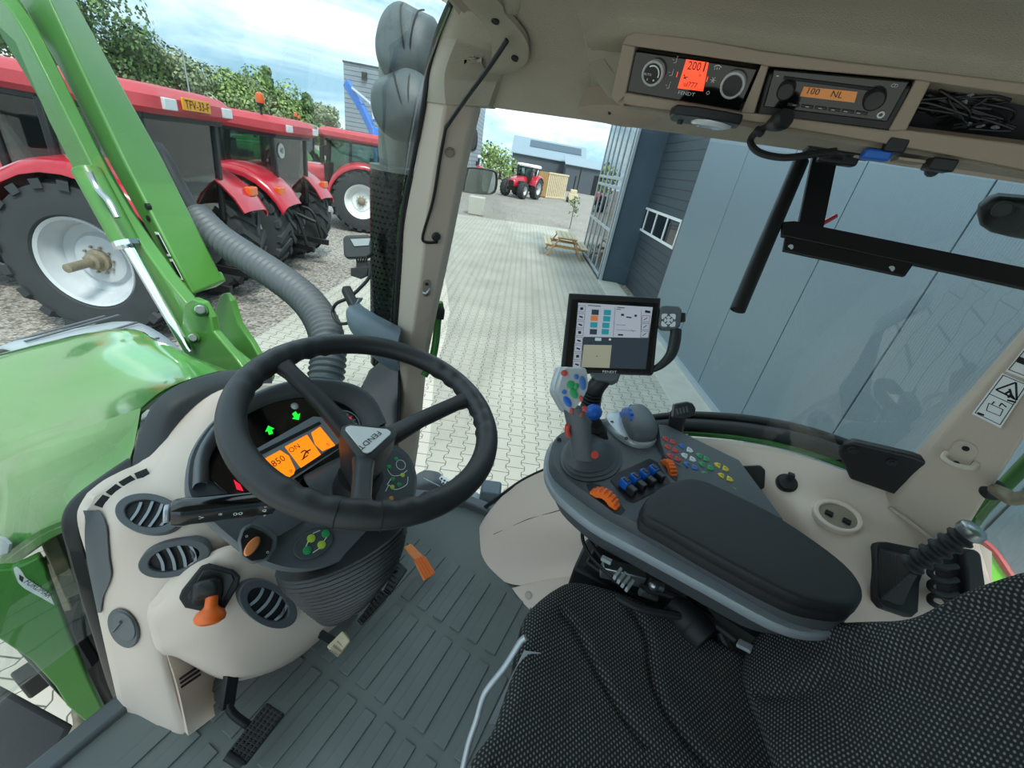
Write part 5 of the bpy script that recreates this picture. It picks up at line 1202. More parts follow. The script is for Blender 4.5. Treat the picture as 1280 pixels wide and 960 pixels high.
# orange thumb wheels
for (u0,v0),(u1,v1),w, dn in (((739,614),(773,636),.022,'front'),((829,576),(843,596),.018,'rear')):
    a, b = AP.at(u0,v0), AP.at(u1,v1); c = (a+b)/2 - UP*.012; dx = (b-a).normalized(); R_ = (b-a).length*.55; axl = UP.cross(dx)
    m = MB(); rg = []
    for k in range(60):
        t = 2*pi*k/60; r = R_*(1.0 if k % 3 else .90); o_ = dx*cos(t)+UP*sin(t)
        rg.append([c + o_*q*r + axl*s*w/2 for q, s in ((.55,-1),(.93,-1),(1,-.7),(1,.7),(.93,1),(.55,1))])
    m.rings(rg, closed=True); m.build('thumb_wheel', 'orange', ar, ang=25)
m = MB(); ringz(m, [(733,606),(738,603),(750,606),(776,630),(782,638),(776,644),(768,642),(738,618)], (.0003,.001)); ringz(m, [(826,572),(832,570),(848,594),(846,602),(840,598)], (.0003,.001)); m.build('wheel_slot', 'ink', ar)
m = MB()
for u, v in ((699,550),(758,583)): m.cyl(AP.at(u,v,0), AP.at(u,v,.003), .006, 14)
m.build('screw_recess', 'ink', ar)

# multifunction joystick
jo = thing('joystick', 'grey multifunction joystick with coloured buttons at the front of the armrest', 'joystick', AP.at(735,572))
c = AP.at(736,575); m = MB(); R0 = catmull([AP.at(u,v) for u, v in [(702,578),(708,556),(726,546),(752,545),(774,560),(777,580),(764,596),(738,602),(714,596)]], 3, True); cc = sum(R0, V((0,0,0)))/len(R0); tipc = AP.at(733,556,.045)
m.rings([[cc.lerp(tipc, f) + (p-cc)*k for p in R0] for f, k in ((0,1.0),(.08,1.02),(.14,.9),(.2,.92),(.3,.8),(.36,.82),(.5,.72),(.8,.6),(1.0,.45))]); m.build('boot', 'charcoal', jo, ang=45)
m = MB(); c2 = pd(743,569,.90); m.cyl(c2, c2+V((-.55,-.25,.8)).normalized()*.006, .0085, 16); m.build('red_round_button', 'key_red', jo, bevel=.001)
h0 = pd(729,572,.93); h1 = pd(725,545,.905); h2 = pd(722,524,.89); h3 = pd(716,508,.88)
m = MB(); side = V((.35,-.9,.1)).normalized(); fr = V((-.85,-.35,.3)).normalized()
m.rings([[c + side*x*w + fr*y*w2 for x, y in rrect(2,2,.8,4)] for c, w, w2 in ((h0,.026,.024),(pd(727,560,.915),.023,.022),(h1,.024,.022),(h2,.027,.024),(h3,.022,.02))]); m.build('grip', 'grey_shell', jo, ang=60)
JN = V((-.80,-.35,.50)).normalized(); JO = pd(716,487,.865); JP = Pl.nrm(JO, JN, 700,490,735,480)
hd = [(705,461),(714,459),(730,459.5),(734.5,465),(735,487),(722,508),(713,517),(701,499),(697,487)]
m = MB(); hp = catmull([JP.at(u,v) for u, v in hd], 3, True); hp2 = [p - JN*.03 + V((-.006,.012,.0)) for p in hp]
m.rings([scaled([p for p in hp2],.9), hp2, [a.lerp(b,.45) for a, b in zip(hp2, hp)], [a.lerp(b,.5)*1 for a, b in zip(scaled(hp2,.97), scaled(hp,.97))], [a.lerp(b,.55) for a, b in zip(hp2, hp)], [a.lerp(b,.9) for a, b in zip(hp2,hp)], [p+JN*.002 for p in scaled(hp,.93)]]); hdo = m.build('head', 'silver_plastic', jo, ang=50)
def jbtn(cx_, cy_, a, b, ang, mt, h=.004):
    m = MB(); E_ = ell(cx_, cy_, a, b, ang, 20); P0_ = [JP.at(u,v,.001) for u, v in E_]; m.rings([P0_, [p+JN*h for p in P0_], [p+JN*(h+.001) for p in scaled(P0_,.75)]]); m.build('button', mt, jo)
for q in ((705,466.5,4,4,0,'key_red'),(720,471,3.2,3.2,0,'key_blue'),(728,479,4,9,-6,'key_blue'),(713,481,5,5,0,'key_green'),(720,483,3,4,20,'key_green'),(717,492,4.5,7,-30,'key_green'),(705,490,3,3,0,'key_blue'),(709,502,4,7.5,-32,'blue_switch'),(726,498,2,4,-10,'key_red'),(714,513.5,2,4,0,'key_red')): jbtn(*q)
GP = Pl.nrm(pd(727,515,.868), JN, 720,520,735,510)
for u, v in ((725,517),(730.5,511)):
    m = MB(); c = GP.at(u,v); m.lathe([(.0062,0),(.006,.004),(.003,.005)], c, JN, 16); m.build('button', 'key_red', jo)
m = MB(); m.tube([pd(710,531,.875), pd(709,538,.88), pd(711,545,.885)], .006, 10); m.build('trigger', 'key_red', jo)
# cross gate lever with blue knob
cg = thing('cross_gate_lever', 'small lever with bright blue ball knob behind the joystick', 'lever', AP.at(748,545))
b0, b1 = AP.at(749,548), pd(742,516,1.0)
m = MB(); L_ = [(.024,0),(.022,.2),(.0245,.28),(.017,.36),(.02,.46),(.013,.55),(.0155,.64),(.010,.74),(.009,1.0)]; m.lathe([(r, h*(b1-b0).length) for r, h in L_], b0, b1-b0, 22); m.build('boot', 'rubber', cg)
m = MB(); m.ball(b1+UP*.002, (.0205,.0205,.020), 20); m.build('ball_knob', 'blue_switch', cg)
# silver ringed dome controller
dm = thing('dome_controller', 'dark dome hand rest in a silver ring with blue thumb wheel', 'controller', AP.at(790,545))
R0 = catmull([AP.at(u,v,.004) for u, v in [(757,530),(757,521),(766,517),(786,519),(808,530),(819,545),(819,554),(808,559),(790,557),(771,546)]], 4, True)
m = MB(); m.rings([[p+UP*h for p in scaled(R0,k)] for h, k in ((-.004,1.0),(.006,1.0),(.012,.94),(.013,.7))]); m.build('ring', 'silver_plastic', dm, ang=50)
m = MB(); R1 = catmull([AP.at(u,v,.016) for u, v in [(777,525),(782,515),(796,513),(810,523),(820,541),(818,550),(806,553),(792,551),(784,543)]], 4, True); sh_ = AP.at(800,532,.05)-AP.at(800,532,.05)
m.rings([[p+UP*h+V((.012,.0,0))*f for p in scaled(R1,k)] for h, k, f in ((-.004,1,0),(.012,1.0,0),(.026,.9,0),(.038,.66,.3),(.043,.3,.5))]); m.build('dome', 'grey_shell', dm, ang=60)
m = MB(); a, b = AP.at(778,517,.022), AP.at(789,538,.022); c = (a+b)/2-UP*.012; dx = (b-a).normalized(); axl = UP.cross(dx); R_ = (b-a).length*.6
rg = []
for k in range(48):
    t = 2*pi*k/48; r = R_*(1 if k % 3 else .92); o_ = dx*cos(t)+UP*sin(t); rg.append([c+o_*q*r+axl*s*.007 for q, s in ((.5,-1),(1,-.8),(1,.8),(.5,1))])
m.rings(rg, closed=True); m.build('thumb_wheel', 'blue_switch', dm, ang=25)
m = MB(); m.box(AP.at(763,521,.014), (.013,.013,.003)); m.build('yellow_key', 'key_yellow', dm, bevel=.001)
m = MB(); m.lathe([(.011,0),(.011,.004),(.006,.006)], AP.at(789,509,.016), V((-.6,0,.8)), 18); tp_ = m.build('top_button', 'silver_plastic', dm)
m = MB(); m.lathe([(.0075,0),(.006,.0015)], AP.at(789,509,.016)+V((-.6,0,.8))*.0055, V((-.6,0,.8)), 14); m.build('button_mark', 'blue_switch', tp_)
m = MB()
for u, v in ((765,528),(783,548)): m.cyl(AP.at(u,v,.012), AP.at(u,v,.0165), .005, 12)
m.build('ring_screw', 'mid_grey', dm)

# terminal on its stalk
TPl = Pl.tri(pd(703,465,1.03), pd(815,470,.985), pd(713,371,1.055))
te = thing('terminal', 'black touch screen terminal on a stalk above the armrest', 'screen', TPl.at(760,470,-.03))
m = MB(); TPl.poly(m, [(702,462),(712,371),(824,377),(815,470),(705,467)], -.03, 0); m.build('housing', 'black_plastic', te, bevel=.004, seg=3)
m = MB(); TPl.poly(m, [(706,461),(715,374),(822,379.5),(812.5,466.5)], 0, .0015); m.build('bezel', 'black_gloss', te)
def tq(u, v): return (660 + u/5.333, 340 + v/5.333)
def scr(m_, *pts, h=.0022, nm='screen_area', par=None):
    m = MB(); TPl.poly(m, [tq(*p) for p in pts], .0014, h); return m.build(nm, m_, par or te)
sc_ = scr('screen_light', (335,205),(832,235),(803,440),(560,437),(372,432),(335,520),(300,636),(296,634), h=.0018, nm='screen')
m = MB(); TPl.poly(m, [tq(*p) for p in [(335,205),(832,235),(785,648),(296,634)]], .0012, .0017)
m.build('screen_base', 'screen_dark', sc_)
m = MB(); TPl.poly(m, [tq(*p) for p in [(372,485),(558,488),(543,640),(355,634)]], .0017, .0022); m.build('map_window', 'screen_olive', sc_)
m = MB(); TPl.poly(m, [tq(*p) for p in [(376,432),(800,440),(797,490),(370,484)]], .0018, .002); m.build('toolbar', 'screen_dark', sc_)
m = MB(); TPl.poly(m, [tq(*p) for p in [(335,205),(384,208),(352,634),(296,634)]], .0018, .0021); m.build('button_column', 'screen_light', sc_)
for u, v, mt in ((449,268,'screen_dark'),(443,308,'screen_orange'),(440,352,'screen_teal'),(437,398,'screen_dark'),(530,270,'screen_teal'),(526,312,'screen_teal'),(520,355,'screen_teal'),(516,398,'screen_teal')):
    m = MB(); TPl.poly(m, [tq(u-24,v-18),tq(u+24,v-16),tq(u+21,v+19),tq(u-26,v+17)], .0019, .0023); m.build('tile', mt, sc_)
m = MB()
def tl(a, b, w=.0012): m.bar(TPl.at(*tq(*a), .0024), TPl.at(*tq(*b), .0024), w, .0004, up=TPl.Z)
for k in range(8):
    v = 245 + 53*k; x = 334 - 4.6*k; 
    for a, b in (((x,v-22),(x+50,v-20)),((x+50,v-20),(x+46,v+22)),((x+46,v+22),(x-4,v+20)),((x-4,v+20),(x,v-22))): tl(a, b, .0007)
    tl((x+12,v-3),(x+36,v+5),.004) if k % 3 else tl((x+14,v),(x+34,v-2),.007)
for k in range(3):
    v = 312+52*k; x = 762 - 4*k
    for a, b in (((x,v-22),(x+52,v-20)),((x+52,v-20),(x+48,v+22)),((x+48,v+22),(x-4,v+20)),((x-4,v+20),(x,v-22))): tl(a, b, .0007)
    tl((x+10,v+8),(x+34,v-8),.0016)
for a, b, w in (((400,222),(485,228),.0018),((595,235),(645,240),.0018),((590,248),(620,250),.0014),((580,235),(568,430),.0006),((755,250),(752,430),.0005),((780,262),(815,268),.006),((620,285),(640,286),.005),((710,290),(726,292),.005),((655,300),(690,305),.003),((585,350),(650,355),.0006),((590,385),(720,392),.0006),((600,418),(634,420),.004),((690,385),(704,400),.0007),((455,560),(464,562),.002),((395,448),(402,440),.0012),((405,475),(420,470),.002)): tl(a, b, w)
m.build('screen_marks', 'ink', sc_)
m = MB(); text(m, 'FENDT', .0085, TPl.at(*tq(543,667), .0018), TPl.X, TPl.Y, 1.3); TPl.poly(m, [tq(448,438),tq(490,440),tq(488,460),tq(446,458)], .0021, .0024); m.lathe([(.003,.0),(.003,.0005)], TPl.at(*tq(546,450),.002), TPl.Z, 14); m.build('terminal_letters', 'white', te)
m = MB(); k0 = TPl.at(832,403,.0); TPl.poly(m, [(824,387),(829,385.5),(846,386.5),(850,391),(848,410),(843,414.5),(825,414),(821,410)], -.022, .004); ky = m.build('side_keypad', 'grey_shell', te, bevel=.004, seg=3)
kc_ = TPl.at(835.5,400.5,.004)
for k in range(4):
    m = MB(); a0 = radians(45+90*k); pts = [(r*cos(a), r*sin(a)) for r, a in [(.0155,a0-.62),(.0185,a0-.3),(.0215,a0),(.0185,a0+.3),(.0155,a0+.62),(.0115,a0+.45),(.0115,a0),(.0115,a0-.45)]]
    TPl.flat(m, kc_, pts, 0, .002); m.build('corner_key', 'key_white', ky)
    a0 = radians(90*k); m = MB(); TPl.flat(m, kc_, [(r*cos(a), r*sin(a)) for r, a in [(.0098,a0-.6),(.0102,a0),(.0098,a0+.6),(.0055,a0+.5),(.0055,a0-.5)]], 0, .002); m.build('arrow_key', 'key_white', ky)
m = MB(); m.lathe([(.0042,0),(.0042,.002),(.002,.0025)], kc_, TPl.Z, 14); m.build('ok_key', 'key_white', ky)
m = MB(); m.cyl(TPl.at(852,392,-.012), TPl.at(852,402,-.012), .009, 16); m.build('side_wheel', 'rubber', ky, bevel=.001)
m = MB(); m.tube([TPl.at(845,412,-.012), TPl.at(843,428,-.012), TPl.at(838,444,-.012), TPl.at(824,458,-.012), TPl.at(808,464,-.014)], [.0135,.014,.0125,.009,.007], 14); m.build('grab_handle', 'soft_black', te)
m = MB(); m.tube([TPl.at(755,472,-.035), pd(742,490,1.06), AP.at(738,522,.0)], [.022,.024,.026], 16); m.build('stalk', 'soft_black', te)
m = MB(); TPl.poly(m, [(737,468),(775,470),(772,478),(765,482),(744,480)], -.06, -.004); m.build('stalk_clamp', 'grey_shell', te, bevel=.004)
m = MB()
for k in range(6): m.lathe([(.021,0),(.0245,.003),(.021,.006)], pd(742-.9*k, 487+4.2*k, 1.055-.002*k), V((0,0,-1)), 18)
m.build('rubber_bellows', 'rubber', te)

# lever behind the keypad
tl_ = thing('throttle_stick', 'dark grey stick with a ribbed rectangular head behind the keypad', 'lever', px(845,545,1.16))
m = MB(); a, b = px(843,545,1.15), px(848,515,1.12); m.bar(a, b, .042, .026, up=V((.8,-.2,.3))); m.build('stem', 'soft_black', tl_, bevel=.006)
LP = Pl.nrm(px(851,512,1.10), V((-.85,-.2,.5)), 842,513,862,510)
m = MB(); LP.poly(m, [(840,505),(855,502),(862,504),(866,511),(864,518),(850,525),(838,522)], -.02, .012); hd_ = m.build('head', 'soft_black', tl_, bevel=.005, seg=3)
m = MB()
for k in range(4): m.box(LP.at(846.5+4*k,514.5-1*k,.0125), (.005,.016,.003), ax=LP.A)
m.build('head_ribs', 'mid_grey', hd_)

# workings under the armrest
un = thing('armrest_support', 'black metal mechanism and bellows under the armrest beside the seat', 'mechanism', V((.85,-.2,1.7)))
m = MB(); m.bar((.86,.10,2.14),(.80,-.42,2.12),.10,.06); m.bar((.84,.02,2.05),(.80,-.42,2.0),.16,.03); m.box((.84,-.2,1.8),(.12,.5,.4)); m.build('frame', 'black_metal', un, bevel=.006)
m = MB(); m.box(pd(778,716,0.96), (.03,.10,.035), ax=(V((.95,.3,0)),V((-.3,.95,0)),UP)); m.build('metal_bracket', 'steel', un, bevel=.003)
for k in range(4):
    m = MB(); m.bar(pd(768+5*k,722+5*k,.84), pd(776+5*k,712+5*k,.86), .006, .012); m.build('rib', 'light_grey', un)
m = MB(); m.cyl(pd(812,728,0.94), pd(828,735,0.94), .010, 12); m.cyl(pd(800,740,0.93), pd(820,748,0.94), .008, 12); m.ball(pd(817,732,0.93), .012, 10); m.build('valve', 'steel', un)
m = MB(); a, b = pd(838,752,0.94), pd(872,790,0.90); m.lathe([(.02,0),(.032,.02),(.036,.05),(.034,.055),(.037,.06),(.035,.085),(.038,.09),(.02,.095)], a, b-a, 24); m.build('canister', 'rubber', un)
for pts in ([(800,735,.84),(840,745,.84),(880,770,.82),(920,800,.78)],[(860,742,.86),(890,775,.84),(893,810,.80)],[(900,790,.8),(915,820,.78),(930,850,.74)],[(770,745,.82),(800,760,.80),(850,770,.80)]):
    m = MB(); m.tube([pd(p[0],p[1],p[2]+.10) for p in pts], .009, 8); m.build('hose', 'rubber', un)
m = MB(); m.bar(pd(905,765,0.92), pd(925,772,0.90), .02, .01); m.build('plate', 'light_grey', un, bevel=.002)
m = MB(); m.bar(pd(922,803,0.86), pd(940,812,0.84), .02, .008); m.build('plate', 'light_grey', un, bevel=.002)
cb = thing('armrest_cables', 'pair of thin black cables looping under the front of the armrest', 'cable', pd(745,680,.92))
for pts in ([(742,642,.99),(731,654,.98),(728,672,.96),(736,692,.92),(752,710,.88),(766,722,.85)],[(750,646,.97),(739,656,.97),(737,672,.95),(744,686,.91),(753,698,.88)]):
    m = MB(); m.tube([pd(*p) for p in pts], .0042, 8); m.build('cable', 'cable', cb)
m = MB(); m.bar(pd(752,697,.88), pd(764,703,.87), .009, .009); m.build('connector', 'light_grey', cb)

# ---- right ledge fittings
c, n = LED.hit(983,604,.001); m = MB(); m.lathe([(.026,-.01),(.026,.002),(.022,.003),(.020,.012),(.012,.014)], c, n, 26); m.box(c+n*.004+UP*.024, (.014,.014,.012))
tag(m.build('power_socket', 'rubber'), 'round black power socket cap on the beige side ledge', 'socket')
m = MB(); c, n = LED.hit(940,598,.002); pl = Pl.nrm(c, n, 925,598,955,600); pl.poly(m, [(920,583),(950,582),(956,588),(955,610),(948,614),(925,610)], -.01, .006)
tag(m.build('storage_cover', 'rubber', bevel=.004), 'black rectangular cover set in the beige ledge beside the keypad', 'cover')
cu = thing('cup_holder', 'oval beige cup holder recess in the side ledge', 'cup holder', LED.hit(1047,647,.0)[0])
c, n = LED.hit(1047,647,.001); n = LED.nrm([(1047,647),(1030,640),(1065,655),(1047,635),(1047,660)]); pl = Pl.nrm(c, n, 1020,635,1070,660)
def L2(pts): return [((p-c).dot(pl.X), (p-c).dot(pl.Y)) for p in [pl.at(*q) for q in pts]]
m = MB(); ringplate(m, c-n*.01, pl.X, pl.Y, L2(ell(1047,646,33,18,24,36)), L2(ell(1047,646,26,13.5,24,36)), n*.017); m.build('rim', 'cab_beige', cu, bevel=.003)
m = MB(); pl.poly(m, ell(1047,646,27,14,24,30), -.004, .002); m.build('cup', 'beige_dark', cu)
m = MB(); m.box(pl.at(1036,642,.004), (.016,.012,.01), ax=pl.A); m.box(pl.at(1058,652,.004), (.016,.012,.01), ax=pl.A); m.build('clip', 'ink', cu)
gl_ = thing('gear_lever', 'black corrugated lever with wide rubber gaiter at the rear of the side ledge', 'lever', LED.hit(1110,725,.0)[0])
GN = LED.nrm([(1110,725),(1100,710),(1120,740)]); GN = (GN + V((-.3,0,.5))).normalized(); G0 = LED.hit(1112,725,.012)[0]; GPl = Pl.nrm(G0, GN, 1090,725,1140,730)
fo = [(1086,684),(1089,679),(1100,679),(1140,687),(1150,700),(1140,730),(1138,765),(1130,772),(1095,760),(1087,750)]
m = MB(); GPl.poly(m, fo, -.02, .006); m.build('gaiter_plate', 'rubber', gl_, bevel=.004, seg=3)
foP = catmull([GPl.at(u,v,.006) for u, v in [(1097,690),(1105,687),(1128,692),(1140,700),(1136,722),(1132,748),(1126,758),(1108,752),(1098,744)]], 4, True)
gd = (G0-EYE).dot(RT @ V((0,0,-1))); tipg = pd(1143,708,gd-.13); fc = sum(foP, V((0,0,0)))/len(foP)
m = MB(); rg = []
for k in range(19):
    f = k/18; s = (1.0 - .72*f**.75)*(1.05 if k % 2 else .95); rg.append([fc.lerp(tipg, f)+(p-fc)*s for p in foP])
m.rings(rg); m.build('gaiter', 'rubber', gl_, ang=20)
a, b = pd(1136,708,gd-.125), pd(1207,668,gd-.19); m = MB(); L_ = (b-a).length; pr = []
for k in range(6): pr += [(.015, L_*(k/6)), (.016, L_*(k/6+.02)), (.021, L_*(k/6+.06)), (.021, L_*(k/6+.085)), (.0155, L_*(k/6+.12))]
m.lathe(pr + [(.017, L_)], a, b-a, 20); m.build('stick', 'rubber', gl_, ang=30)
m = MB(); m.lathe([(.018,0),(.021,.004),(.021,.016),(.016,.021),(.006,.023)], b, b-a, 24); m.build('end_cap', 'steel', gl_)
hc = LED.hit(1178,735)[0]; hd0 = (hc-EYE).dot(RT @ V((0,0,-1)))
hb = thing('hose_block', 'black block with looping hoses between the lever and the seat back', 'hoses', pd(1195,730,1.05))
m = MB(); HB = Pl.nrm(pd(1205,712,hd0-.05), V((-.8,.2,.55)), 1195,712,1222,715); HB.poly(m, [(1193,687),(1205,684),(1213,690),(1221,748),(1200,760),(1195,740)], -.05, .0); m.build('block', 'soft_black', hb, bevel=.006)
for k in range(4):
    m = MB(); v = 705+17*k; m.tube([pd(1196,v+3,hd0-.06), pd(1178,v+4,hd0-.07), pd(1163,v-4,hd0-.06), pd(1166,v-12,hd0-.04), pd(1185,v-8,hd0-.03)], .006, 8); m.build('hose', 'rubber', hb)
m = MB(); HB.poly(m, [(1168,702),(1196,690),(1198,752),(1172,755)], -.04, -.035); m.build('recess', 'ink', hb)

# ---- seat
def fabric(name, A, B):
    m = bpy.data.materials.new(name); m.use_nodes = True; t = m.node_tree; b = t.nodes['Principled BSDF']
    co = NN(t, 'ShaderNodeNewGeometry')
    def dot(v): n = NN(t, 'ShaderNodeVectorMath', operation='DOT_PRODUCT'); n.inputs[1].default_value = tuple(v); t.links.new(co.outputs['Position'], n.inputs[0]); return n.outputs['Value']
    p = mth(t, 'MULTIPLY', dot(A), 1/.0082); q = mth(t, 'MULTIPLY', dot(B), 1/.0052)
    sh = mth(t, 'MULTIPLY', mth(t, 'FLOORED_MODULO', mth(t, 'FLOOR', q), 2.0), .5)
    fx = mth(t, 'SUBTRACT', mth(t, 'FRACT', mth(t, 'ADD', p, sh)), .5); fy = mth(t, 'SUBTRACT', mth(t, 'FRACT', q), .5)
    r = mth(t, 'ADD', mth(t, 'POWER', mth(t, 'MULTIPLY', fx, 1.15), 2.0), mth(t, 'POWER', mth(t, 'MULTIPLY', fy, .95), 2.0))
    k = NN(t, 'ShaderNodeMapRange'); k.inputs[1].default_value = .03; k.inputs[2].default_value = .11; k.inputs[3].default_value = 1; k.inputs[4].default_value = 0; t.links.new(r, k.inputs[0])
    nz = NN(t, 'ShaderNodeTexNoise', Scale=35.0); t.links.new(co.outputs['Position'], nz.inputs['Vector'])
    kk = mth(t, 'MULTIPLY', k.outputs[0], mth(t, 'ADD', mth(t, 'MULTIPLY', nz.outputs[0], .9), .35))
    mx = NN(t, 'ShaderNodeMix', data_type='RGBA'); mx.inputs[6].default_value = lin('#2b2c2e'); mx.inputs[7].default_value = lin('#83837d'); t.links.new(kk, mx.inputs[0])
    t.links.new(mx.outputs[2], b.inputs['Base Color']); b.inputs['Roughness'].default_value = .95; b.inputs['Specular IOR Level'].default_value = .15
    bp = NN(t, 'ShaderNodeBump', Strength=.5, Distance=.0015); t.links.new(k.outputs[0], bp.inputs['Height']); t.links.new(bp.outputs[0], b.inputs['Normal'])
    MATS[name] = m
TB = V((0,-.45,1)).normalized()
fabric('seat_fabric', (.94,.34,0), (-.34,.94,0)); fabric('back_fabric', (1,0,0), TB)
se = thing('driver_seat', 'black dotted fabric driver seat with cushion and backrest', 'seat', V((.45,-.2,1.6)))
def segd(p, poly):
    best = 9
    for a, b in zip(poly[:-1], poly[1:]):
        d = b-a; t = max(0, min(1, (p-a).dot(d)/d.dot(d))); best = min(best, (p-a-d*t).length)
    return best
loop = [(.735,-.47),(.742,-.36),(.742,-.25),(.74,-.15),(.738,-.08),(.704,.03),(.652,.073),(.572,.100),(.51,.088),(.46,.075),(.40,.066),(.35,.062),(.30,.072),(.26,.062),(.21,.03),(.178,-.05),(.165,-.15),(.16,-.25),(.16,-.36),(.168,-.47),(.3,-.50),(.45,-.505),(.6,-.50)]
lp = catmull([V((x,y,0)) for x, y in loop], 7, True); cz = V((.45,-.2,0))
g1 = catmull([V((x,y,0)) for x, y in [(.60,.03),(.585,-.015),(.535,-.08),(.488,-.143),(.457,-.213),(.44,-.32)]], 4); g2 = catmull([V((x,y,0)) for x, y in [(.70,-.10),(.656,-.15),(.582,-.178),(.540,-.21),(.506,-.26),(.48,-.33)]], 4)
g3 = [V((.9-p.x,p.y,0)) for p in g1]
m = MB(); rg = []
prof = [(.90,1.90),(.97,1.93),(1.0,1.985),(1.0,2.02),(.992,2.04),(.975,2.056),(.95,2.066),(.92,2.071)] + [(.92-.023*k, None) for k in range(1, 38)]
for k, z in prof:
    ring = []
    for p in lp:
        q = cz + (p-cz)*k
        if z is None:
            e = (1-k); zz = 2.072 - .02*min(1, max(0, (e-.1)/.35)) + .004*NZ.noise(q*9)
            zz -= .010*math.exp(-(segd(q, g1)/.008)**2) + .010*math.exp(-(segd(q, g2)/.008)**2) + .006*math.exp(-(segd(q, g3)/.008)**2)
        else: zz = z
        ring.append(V((q.x, q.y, zz)))
    rg.append(ring)
m.rings(rg); m.build('cushion', 'seat_fabric', se, ang=70)
loop = [(.45,2.115),(.55,2.09),(.64,2.06),(.69,2.048),(.745,2.066),(.780,2.11),(.780,2.165),(.740,2.232),(.712,2.30),(.692,2.36),(.700,2.41),(.708,2.45),(.708,2.52),(.69,2.62),(.66,2.72),(.58,2.79),(.45,2.81)]
loop = loop + [(.9-x, z) for x, z in loop[-2:0:-1]]
bp0 = V((0,-.36,2.08)); BN = V((0,1,.45)).normalized()
def bpt(x, z): t = (z-2.08); return V((x, -.36-.45*t, z))
lp = catmull([V((x,z,0)) for x, z in loop], 6, True); cz = V((.45,2.38,0))
m = MB(); rg = []
prof = [(.9,-.11),(.97,-.10),(1.0,-.06),(1.0,-.02),(.99,.0),(.97,.014),(.94,.024),(.90,.030)] + [(.90-.03*k, None) for k in range(1, 29)]
for k, h in prof:
    ring = []
    for p in lp:
        q = cz + (p-cz)*k; e = 1-k
        hh = h if h is not None else .031 - .035*min(1, max(0, (e-.1)/.4))**1.3 + .008*NZ.noise(V((q.x*14, q.y*5, 0))) - .007*math.exp(-((abs(q.x-.45)-.20-.03*sin(q.y*14))/.010)**2)
        ring.append(bpt(q.x, q.y) + BN*hh)
    rg.append(ring)
m.rings(rg); m.build('backrest', 'back_fabric', se, ang=70)
m = MB(); m.box((.45,-.22,1.84),(.44,.46,.14)); m.box((.45,-.25,1.66),(.36,.4,.24)); m.build('seat_base', 'black_plastic', se, bevel=.03)
m = MB(); m.tube([pd(657,797,.80), pd(650,803,.80), pd(632,832,.79), pd(612,858,.78), pd(604,872,.775), pd(596,900,.76), pd(586,930,.75), pd(578,965,.74)], .0058, 10); m.build('adjust_rail', 'silver_plastic', se)
m = MB(); q = [pd(655,813,.80), pd(659,822,.80), pd(620,905,.77), pd(610,905,.77)]; m.prism(q, V((.02,-.03,-.01))); m.build('rail_plate', 'light_grey', se)

# ================================================================== outside of our own tractor
# scuttle and black windscreen surround between dash and hood
m = MB(); m.slab(Rw([[(165,590,1.0),(168,570,1.01),(176,540,1.02),(192,505,1.02),(217,484,1.02),(252,470,1.02),(292,462,1.02),(340,462,1.0)],[(180,596,.965),(185,575,.975),(192,545,.985),(210,512,.985),(236,493,.985),(266,480,.985),(300,472,.985),(340,474,.98)],[(188,600,.955),(192,583,.96),(205,555,.965),(225,525,.97),(250,502,.97),(278,488,.968),(305,480,.965),(340,482,.96)]], py), V((0,.01,-.01)), 4, 3)
tag(m.build('scuttle_panel', 'dark_grey', ang=60), 'dark grey scuttle panel curving between dash top and green hood', 'panel')
m = MB(); m.slab(Rw([[(163,893,.955),(150,868,.96),(132,800,.97),(117,740,.975),(104,690,.98),(97,655,.985),(105,632,.99),(135,606,1.0),(165,586,1.005)],[(154,893,.985),(139,862,.985),(120,800,.985),(101,740,.985),(87,690,.99),(80,655,1.0),(92,627,1.01),(125,600,1.02),(163,574,1.025)]], py), V((0,.015,-.005)), 4, 1)
m.build('window_seal', 'black_plastic', kind='structure', ang=60)

# hood
hood = thing('tractor_hood', 'bright green sloping tractor hood in front of the dash', 'hood', V((.45,1.6,1.4)))
rows = [[(112,640,1.03),(60,658,1.15),(25,680,1.27),(-20,715,1.45),(-100,780,1.8)], [(120,617,1.03),(62,634,1.2),(10,655,1.4),(-40,680,1.65),(-120,730,2.2)], [(160,580,1.03),(90,590,1.25),(30,605,1.5),(-30,630,1.8),(-120,680,2.5)], [(176,510,1.05),(112,532,1.3),(47,556,1.6),(0,577,1.9),(-110,622,2.9)],
        [(205,487,1.05),(150,492,1.3),(80,507,1.65),(0,525,2.1),(-110,550,3.0)], [(250,470,1.05),(192,448,1.3),(120,440,1.65),(40,455,2.2),(-110,490,3.2)], [(290,465,1.04),(242,446,1.26),(190,424,1.5),(130,412,1.85),(-20,447,3.0)]]
R_ = Rw(rows, py); R_.append([p + V((.04,.0,-.10)) for p in R_[-1]]); R_.append([p + V((.05,.0,-.35)) for p in R_[-2]])
def dense(R):       # keep the crease sharp: smooth lengthwise, two patches across
    return R
m = MB(); m.slab(R_[:4], V((.0,.005,-.02)), 4, 3); m.build('side_panel', 'green_paint', hood, ang=60)
m = MB(); m.slab(R_[3:], V((.0,.005,-.02)), 4, 4); m.build('top_panel', 'green_paint', hood, ang=60)
m = MB(); e_ = R_[0]; m.slab([[p + V((-.004,0,-.0)) for p in e_], [p + V((.01,.0,-.035)) for p in e_]], V((.02,0,0)), 4, 1); m.build('lower_edge', 'green_loader', hood)
c = py(5,684,1.3); m = MB(); EP = Pl(c, (0,-1,0.12), (.25,0,1)); EP.flat(m, c, [(.10,.016),(-.028,.016),(-.034,0),(-.02,-.02),(.10,-.02)], -.004, .004) if False else EP.poly(m, [(-20,668),(8,671),(16,679),(14,690),(-20,700)], -.002, .004); m.build('emblem_plate', 'light_grey', hood, bevel=.001)
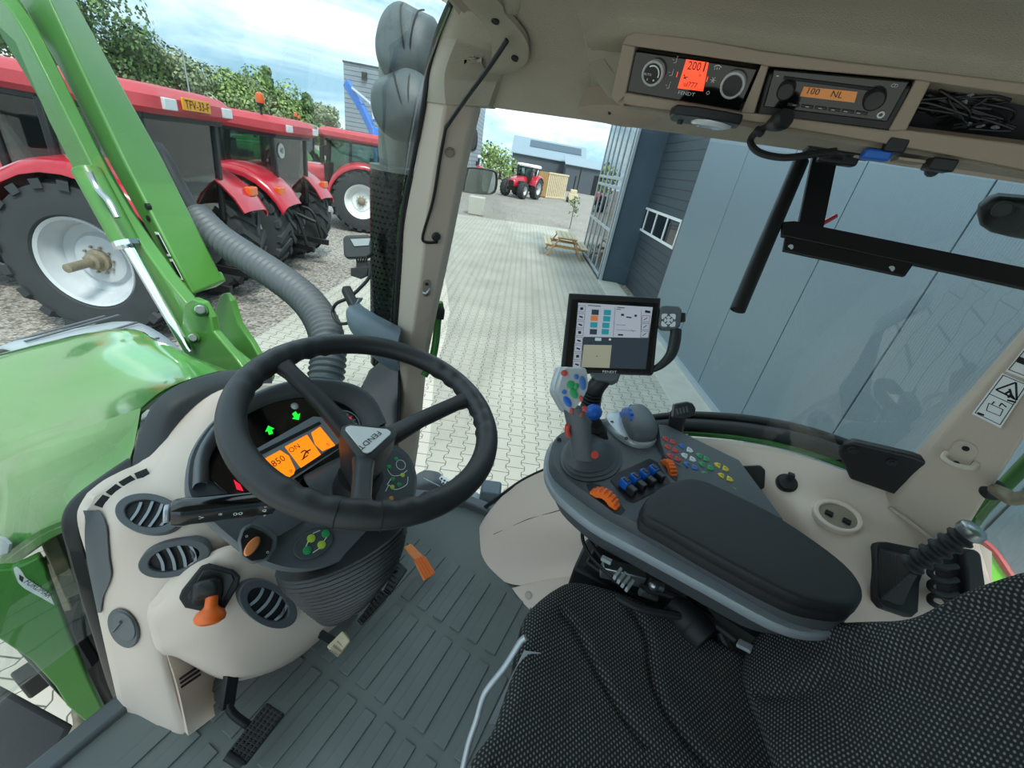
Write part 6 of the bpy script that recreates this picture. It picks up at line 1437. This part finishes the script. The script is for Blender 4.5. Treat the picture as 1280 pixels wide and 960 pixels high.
m = MB(); m.box((.47,1.5,1.3), (.3,.8,.7)); m.box((.47,1.2,1.7), (.3,.16,.4)); m.prism([py(u,v,1.45) for u, v in [(62,640),(112,650),(150,800),(172,890),(146,915),(112,860),(84,760)]], (.05,.25,0)); m.build('engine_block', 'black_metal', hood, bevel=.03)

# parts seen through the low windscreen at the left
mat('green_shaded', '#42862f', .4, coat=.2, var=.08, vs=5)  # bracket green with the shade behind the windscreen put into the colour
gb = thing('loader_bracket', 'green steel loader bracket with white arrow sticker seen low through the windscreen', 'bracket', py(70,780,1.22)-UP*.2)
m = MB(); BKP = Pl.nrm(py(60,770,1.22), V((-.35,-.9,.15)), 20,700,60,705); BKP.poly(m, [(-40,705),(18,703),(38,694),(50,688),(58,700),(64,720),(76,752),(88,784),(110,838),(141,902),(132,908),(108,893),(84,872),(70,848),(40,815),(-40,760)], -.03, 0); m.build('bracket_plate', 'green_shaded', gb, bevel=.004)
m = MB(); BKP.poly(m, [(17,710),(21,708),(26,712),(32,722),(62,742),(68,756),(30,735),(23,728),(18,716)], 0, .001); sk = m.build('sticker', 'white', gb)
m = MB(); Xs = (BKP.at(62,744)-BKP.at(34,726)).normalized(); text(m, 'FORDMAR', .018, BKP.at(48,736,.0015), Xs, BKP.Z.cross(Xs), .9); BKP.poly(m, [(24,718),(30,722),(28,728),(24,724)], .001, .0016); m.build('sticker_letters', 'ink', sk)
sb = thing('linkage_bars', 'grey steel linkage bars behind the green bracket under the hood', 'linkage', py(75,700,1.35))
m = MB(); m.bar(py(55,655,1.38), py(92,742,1.32), .035, .03); m.bar(py(60,700,1.45), py(80,760,1.42), .05, .04); m.build('bar', 'hub', sb, bevel=.004)
m = MB(); m.tube([py(70,690,1.5), py(95,730,1.45), py(85,780,1.45), py(110,830,1.4)], .03, 8); m.tube([py(100,650,1.3), py(105,700,1.3), py(115,760,1.28)], .02, 8); m.build('hose', 'black_plastic', sb)
bx = thing('battery_box', 'dark textured box low outside the windscreen by the left steps', 'box', pz(45,905,.7))
m = MB(); q = [pz(-30,840,.95), pz(0,855,.95), pz(92,905,.95), pz(60,965,.95), pz(-30,980,.95)]; m.prism(q, (0,0,-.5)); m.build('box', 'tyre', bx, bevel=.02)
pi_ = thing('step_pipes', 'pair of grey pipes bending beside the dark box low at the left', 'pipe', pz(90,920,.9))
for o_ in (0, 1):
    m = MB(); m.tube([pz(60+14*o_,975,1.0), pz(85+12*o_,935,1.02), pz(102+12*o_,905,1.05), pz(100+14*o_,885,1.02)], .022, 10); m.build('pipe', 'hub' if o_ == 0 else 'mid_grey', pi_)
dk = thing('boarding_step', 'black step frame below the left door glass', 'step', pz(70,830,.6))
m = MB(); m.bar(pz(20,790,.75), pz(110,885,.75), .06, .06); m.box(pz(55,838,.5), (.16,.10,.12)); m.build('frame', 'black_metal', dk, bevel=.01)

# front mudguard and wheel on the right
fm = thing('front_mudguard', 'grey ribbed front mudguard over the tyre beyond the green hood', 'mudguard', V((1.0,3.0,.0)))
rows = []
for k in range(9):
    a = radians(150 - 130*k/8); y, z = 3.05 + .86*cos(a), .74 + .88*sin(a)
    rows.append([V((.68,y,z-.03)), V((.75,y,z)), V((1.2,y,z)), V((1.27,y,z-.03))])
m = MB(); m.slab(rows, .02, 2, 3); m.build('guard_shell', 'light_grey', fm, ang=60)
m = MB()
for k in range(7):
    a = radians(135 - 14*k); y, z = 3.05 + .875*cos(a), .74 + .895*sin(a); m.bar((.74,y-.05,z+.004), (1.22,y+.08,z+.004), .014, .008)
m.build('ribs', 'mid_grey', fm)
m = MB(); m.lathe([(.45,-.24),(.66,-.26),(.72,-.2),(.735,0),(.72,.2),(.66,.26),(.45,.24)], (.98,3.05,.74), (1,0,0), 40, closed=True); tw_ = m.build('tyre', 'tyre', fm)
m = MB(); m.lathe([(.46,-.2),(.3,-.05),(.1,-.05)], (.98,3.05,.74), (1,0,0), 30); m.build('rim', 'rim_grey', tw_)

# front loader
fl_ = thing('front_loader', 'green front loader arm rising steeply on the right side of the hood', 'loader', V((1.0,1.6,1.0)))
L1 = [(40,-45),(62,0),(106,95),(155,200),(198,285),(242,368)]; L2 = [(72,-45),(94,0),(148,98),(205,200),(250,290),(281,352)]; L0 = [(-2,-45),(24,0),(70,80),(128,190),(172,268),(232,372)]
A_ = [px(*p,.95) for p in L1]; B_ = [px(*p,.95) for p in L0]
C_ = [px(*p,1.115) for p in L2]
m = MB(); m.rings([[a, c, c + (b-a)*.9, b] for a, b, c in zip(A_, B_, C_)]); arm = m.build('main_beam', 'green_loader', fl_, bevel=.012, seg=3, ang=25)
m = MB(); m.rings([[a+(a-b)*.06+V((-.012,0,0)), c+(a-b)*.06+V((.012,0,0)), c+(b-a)*.96+V((.012,0,0)), b+V((-.012,0,0))] for a, b, c in ((px(229,352,.95),px(216,360,.95),px(273,339,1.115)),(px(236,364,.95),px(224,372,.95),px(280,352,1.115)))]); m.build('collar', 'green_loader', arm, bevel=.01)
La = [(-30,15),(0,35),(18,52),(60,150),(96,222),(128,270),(190,372),(238,440)]; Lb = [(-12,-20),(16,18),(32,45),(81,142),(116,212),(145,262),(204,345),(251,402)]
a = [px(*p,.87) for p in La]; b = [px(*p,.87) for p in Lb]
m = MB(); m.rings([[p, q, q+V((.05,0,0)), p+V((.05,0,0))] for p, q in zip(a, b)]); m.build('linkage_bar', 'green_loader', fl_, bevel=.006, ang=25)
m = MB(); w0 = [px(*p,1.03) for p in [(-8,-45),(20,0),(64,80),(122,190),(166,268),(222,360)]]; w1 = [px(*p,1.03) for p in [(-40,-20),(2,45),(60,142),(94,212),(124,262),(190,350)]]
m.slab([w0, w1], V((.012,0,0)), 2, 1); m.build('gap_backing', 'green_deep', fl_)  # dark green sheet added to make the gap between the beams dark
m = MB(); m.cyl(px(108,212,.84), px(158,304,.84), .045, 18); m.build('cylinder_barrel', 'green_loader', fl_, bevel=.004)
m = MB(); m.cyl(px(157,302,.84), px(238,440,.84), .020, 16); m.cyl(px(157,302,.84), px(160,308,.84), .046, 18); m.build('cylinder_rod', 'chrome', fl_)
m = MB(); m.tube([px(112,215,.80), px(122,236,.80), px(136,252,.80), px(147,272,.80)], .010, 8); m.build('hydraulic_pipe', 'steel', fl_)
kb = [(226,372),(245,371),(262,376),(272,398),(285,400),(283,366),(295,372),(303,400),(328,440),(330,478),(285,500),(238,470),(236,428),(244,404)]
m = MB(); KB = Pl(px(270,420,.855), (0,-1,0), (0,0,1)); KB.poly(m, [(236,410),(240,378),(250,371),(262,376),(273,395),(276,412),(300,440),(322,470),(300,500),(250,500),(236,450)], -.03, 0); m.build('pivot_plate', 'green_loader', fl_, bevel=.006)
m = MB(); KB2 = Pl(px(295,420,1.15), (0,-1,0), (0,0,1)); KB2.poly(m, [(272,400),(282,368),(288,365),(296,374),(304,402),(322,428),(345,470),(330,500),(285,500),(278,430)], -.03, 0); m.build('pivot_plate', 'green_loader', fl_, bevel=.006)
m = MB(); KB.poly(m, [(262,430),(285,425),(340,470),(340,520),(270,520)], -.25, -.03); m.build('base_block', 'green_loader', fl_, bevel=.01)
for u, v, r in ((250,387,.020),(241,422,.018)):
    m = MB(); m.cyl(KB.at(u,v,0), KB.at(u,v,.022), r*1.3, 20); pb = m.build('pivot_boss', 'green_deep', fl_, bevel=.003)
    m = MB(); m.cyl(KB.at(u,v,.02), KB.at(u,v,.03), r*.85, 18); m.build('pivot_pin', 'steel', pb, bevel=.003)
AS = Pl.tri(px(198,285,.945), px(242,368,.945), px(215,280,.96)); 
def arm_pt(f, g, h): return A_[3].lerp(A_[5], f).lerp(B_[3].lerp(B_[5], f), g) + V((-h,0,0))
for f0, f1, t in ((.52,.70,'upper'),(.72,.88,'lower')):
    q = [arm_pt(f0,.10,.006), arm_pt(f1,.10,.006), arm_pt(f1,.36,.006), arm_pt(f0,.36,.006)]
    m = MB(); m.prism(q, V((-.001,0,0))); st_ = m.build('decal', 'white', fl_)
    m = MB()
    for k in range(5): g = .16+.035*k; m.bar(arm_pt(f0+.02,g,.008), arm_pt(f1-.02-.02*(k%2),g,.008), .004, .001, up=V((-1,0,0)))
    m.build('decal_print', 'ink', st_)
for v_, u_ in ((258,184),(273,186)):
    m = MB(); c = px(u_, v_, .95); m.cyl(c+V((-.004,0,0)), c+V((.01,0,0)), .012, 14); m.build('bolt_hole', 'ink', fl_)

# corrugated intake hose
ho = thing('corrugated_hose', 'grey corrugated hose curving down between the loader and the exhaust', 'hose', pd(410,470,1.5))
path = catmull([pd(*p) for p in [(248,272,1.95),(275,298,1.90),(310,322,1.84),(345,345,1.78),(378,370,1.72),(400,398,1.66),(410,430,1.6),(408,470,1.55),(396,520,1.5)]], 18)
m = MB(); rad = [.062 + (.0045 if i % 3 == 0 else -.003) for i in range(len(path))]; m.tube(path, rad, 22, sm=0); m.build('corrugated_tube', 'mid_grey', ho, ang=20)
m = MB(); m.tube([pd(*p) for p in [(196,184,2.0),(206,200,1.98),(222,232,1.98),(238,260,1.96),(250,274,1.94)]], [.03,.034,.036,.036,.036], 12); m.build('rubber_end', 'rubber', ho)
m = MB(); m.tube([pd(188,182,2.0), pd(199,188,1.99), pd(207,202,1.98)], .02, 10); m.build('metal_pipe', 'steel', ho)

# exhaust
e0 = pd(495,210,1.52); EX = V((e0.x, e0.y, 0)); zt = e0.z
pm = bpy.data.materials.new('perforated'); pm.use_nodes = True; t = pm.node_tree; b = t.nodes['Principled BSDF']; b.inputs['Base Color'].default_value = lin('#141a18'); b.inputs['Roughness'].default_value = .25; b.inputs['Metallic'].default_value = .3
co = NN(t, 'ShaderNodeTexCoord'); sp3 = NN(t, 'ShaderNodeSeparateXYZ'); t.links.new(co.outputs['Object'], sp3.inputs[0])
an_ = mth(t, 'MULTIPLY', mth(t, 'ARCTAN2', sp3.outputs[1], sp3.outputs[0]), 30/(2*pi)); zz = mth(t, 'MULTIPLY', sp3.outputs[2], 1/.021)
fx = mth(t, 'SUBTRACT', mth(t, 'FRACT', mth(t, 'ADD', an_, mth(t, 'MULTIPLY', mth(t, 'FLOORED_MODULO', mth(t, 'FLOOR', zz), 2.0), .5))), .5); fy = mth(t, 'SUBTRACT', mth(t, 'FRACT', zz), .5)
rr_ = mth(t, 'ADD', mth(t, 'MULTIPLY', fx, fx), mth(t, 'MULTIPLY', mth(t, 'MULTIPLY', fy, fy), 2.4)); hole = mth(t, 'GREATER_THAN', rr_, .085)
t.links.new(hole, b.inputs['Alpha']); MATS['perforated'] = pm
mat('pipe_grey', '#7d807a', .5, metal=.3, var=.12, vs=25)
exh = thing('exhaust_stack', 'black perforated exhaust shield with grey pipe beside the front pillar', 'exhaust', EX + UP*1.9)
m = MB(); m.lathe([(.092,-.80),(.092,0),(.086,0),(.086,-.80)], EX+UP*zt, UP, 56, closed=True); so = m.build('heat_shield', 'perforated', exh)
m = MB(); m.lathe([(.06,-.8),(.06,.02),(.063,.05),(.063,.34)], EX+UP*zt, UP, 32); m.build('pipe', 'pipe_grey', exh)
m = MB(); m.lathe([(.094,-.012),(.094,.004),(.06,.008)], EX+UP*zt, UP, 48); m.build('collar', 'pipe_grey', exh)
# black gloss block low beside the exhaust
m = MB(); m.rings([[pd(u,v,d_) for u,v in q] for d_, q in ((1.38,[(448,490),(462,462),(480,448),(500,452),(498,560),(474,548),(455,520)]),(1.52,[(458,486),(468,466),(484,456),(500,458),(498,545),(476,535),(462,512)]))]); m.build('lower_block', 'black_gloss', exh, bevel=.006)
mat('lamp_shell', '#4c575c', .5, bump=.2, bs=400, var=.1, vs=20)
def blob(name, label, c, R, tilt, dots):
    t = thing(name, label, 'lamp', c, 'rounded lamp housings by the pillar')
    ax = (RT @ V((cos(tilt),-sin(tilt),0)), RT @ V((sin(tilt),cos(tilt),0)), RT @ V((0,0,1)))
    m = MB(); rg = []; n = 40; mm = 24
    for i in range(mm+1):
        th = pi*i/mm; ring = []
        for k in range(n):
            ph = 2*pi*k/n; x, y, z = sin(th)*cos(ph), cos(th), sin(th)*sin(ph)
            sq = (abs(x)**3 + abs(y)**3 + abs(z)**3)**(-1/3.0) if i not in (0, mm) else 1
            f = .5 + .5*sq; d = 1.0
            for (dx, dy, dz, w, dep) in dots:
                q = V((x,y,z)).angle(V((dx,dy,dz)).normalized()); d -= dep*math.exp(-(q/w)**4)
            ring.append(c + (ax[0]*(x*R[0]) + ax[1]*(y*R[1]) + ax[2]*(z*R[2]))*f*d)
        rg.append(ring)
    m.rings(rg); m.build('shell', 'lamp_shell', t, ang=60)
    return t, ax
t1, ax1 = blob('lamp_housing', 'upper rounded grey lamp housing outside beside the front pillar', pd(512,60,1.24), (.094,.106,.09), .25, ((.2,.75,.65,.42,.16),(-.35,-.45,.8,.42,.12)))
t2, ax2 = blob('lamp_housing', 'lower rounded grey lamp housing directly above the exhaust pipe', pd(506,133,1.24), (.096,.088,.09), .05, ((-.4,.6,.7,.42,.16),(-.45,-.55,.75,.42,.12)))
for t, ax, c, R in ((t1,ax1,pd(512,60,1.24),.1),(t2,ax2,pd(506,133,1.24),.092)):
    m = MB(); m.tube([c + (ax[0]*(-.25+.1*k) + ax[1]*(.8-.32*k) + ax[2]*sqrt(max(0,1-(.8-.32*k)**2-(-.25+.1*k)**2)))*R*1.0 for k in range(6)], .0025, 6); m.build('seam', 'ink', t)
    m = MB(); m.tube([c + (ax[0]*(.35) + ax[1]*(.8-.32*k) + ax[2]*sqrt(max(0,.88-(.8-.32*k)**2)))*R*1.01 for k in range(6)], .0025, 6); m.build('seam', 'ink', t)
# work lamp with bracket and cable
wl_ = thing('work_lamp', 'black square work lamp with cable on the left side of the exhaust shield', 'lamp', pd(450,318,1.48))
WP = Pl.nrm(pd(448,315,1.48), V((-.75,-.6,.3)), 435,315,465,313)
m = MB(); WP.poly(m, [(432,300),(436,297),(463,296),(466,304),(466,320),(460,324),(436,325),(433,320)], -.07, .0); m.build('lamp_body', 'dark_grey', wl_, bevel=.006)
m = MB(); WP.poly(m, [(438,299),(463,298),(461,307),(443,308)], 0, .004); m.build('top_bezel', 'light_grey', wl_, bevel=.001)
m = MB()
for k in range(5): WP.poly(m, [(446+3*k,321),(447.5+3*k,321),(447.5+3*k,328),(446+3*k,328)], -.03, 0)
WP.poly(m, [(440,336),(462,333),(460,345),(452,349),(440,345)], -.04, 0); WP.poly(m, [(446,326),(460,325),(460,335),(446,336)], -.03, -.01); m.build('bracket', 'black_plastic', wl_, bevel=.003)
m = MB(); m.tube([pd(461,326,1.44), pd(462,345,1.44), pd(450,360,1.44), pd(436,372,1.44), pd(420,380,1.45), pd(416,392,1.46), pd(424,404,1.45), pd(438,402,1.43), pd(443,388,1.42)], .006, 8); m.build('cable', 'cable', wl_)
m = MB(); m.bar(pd(432,350+10,1.44), pd(444,385,1.42), .03, .03); m.build('clamp', 'black_plastic', wl_, bevel=.006)
mr_ = MB(); mr_.slab([[pd(450,372,1.46), pd(447,380,1.44), pd(452,386,1.42), pd(468,397,1.36), pd(485,406,1.32), pd(500,414,1.29)],[pd(444,374,1.42), pd(438,386,1.38), pd(443,396,1.34), pd(462,406,1.28), pd(480,416,1.24), pd(500,424,1.22)],[pd(444,395,1.42), pd(440,405,1.36), pd(448,418,1.32), pd(466,430,1.27), pd(484,440,1.24), pd(500,446,1.22)],[pd(455,420,1.44), pd(458,430,1.40), pd(466,440,1.36), pd(478,450,1.32), pd(490,458,1.28), pd(500,462,1.26)]], .012, 4, 4)
mat('slate_plastic', '#57656e', .5, bump=.2, bs=500)
tag(mr_.build('shield_skirt', 'slate_plastic', ang=60), 'slate grey curved plastic skirt around the foot of the exhaust', 'cover')
m = MB(); m.tube([pd(549,378,1.30), pd(550,386,1.31), pd(547,402,1.32), pd(545,425,1.33), pd(540,450,1.34), pd(530,470,1.34)], .012, 10)
gr_ = thing('grab_rail', 'green grab rail outside to the right of the front pillar', 'rail', pd(546,420,1.32)); m.build('rail', 'green_deep', gr_)
m = MB(); m.tube([pd(541,386,1.30), pd(546,383,1.31), pd(550,388,1.31), pd(549,398,1.32)], .015, 10); m.build('rail_end', 'black_plastic', gr_)

# mirrors outside
mo = thing('side_mirror', 'rounded black rear view mirror outside the window beside the pillar', 'mirror', pd(598,227,1.75))
MP = Pl.nrm(pd(598,227,1.75), V((-.86,-.42,-.05)), 575,226,622,230)
m = MB(); ps = [(573,219),(577,211),(590,209),(615,212),(622,218),(621,236),(615,243),(600,243),(578,240),(573,234)]
P1 = catmull([MP.at(*p) for p in ps], 3, True); m.rings([[p-MP.Z*h for p in scaled(P1,k)] for h, k in ((.05,.8),(.03,.98),(.0,1.0),(-.006,.96),(-.004,.90),(.004,.88))]); m.build('housing', 'black_plastic', mo)
mirror = mat('mirror_glass', '#c8d0d4', .03, metal=1.0)
m = MB(); m.rings([[p+MP.Z*h for p in scaled(P1,k)] for h, k in ((-.003,.9),(.001,.885))]); m.build('glass', 'mirror_glass', mo)
m = MB(); m.tube([pd(575,232,1.78), pd(570,245,1.78), pd(566,265,1.75)], .014, 8); m.tube([pd(575,200,1.80), pd(572,225,1.79), pd(566,255,1.76)], .012, 8); m.build('arm', 'black_plastic', mo)
ms = thing('wide_angle_mirror', 'small black mirror head above the larger side mirror', 'mirror', pd(588,172,1.8))
M2 = Pl.nrm(pd(588,172,1.8), V((-.82,-.42,.25)), 580,172,596,174); m = MB(); P1 = catmull([M2.at(*p) for p in [(586,165),(590,160),(596,162),(597,172),(595,184),(590,188),(585,185),(584,175)]], 3, True)
m.rings([[p-M2.Z*h for p in scaled(P1,k)] for h, k in ((.05,.7),(.03,.97),(.0,1.0),(-.006,.9))]); m.build('head', 'black_plastic', ms)
m = MB(); m.cyl(pd(584,183,1.82), pd(576,205,1.8), .010, 8); m.build('arm', 'black_plastic', ms)

# step platform outside the right door
sp2 = thing('step_platform', 'grey moulded step and lamp bracket outside below the right door glass', 'step', V((1.4,.75,1.2)))
zz_ = 1.42
m = MB(); m.prism([pz(u,v,zz_) for u, v in [(505,612),(520,596),(548,588),(566,604),(590,618),(612,628),(606,644),(575,634),(540,622)]], (0,0,-.12)); m.build('platform', 'slate_plastic', sp2, bevel=.012, seg=3)
m = MB(); m.slab([[pz(510,600,1.46),pz(530,588,1.46),pz(548,590,1.44)],[pz(518,612,1.46),pz(535,602,1.49),pz(552,600,1.45)],[pz(530,618,1.44),pz(545,610,1.45),pz(558,606,1.44)]], V((0,0,-.02)), 4, 4); m.build('moulding', 'mid_grey', sp2, ang=60)
m = MB(); m.prism([pz(u,v,1.455) for u, v in [(547,600),(552,594),(568,603),(562,611)]], (0,0,-.02)); pf = m.build('perforated_strip', 'white', sp2)
m = MB()
for i in range(2):
    for j in range(4): c = pz(552+3.6*j-1.5*i, 598.5+2.2*j+3.4*i, 1.457); m.cyl(c, c+UP*.002, .006, 8)
m.build('holes', 'ink', pf)
m = MB(); m.prism([pz(u,v,1.45) for u, v in [(584,622),(592,612),(618,628),(610,641),(590,634)]], (0,0,-.06)); m.build('pale_cover', 'light_grey', sp2, bevel=.008, seg=3)
m = MB(); m.box(pz(613,616,1.47), (.10,.10,.08), ax=(SB,DB,UP)); m.cyl(pz(617,624,1.48), pz(621,626,1.46), .025, 14); m.build('lamp_block', 'slate_plastic', sp2, bevel=.012)

# rear side window at the right edge
m = MB(); g_ = [(1345,505,1.06),(1300,560,1.12),(1258,604,1.17),(1220,645,1.20),(1190,690,1.2)]; m.tube([px(*p)+V((.03,-.02,0)) for p in g_], .014, 10); m.build('window_seal', 'green_deep', kind='structure')
m = MB(); q = [px(1215,650,1.22), px(1310,545,1.13), px(1460,600,1.0), px(1400,760,1.05), px(1260,800,1.15)]; m.prism(q, V((.004,-.003,0))); m.build('window_3', 'side_glass', kind='structure')
kn = thing('window_latch', 'dark brass window latch knob at the right picture edge', 'latch', pd(1250,615,1.3))
m = MB(); a = px(1240,612,1.12); m.lathe([(.02,-.01),(.024,.0),(.02,.01)], a, V((-.7,-.2,.3)), 18); m.build('base', 'rubber', kn)
m = MB(); m.tube([px(1244,612,1.10), px(1256,618,1.06), px(1266,624,1.05), px(1285,620,1.04)], [.012,.014,.013,.012], 12); m.build('handle', 'hub', kn)
mat('lime_paint', '#7be02a', .4, coat=.3)
lm = thing('rear_mudguard', 'bright lime green rear mudguard with red edge outside the rear side window', 'mudguard', px(1250,720,1.45)-UP*.3)
m = MB(); LMP = Pl.nrm(px(1250,710,1.42), V((-.6,.35,.6)), 1220,690,1280,760); LMP.poly(m, [(1205,690),(1222,676),(1240,690),(1262,722),(1290,760),(1330,830),(1220,830)], -.03, 0); m.build('panel', 'lime_paint', lm, bevel=.006)
m = MB(); pts = [LMP.at(u,v,.003) for u, v in [(1214,672),(1224,674),(1243,690),(1264,720),(1292,758),(1332,828)]]; m.tube(pts, .010, 8); m.build('red_edge', 'red_gloss', lm)
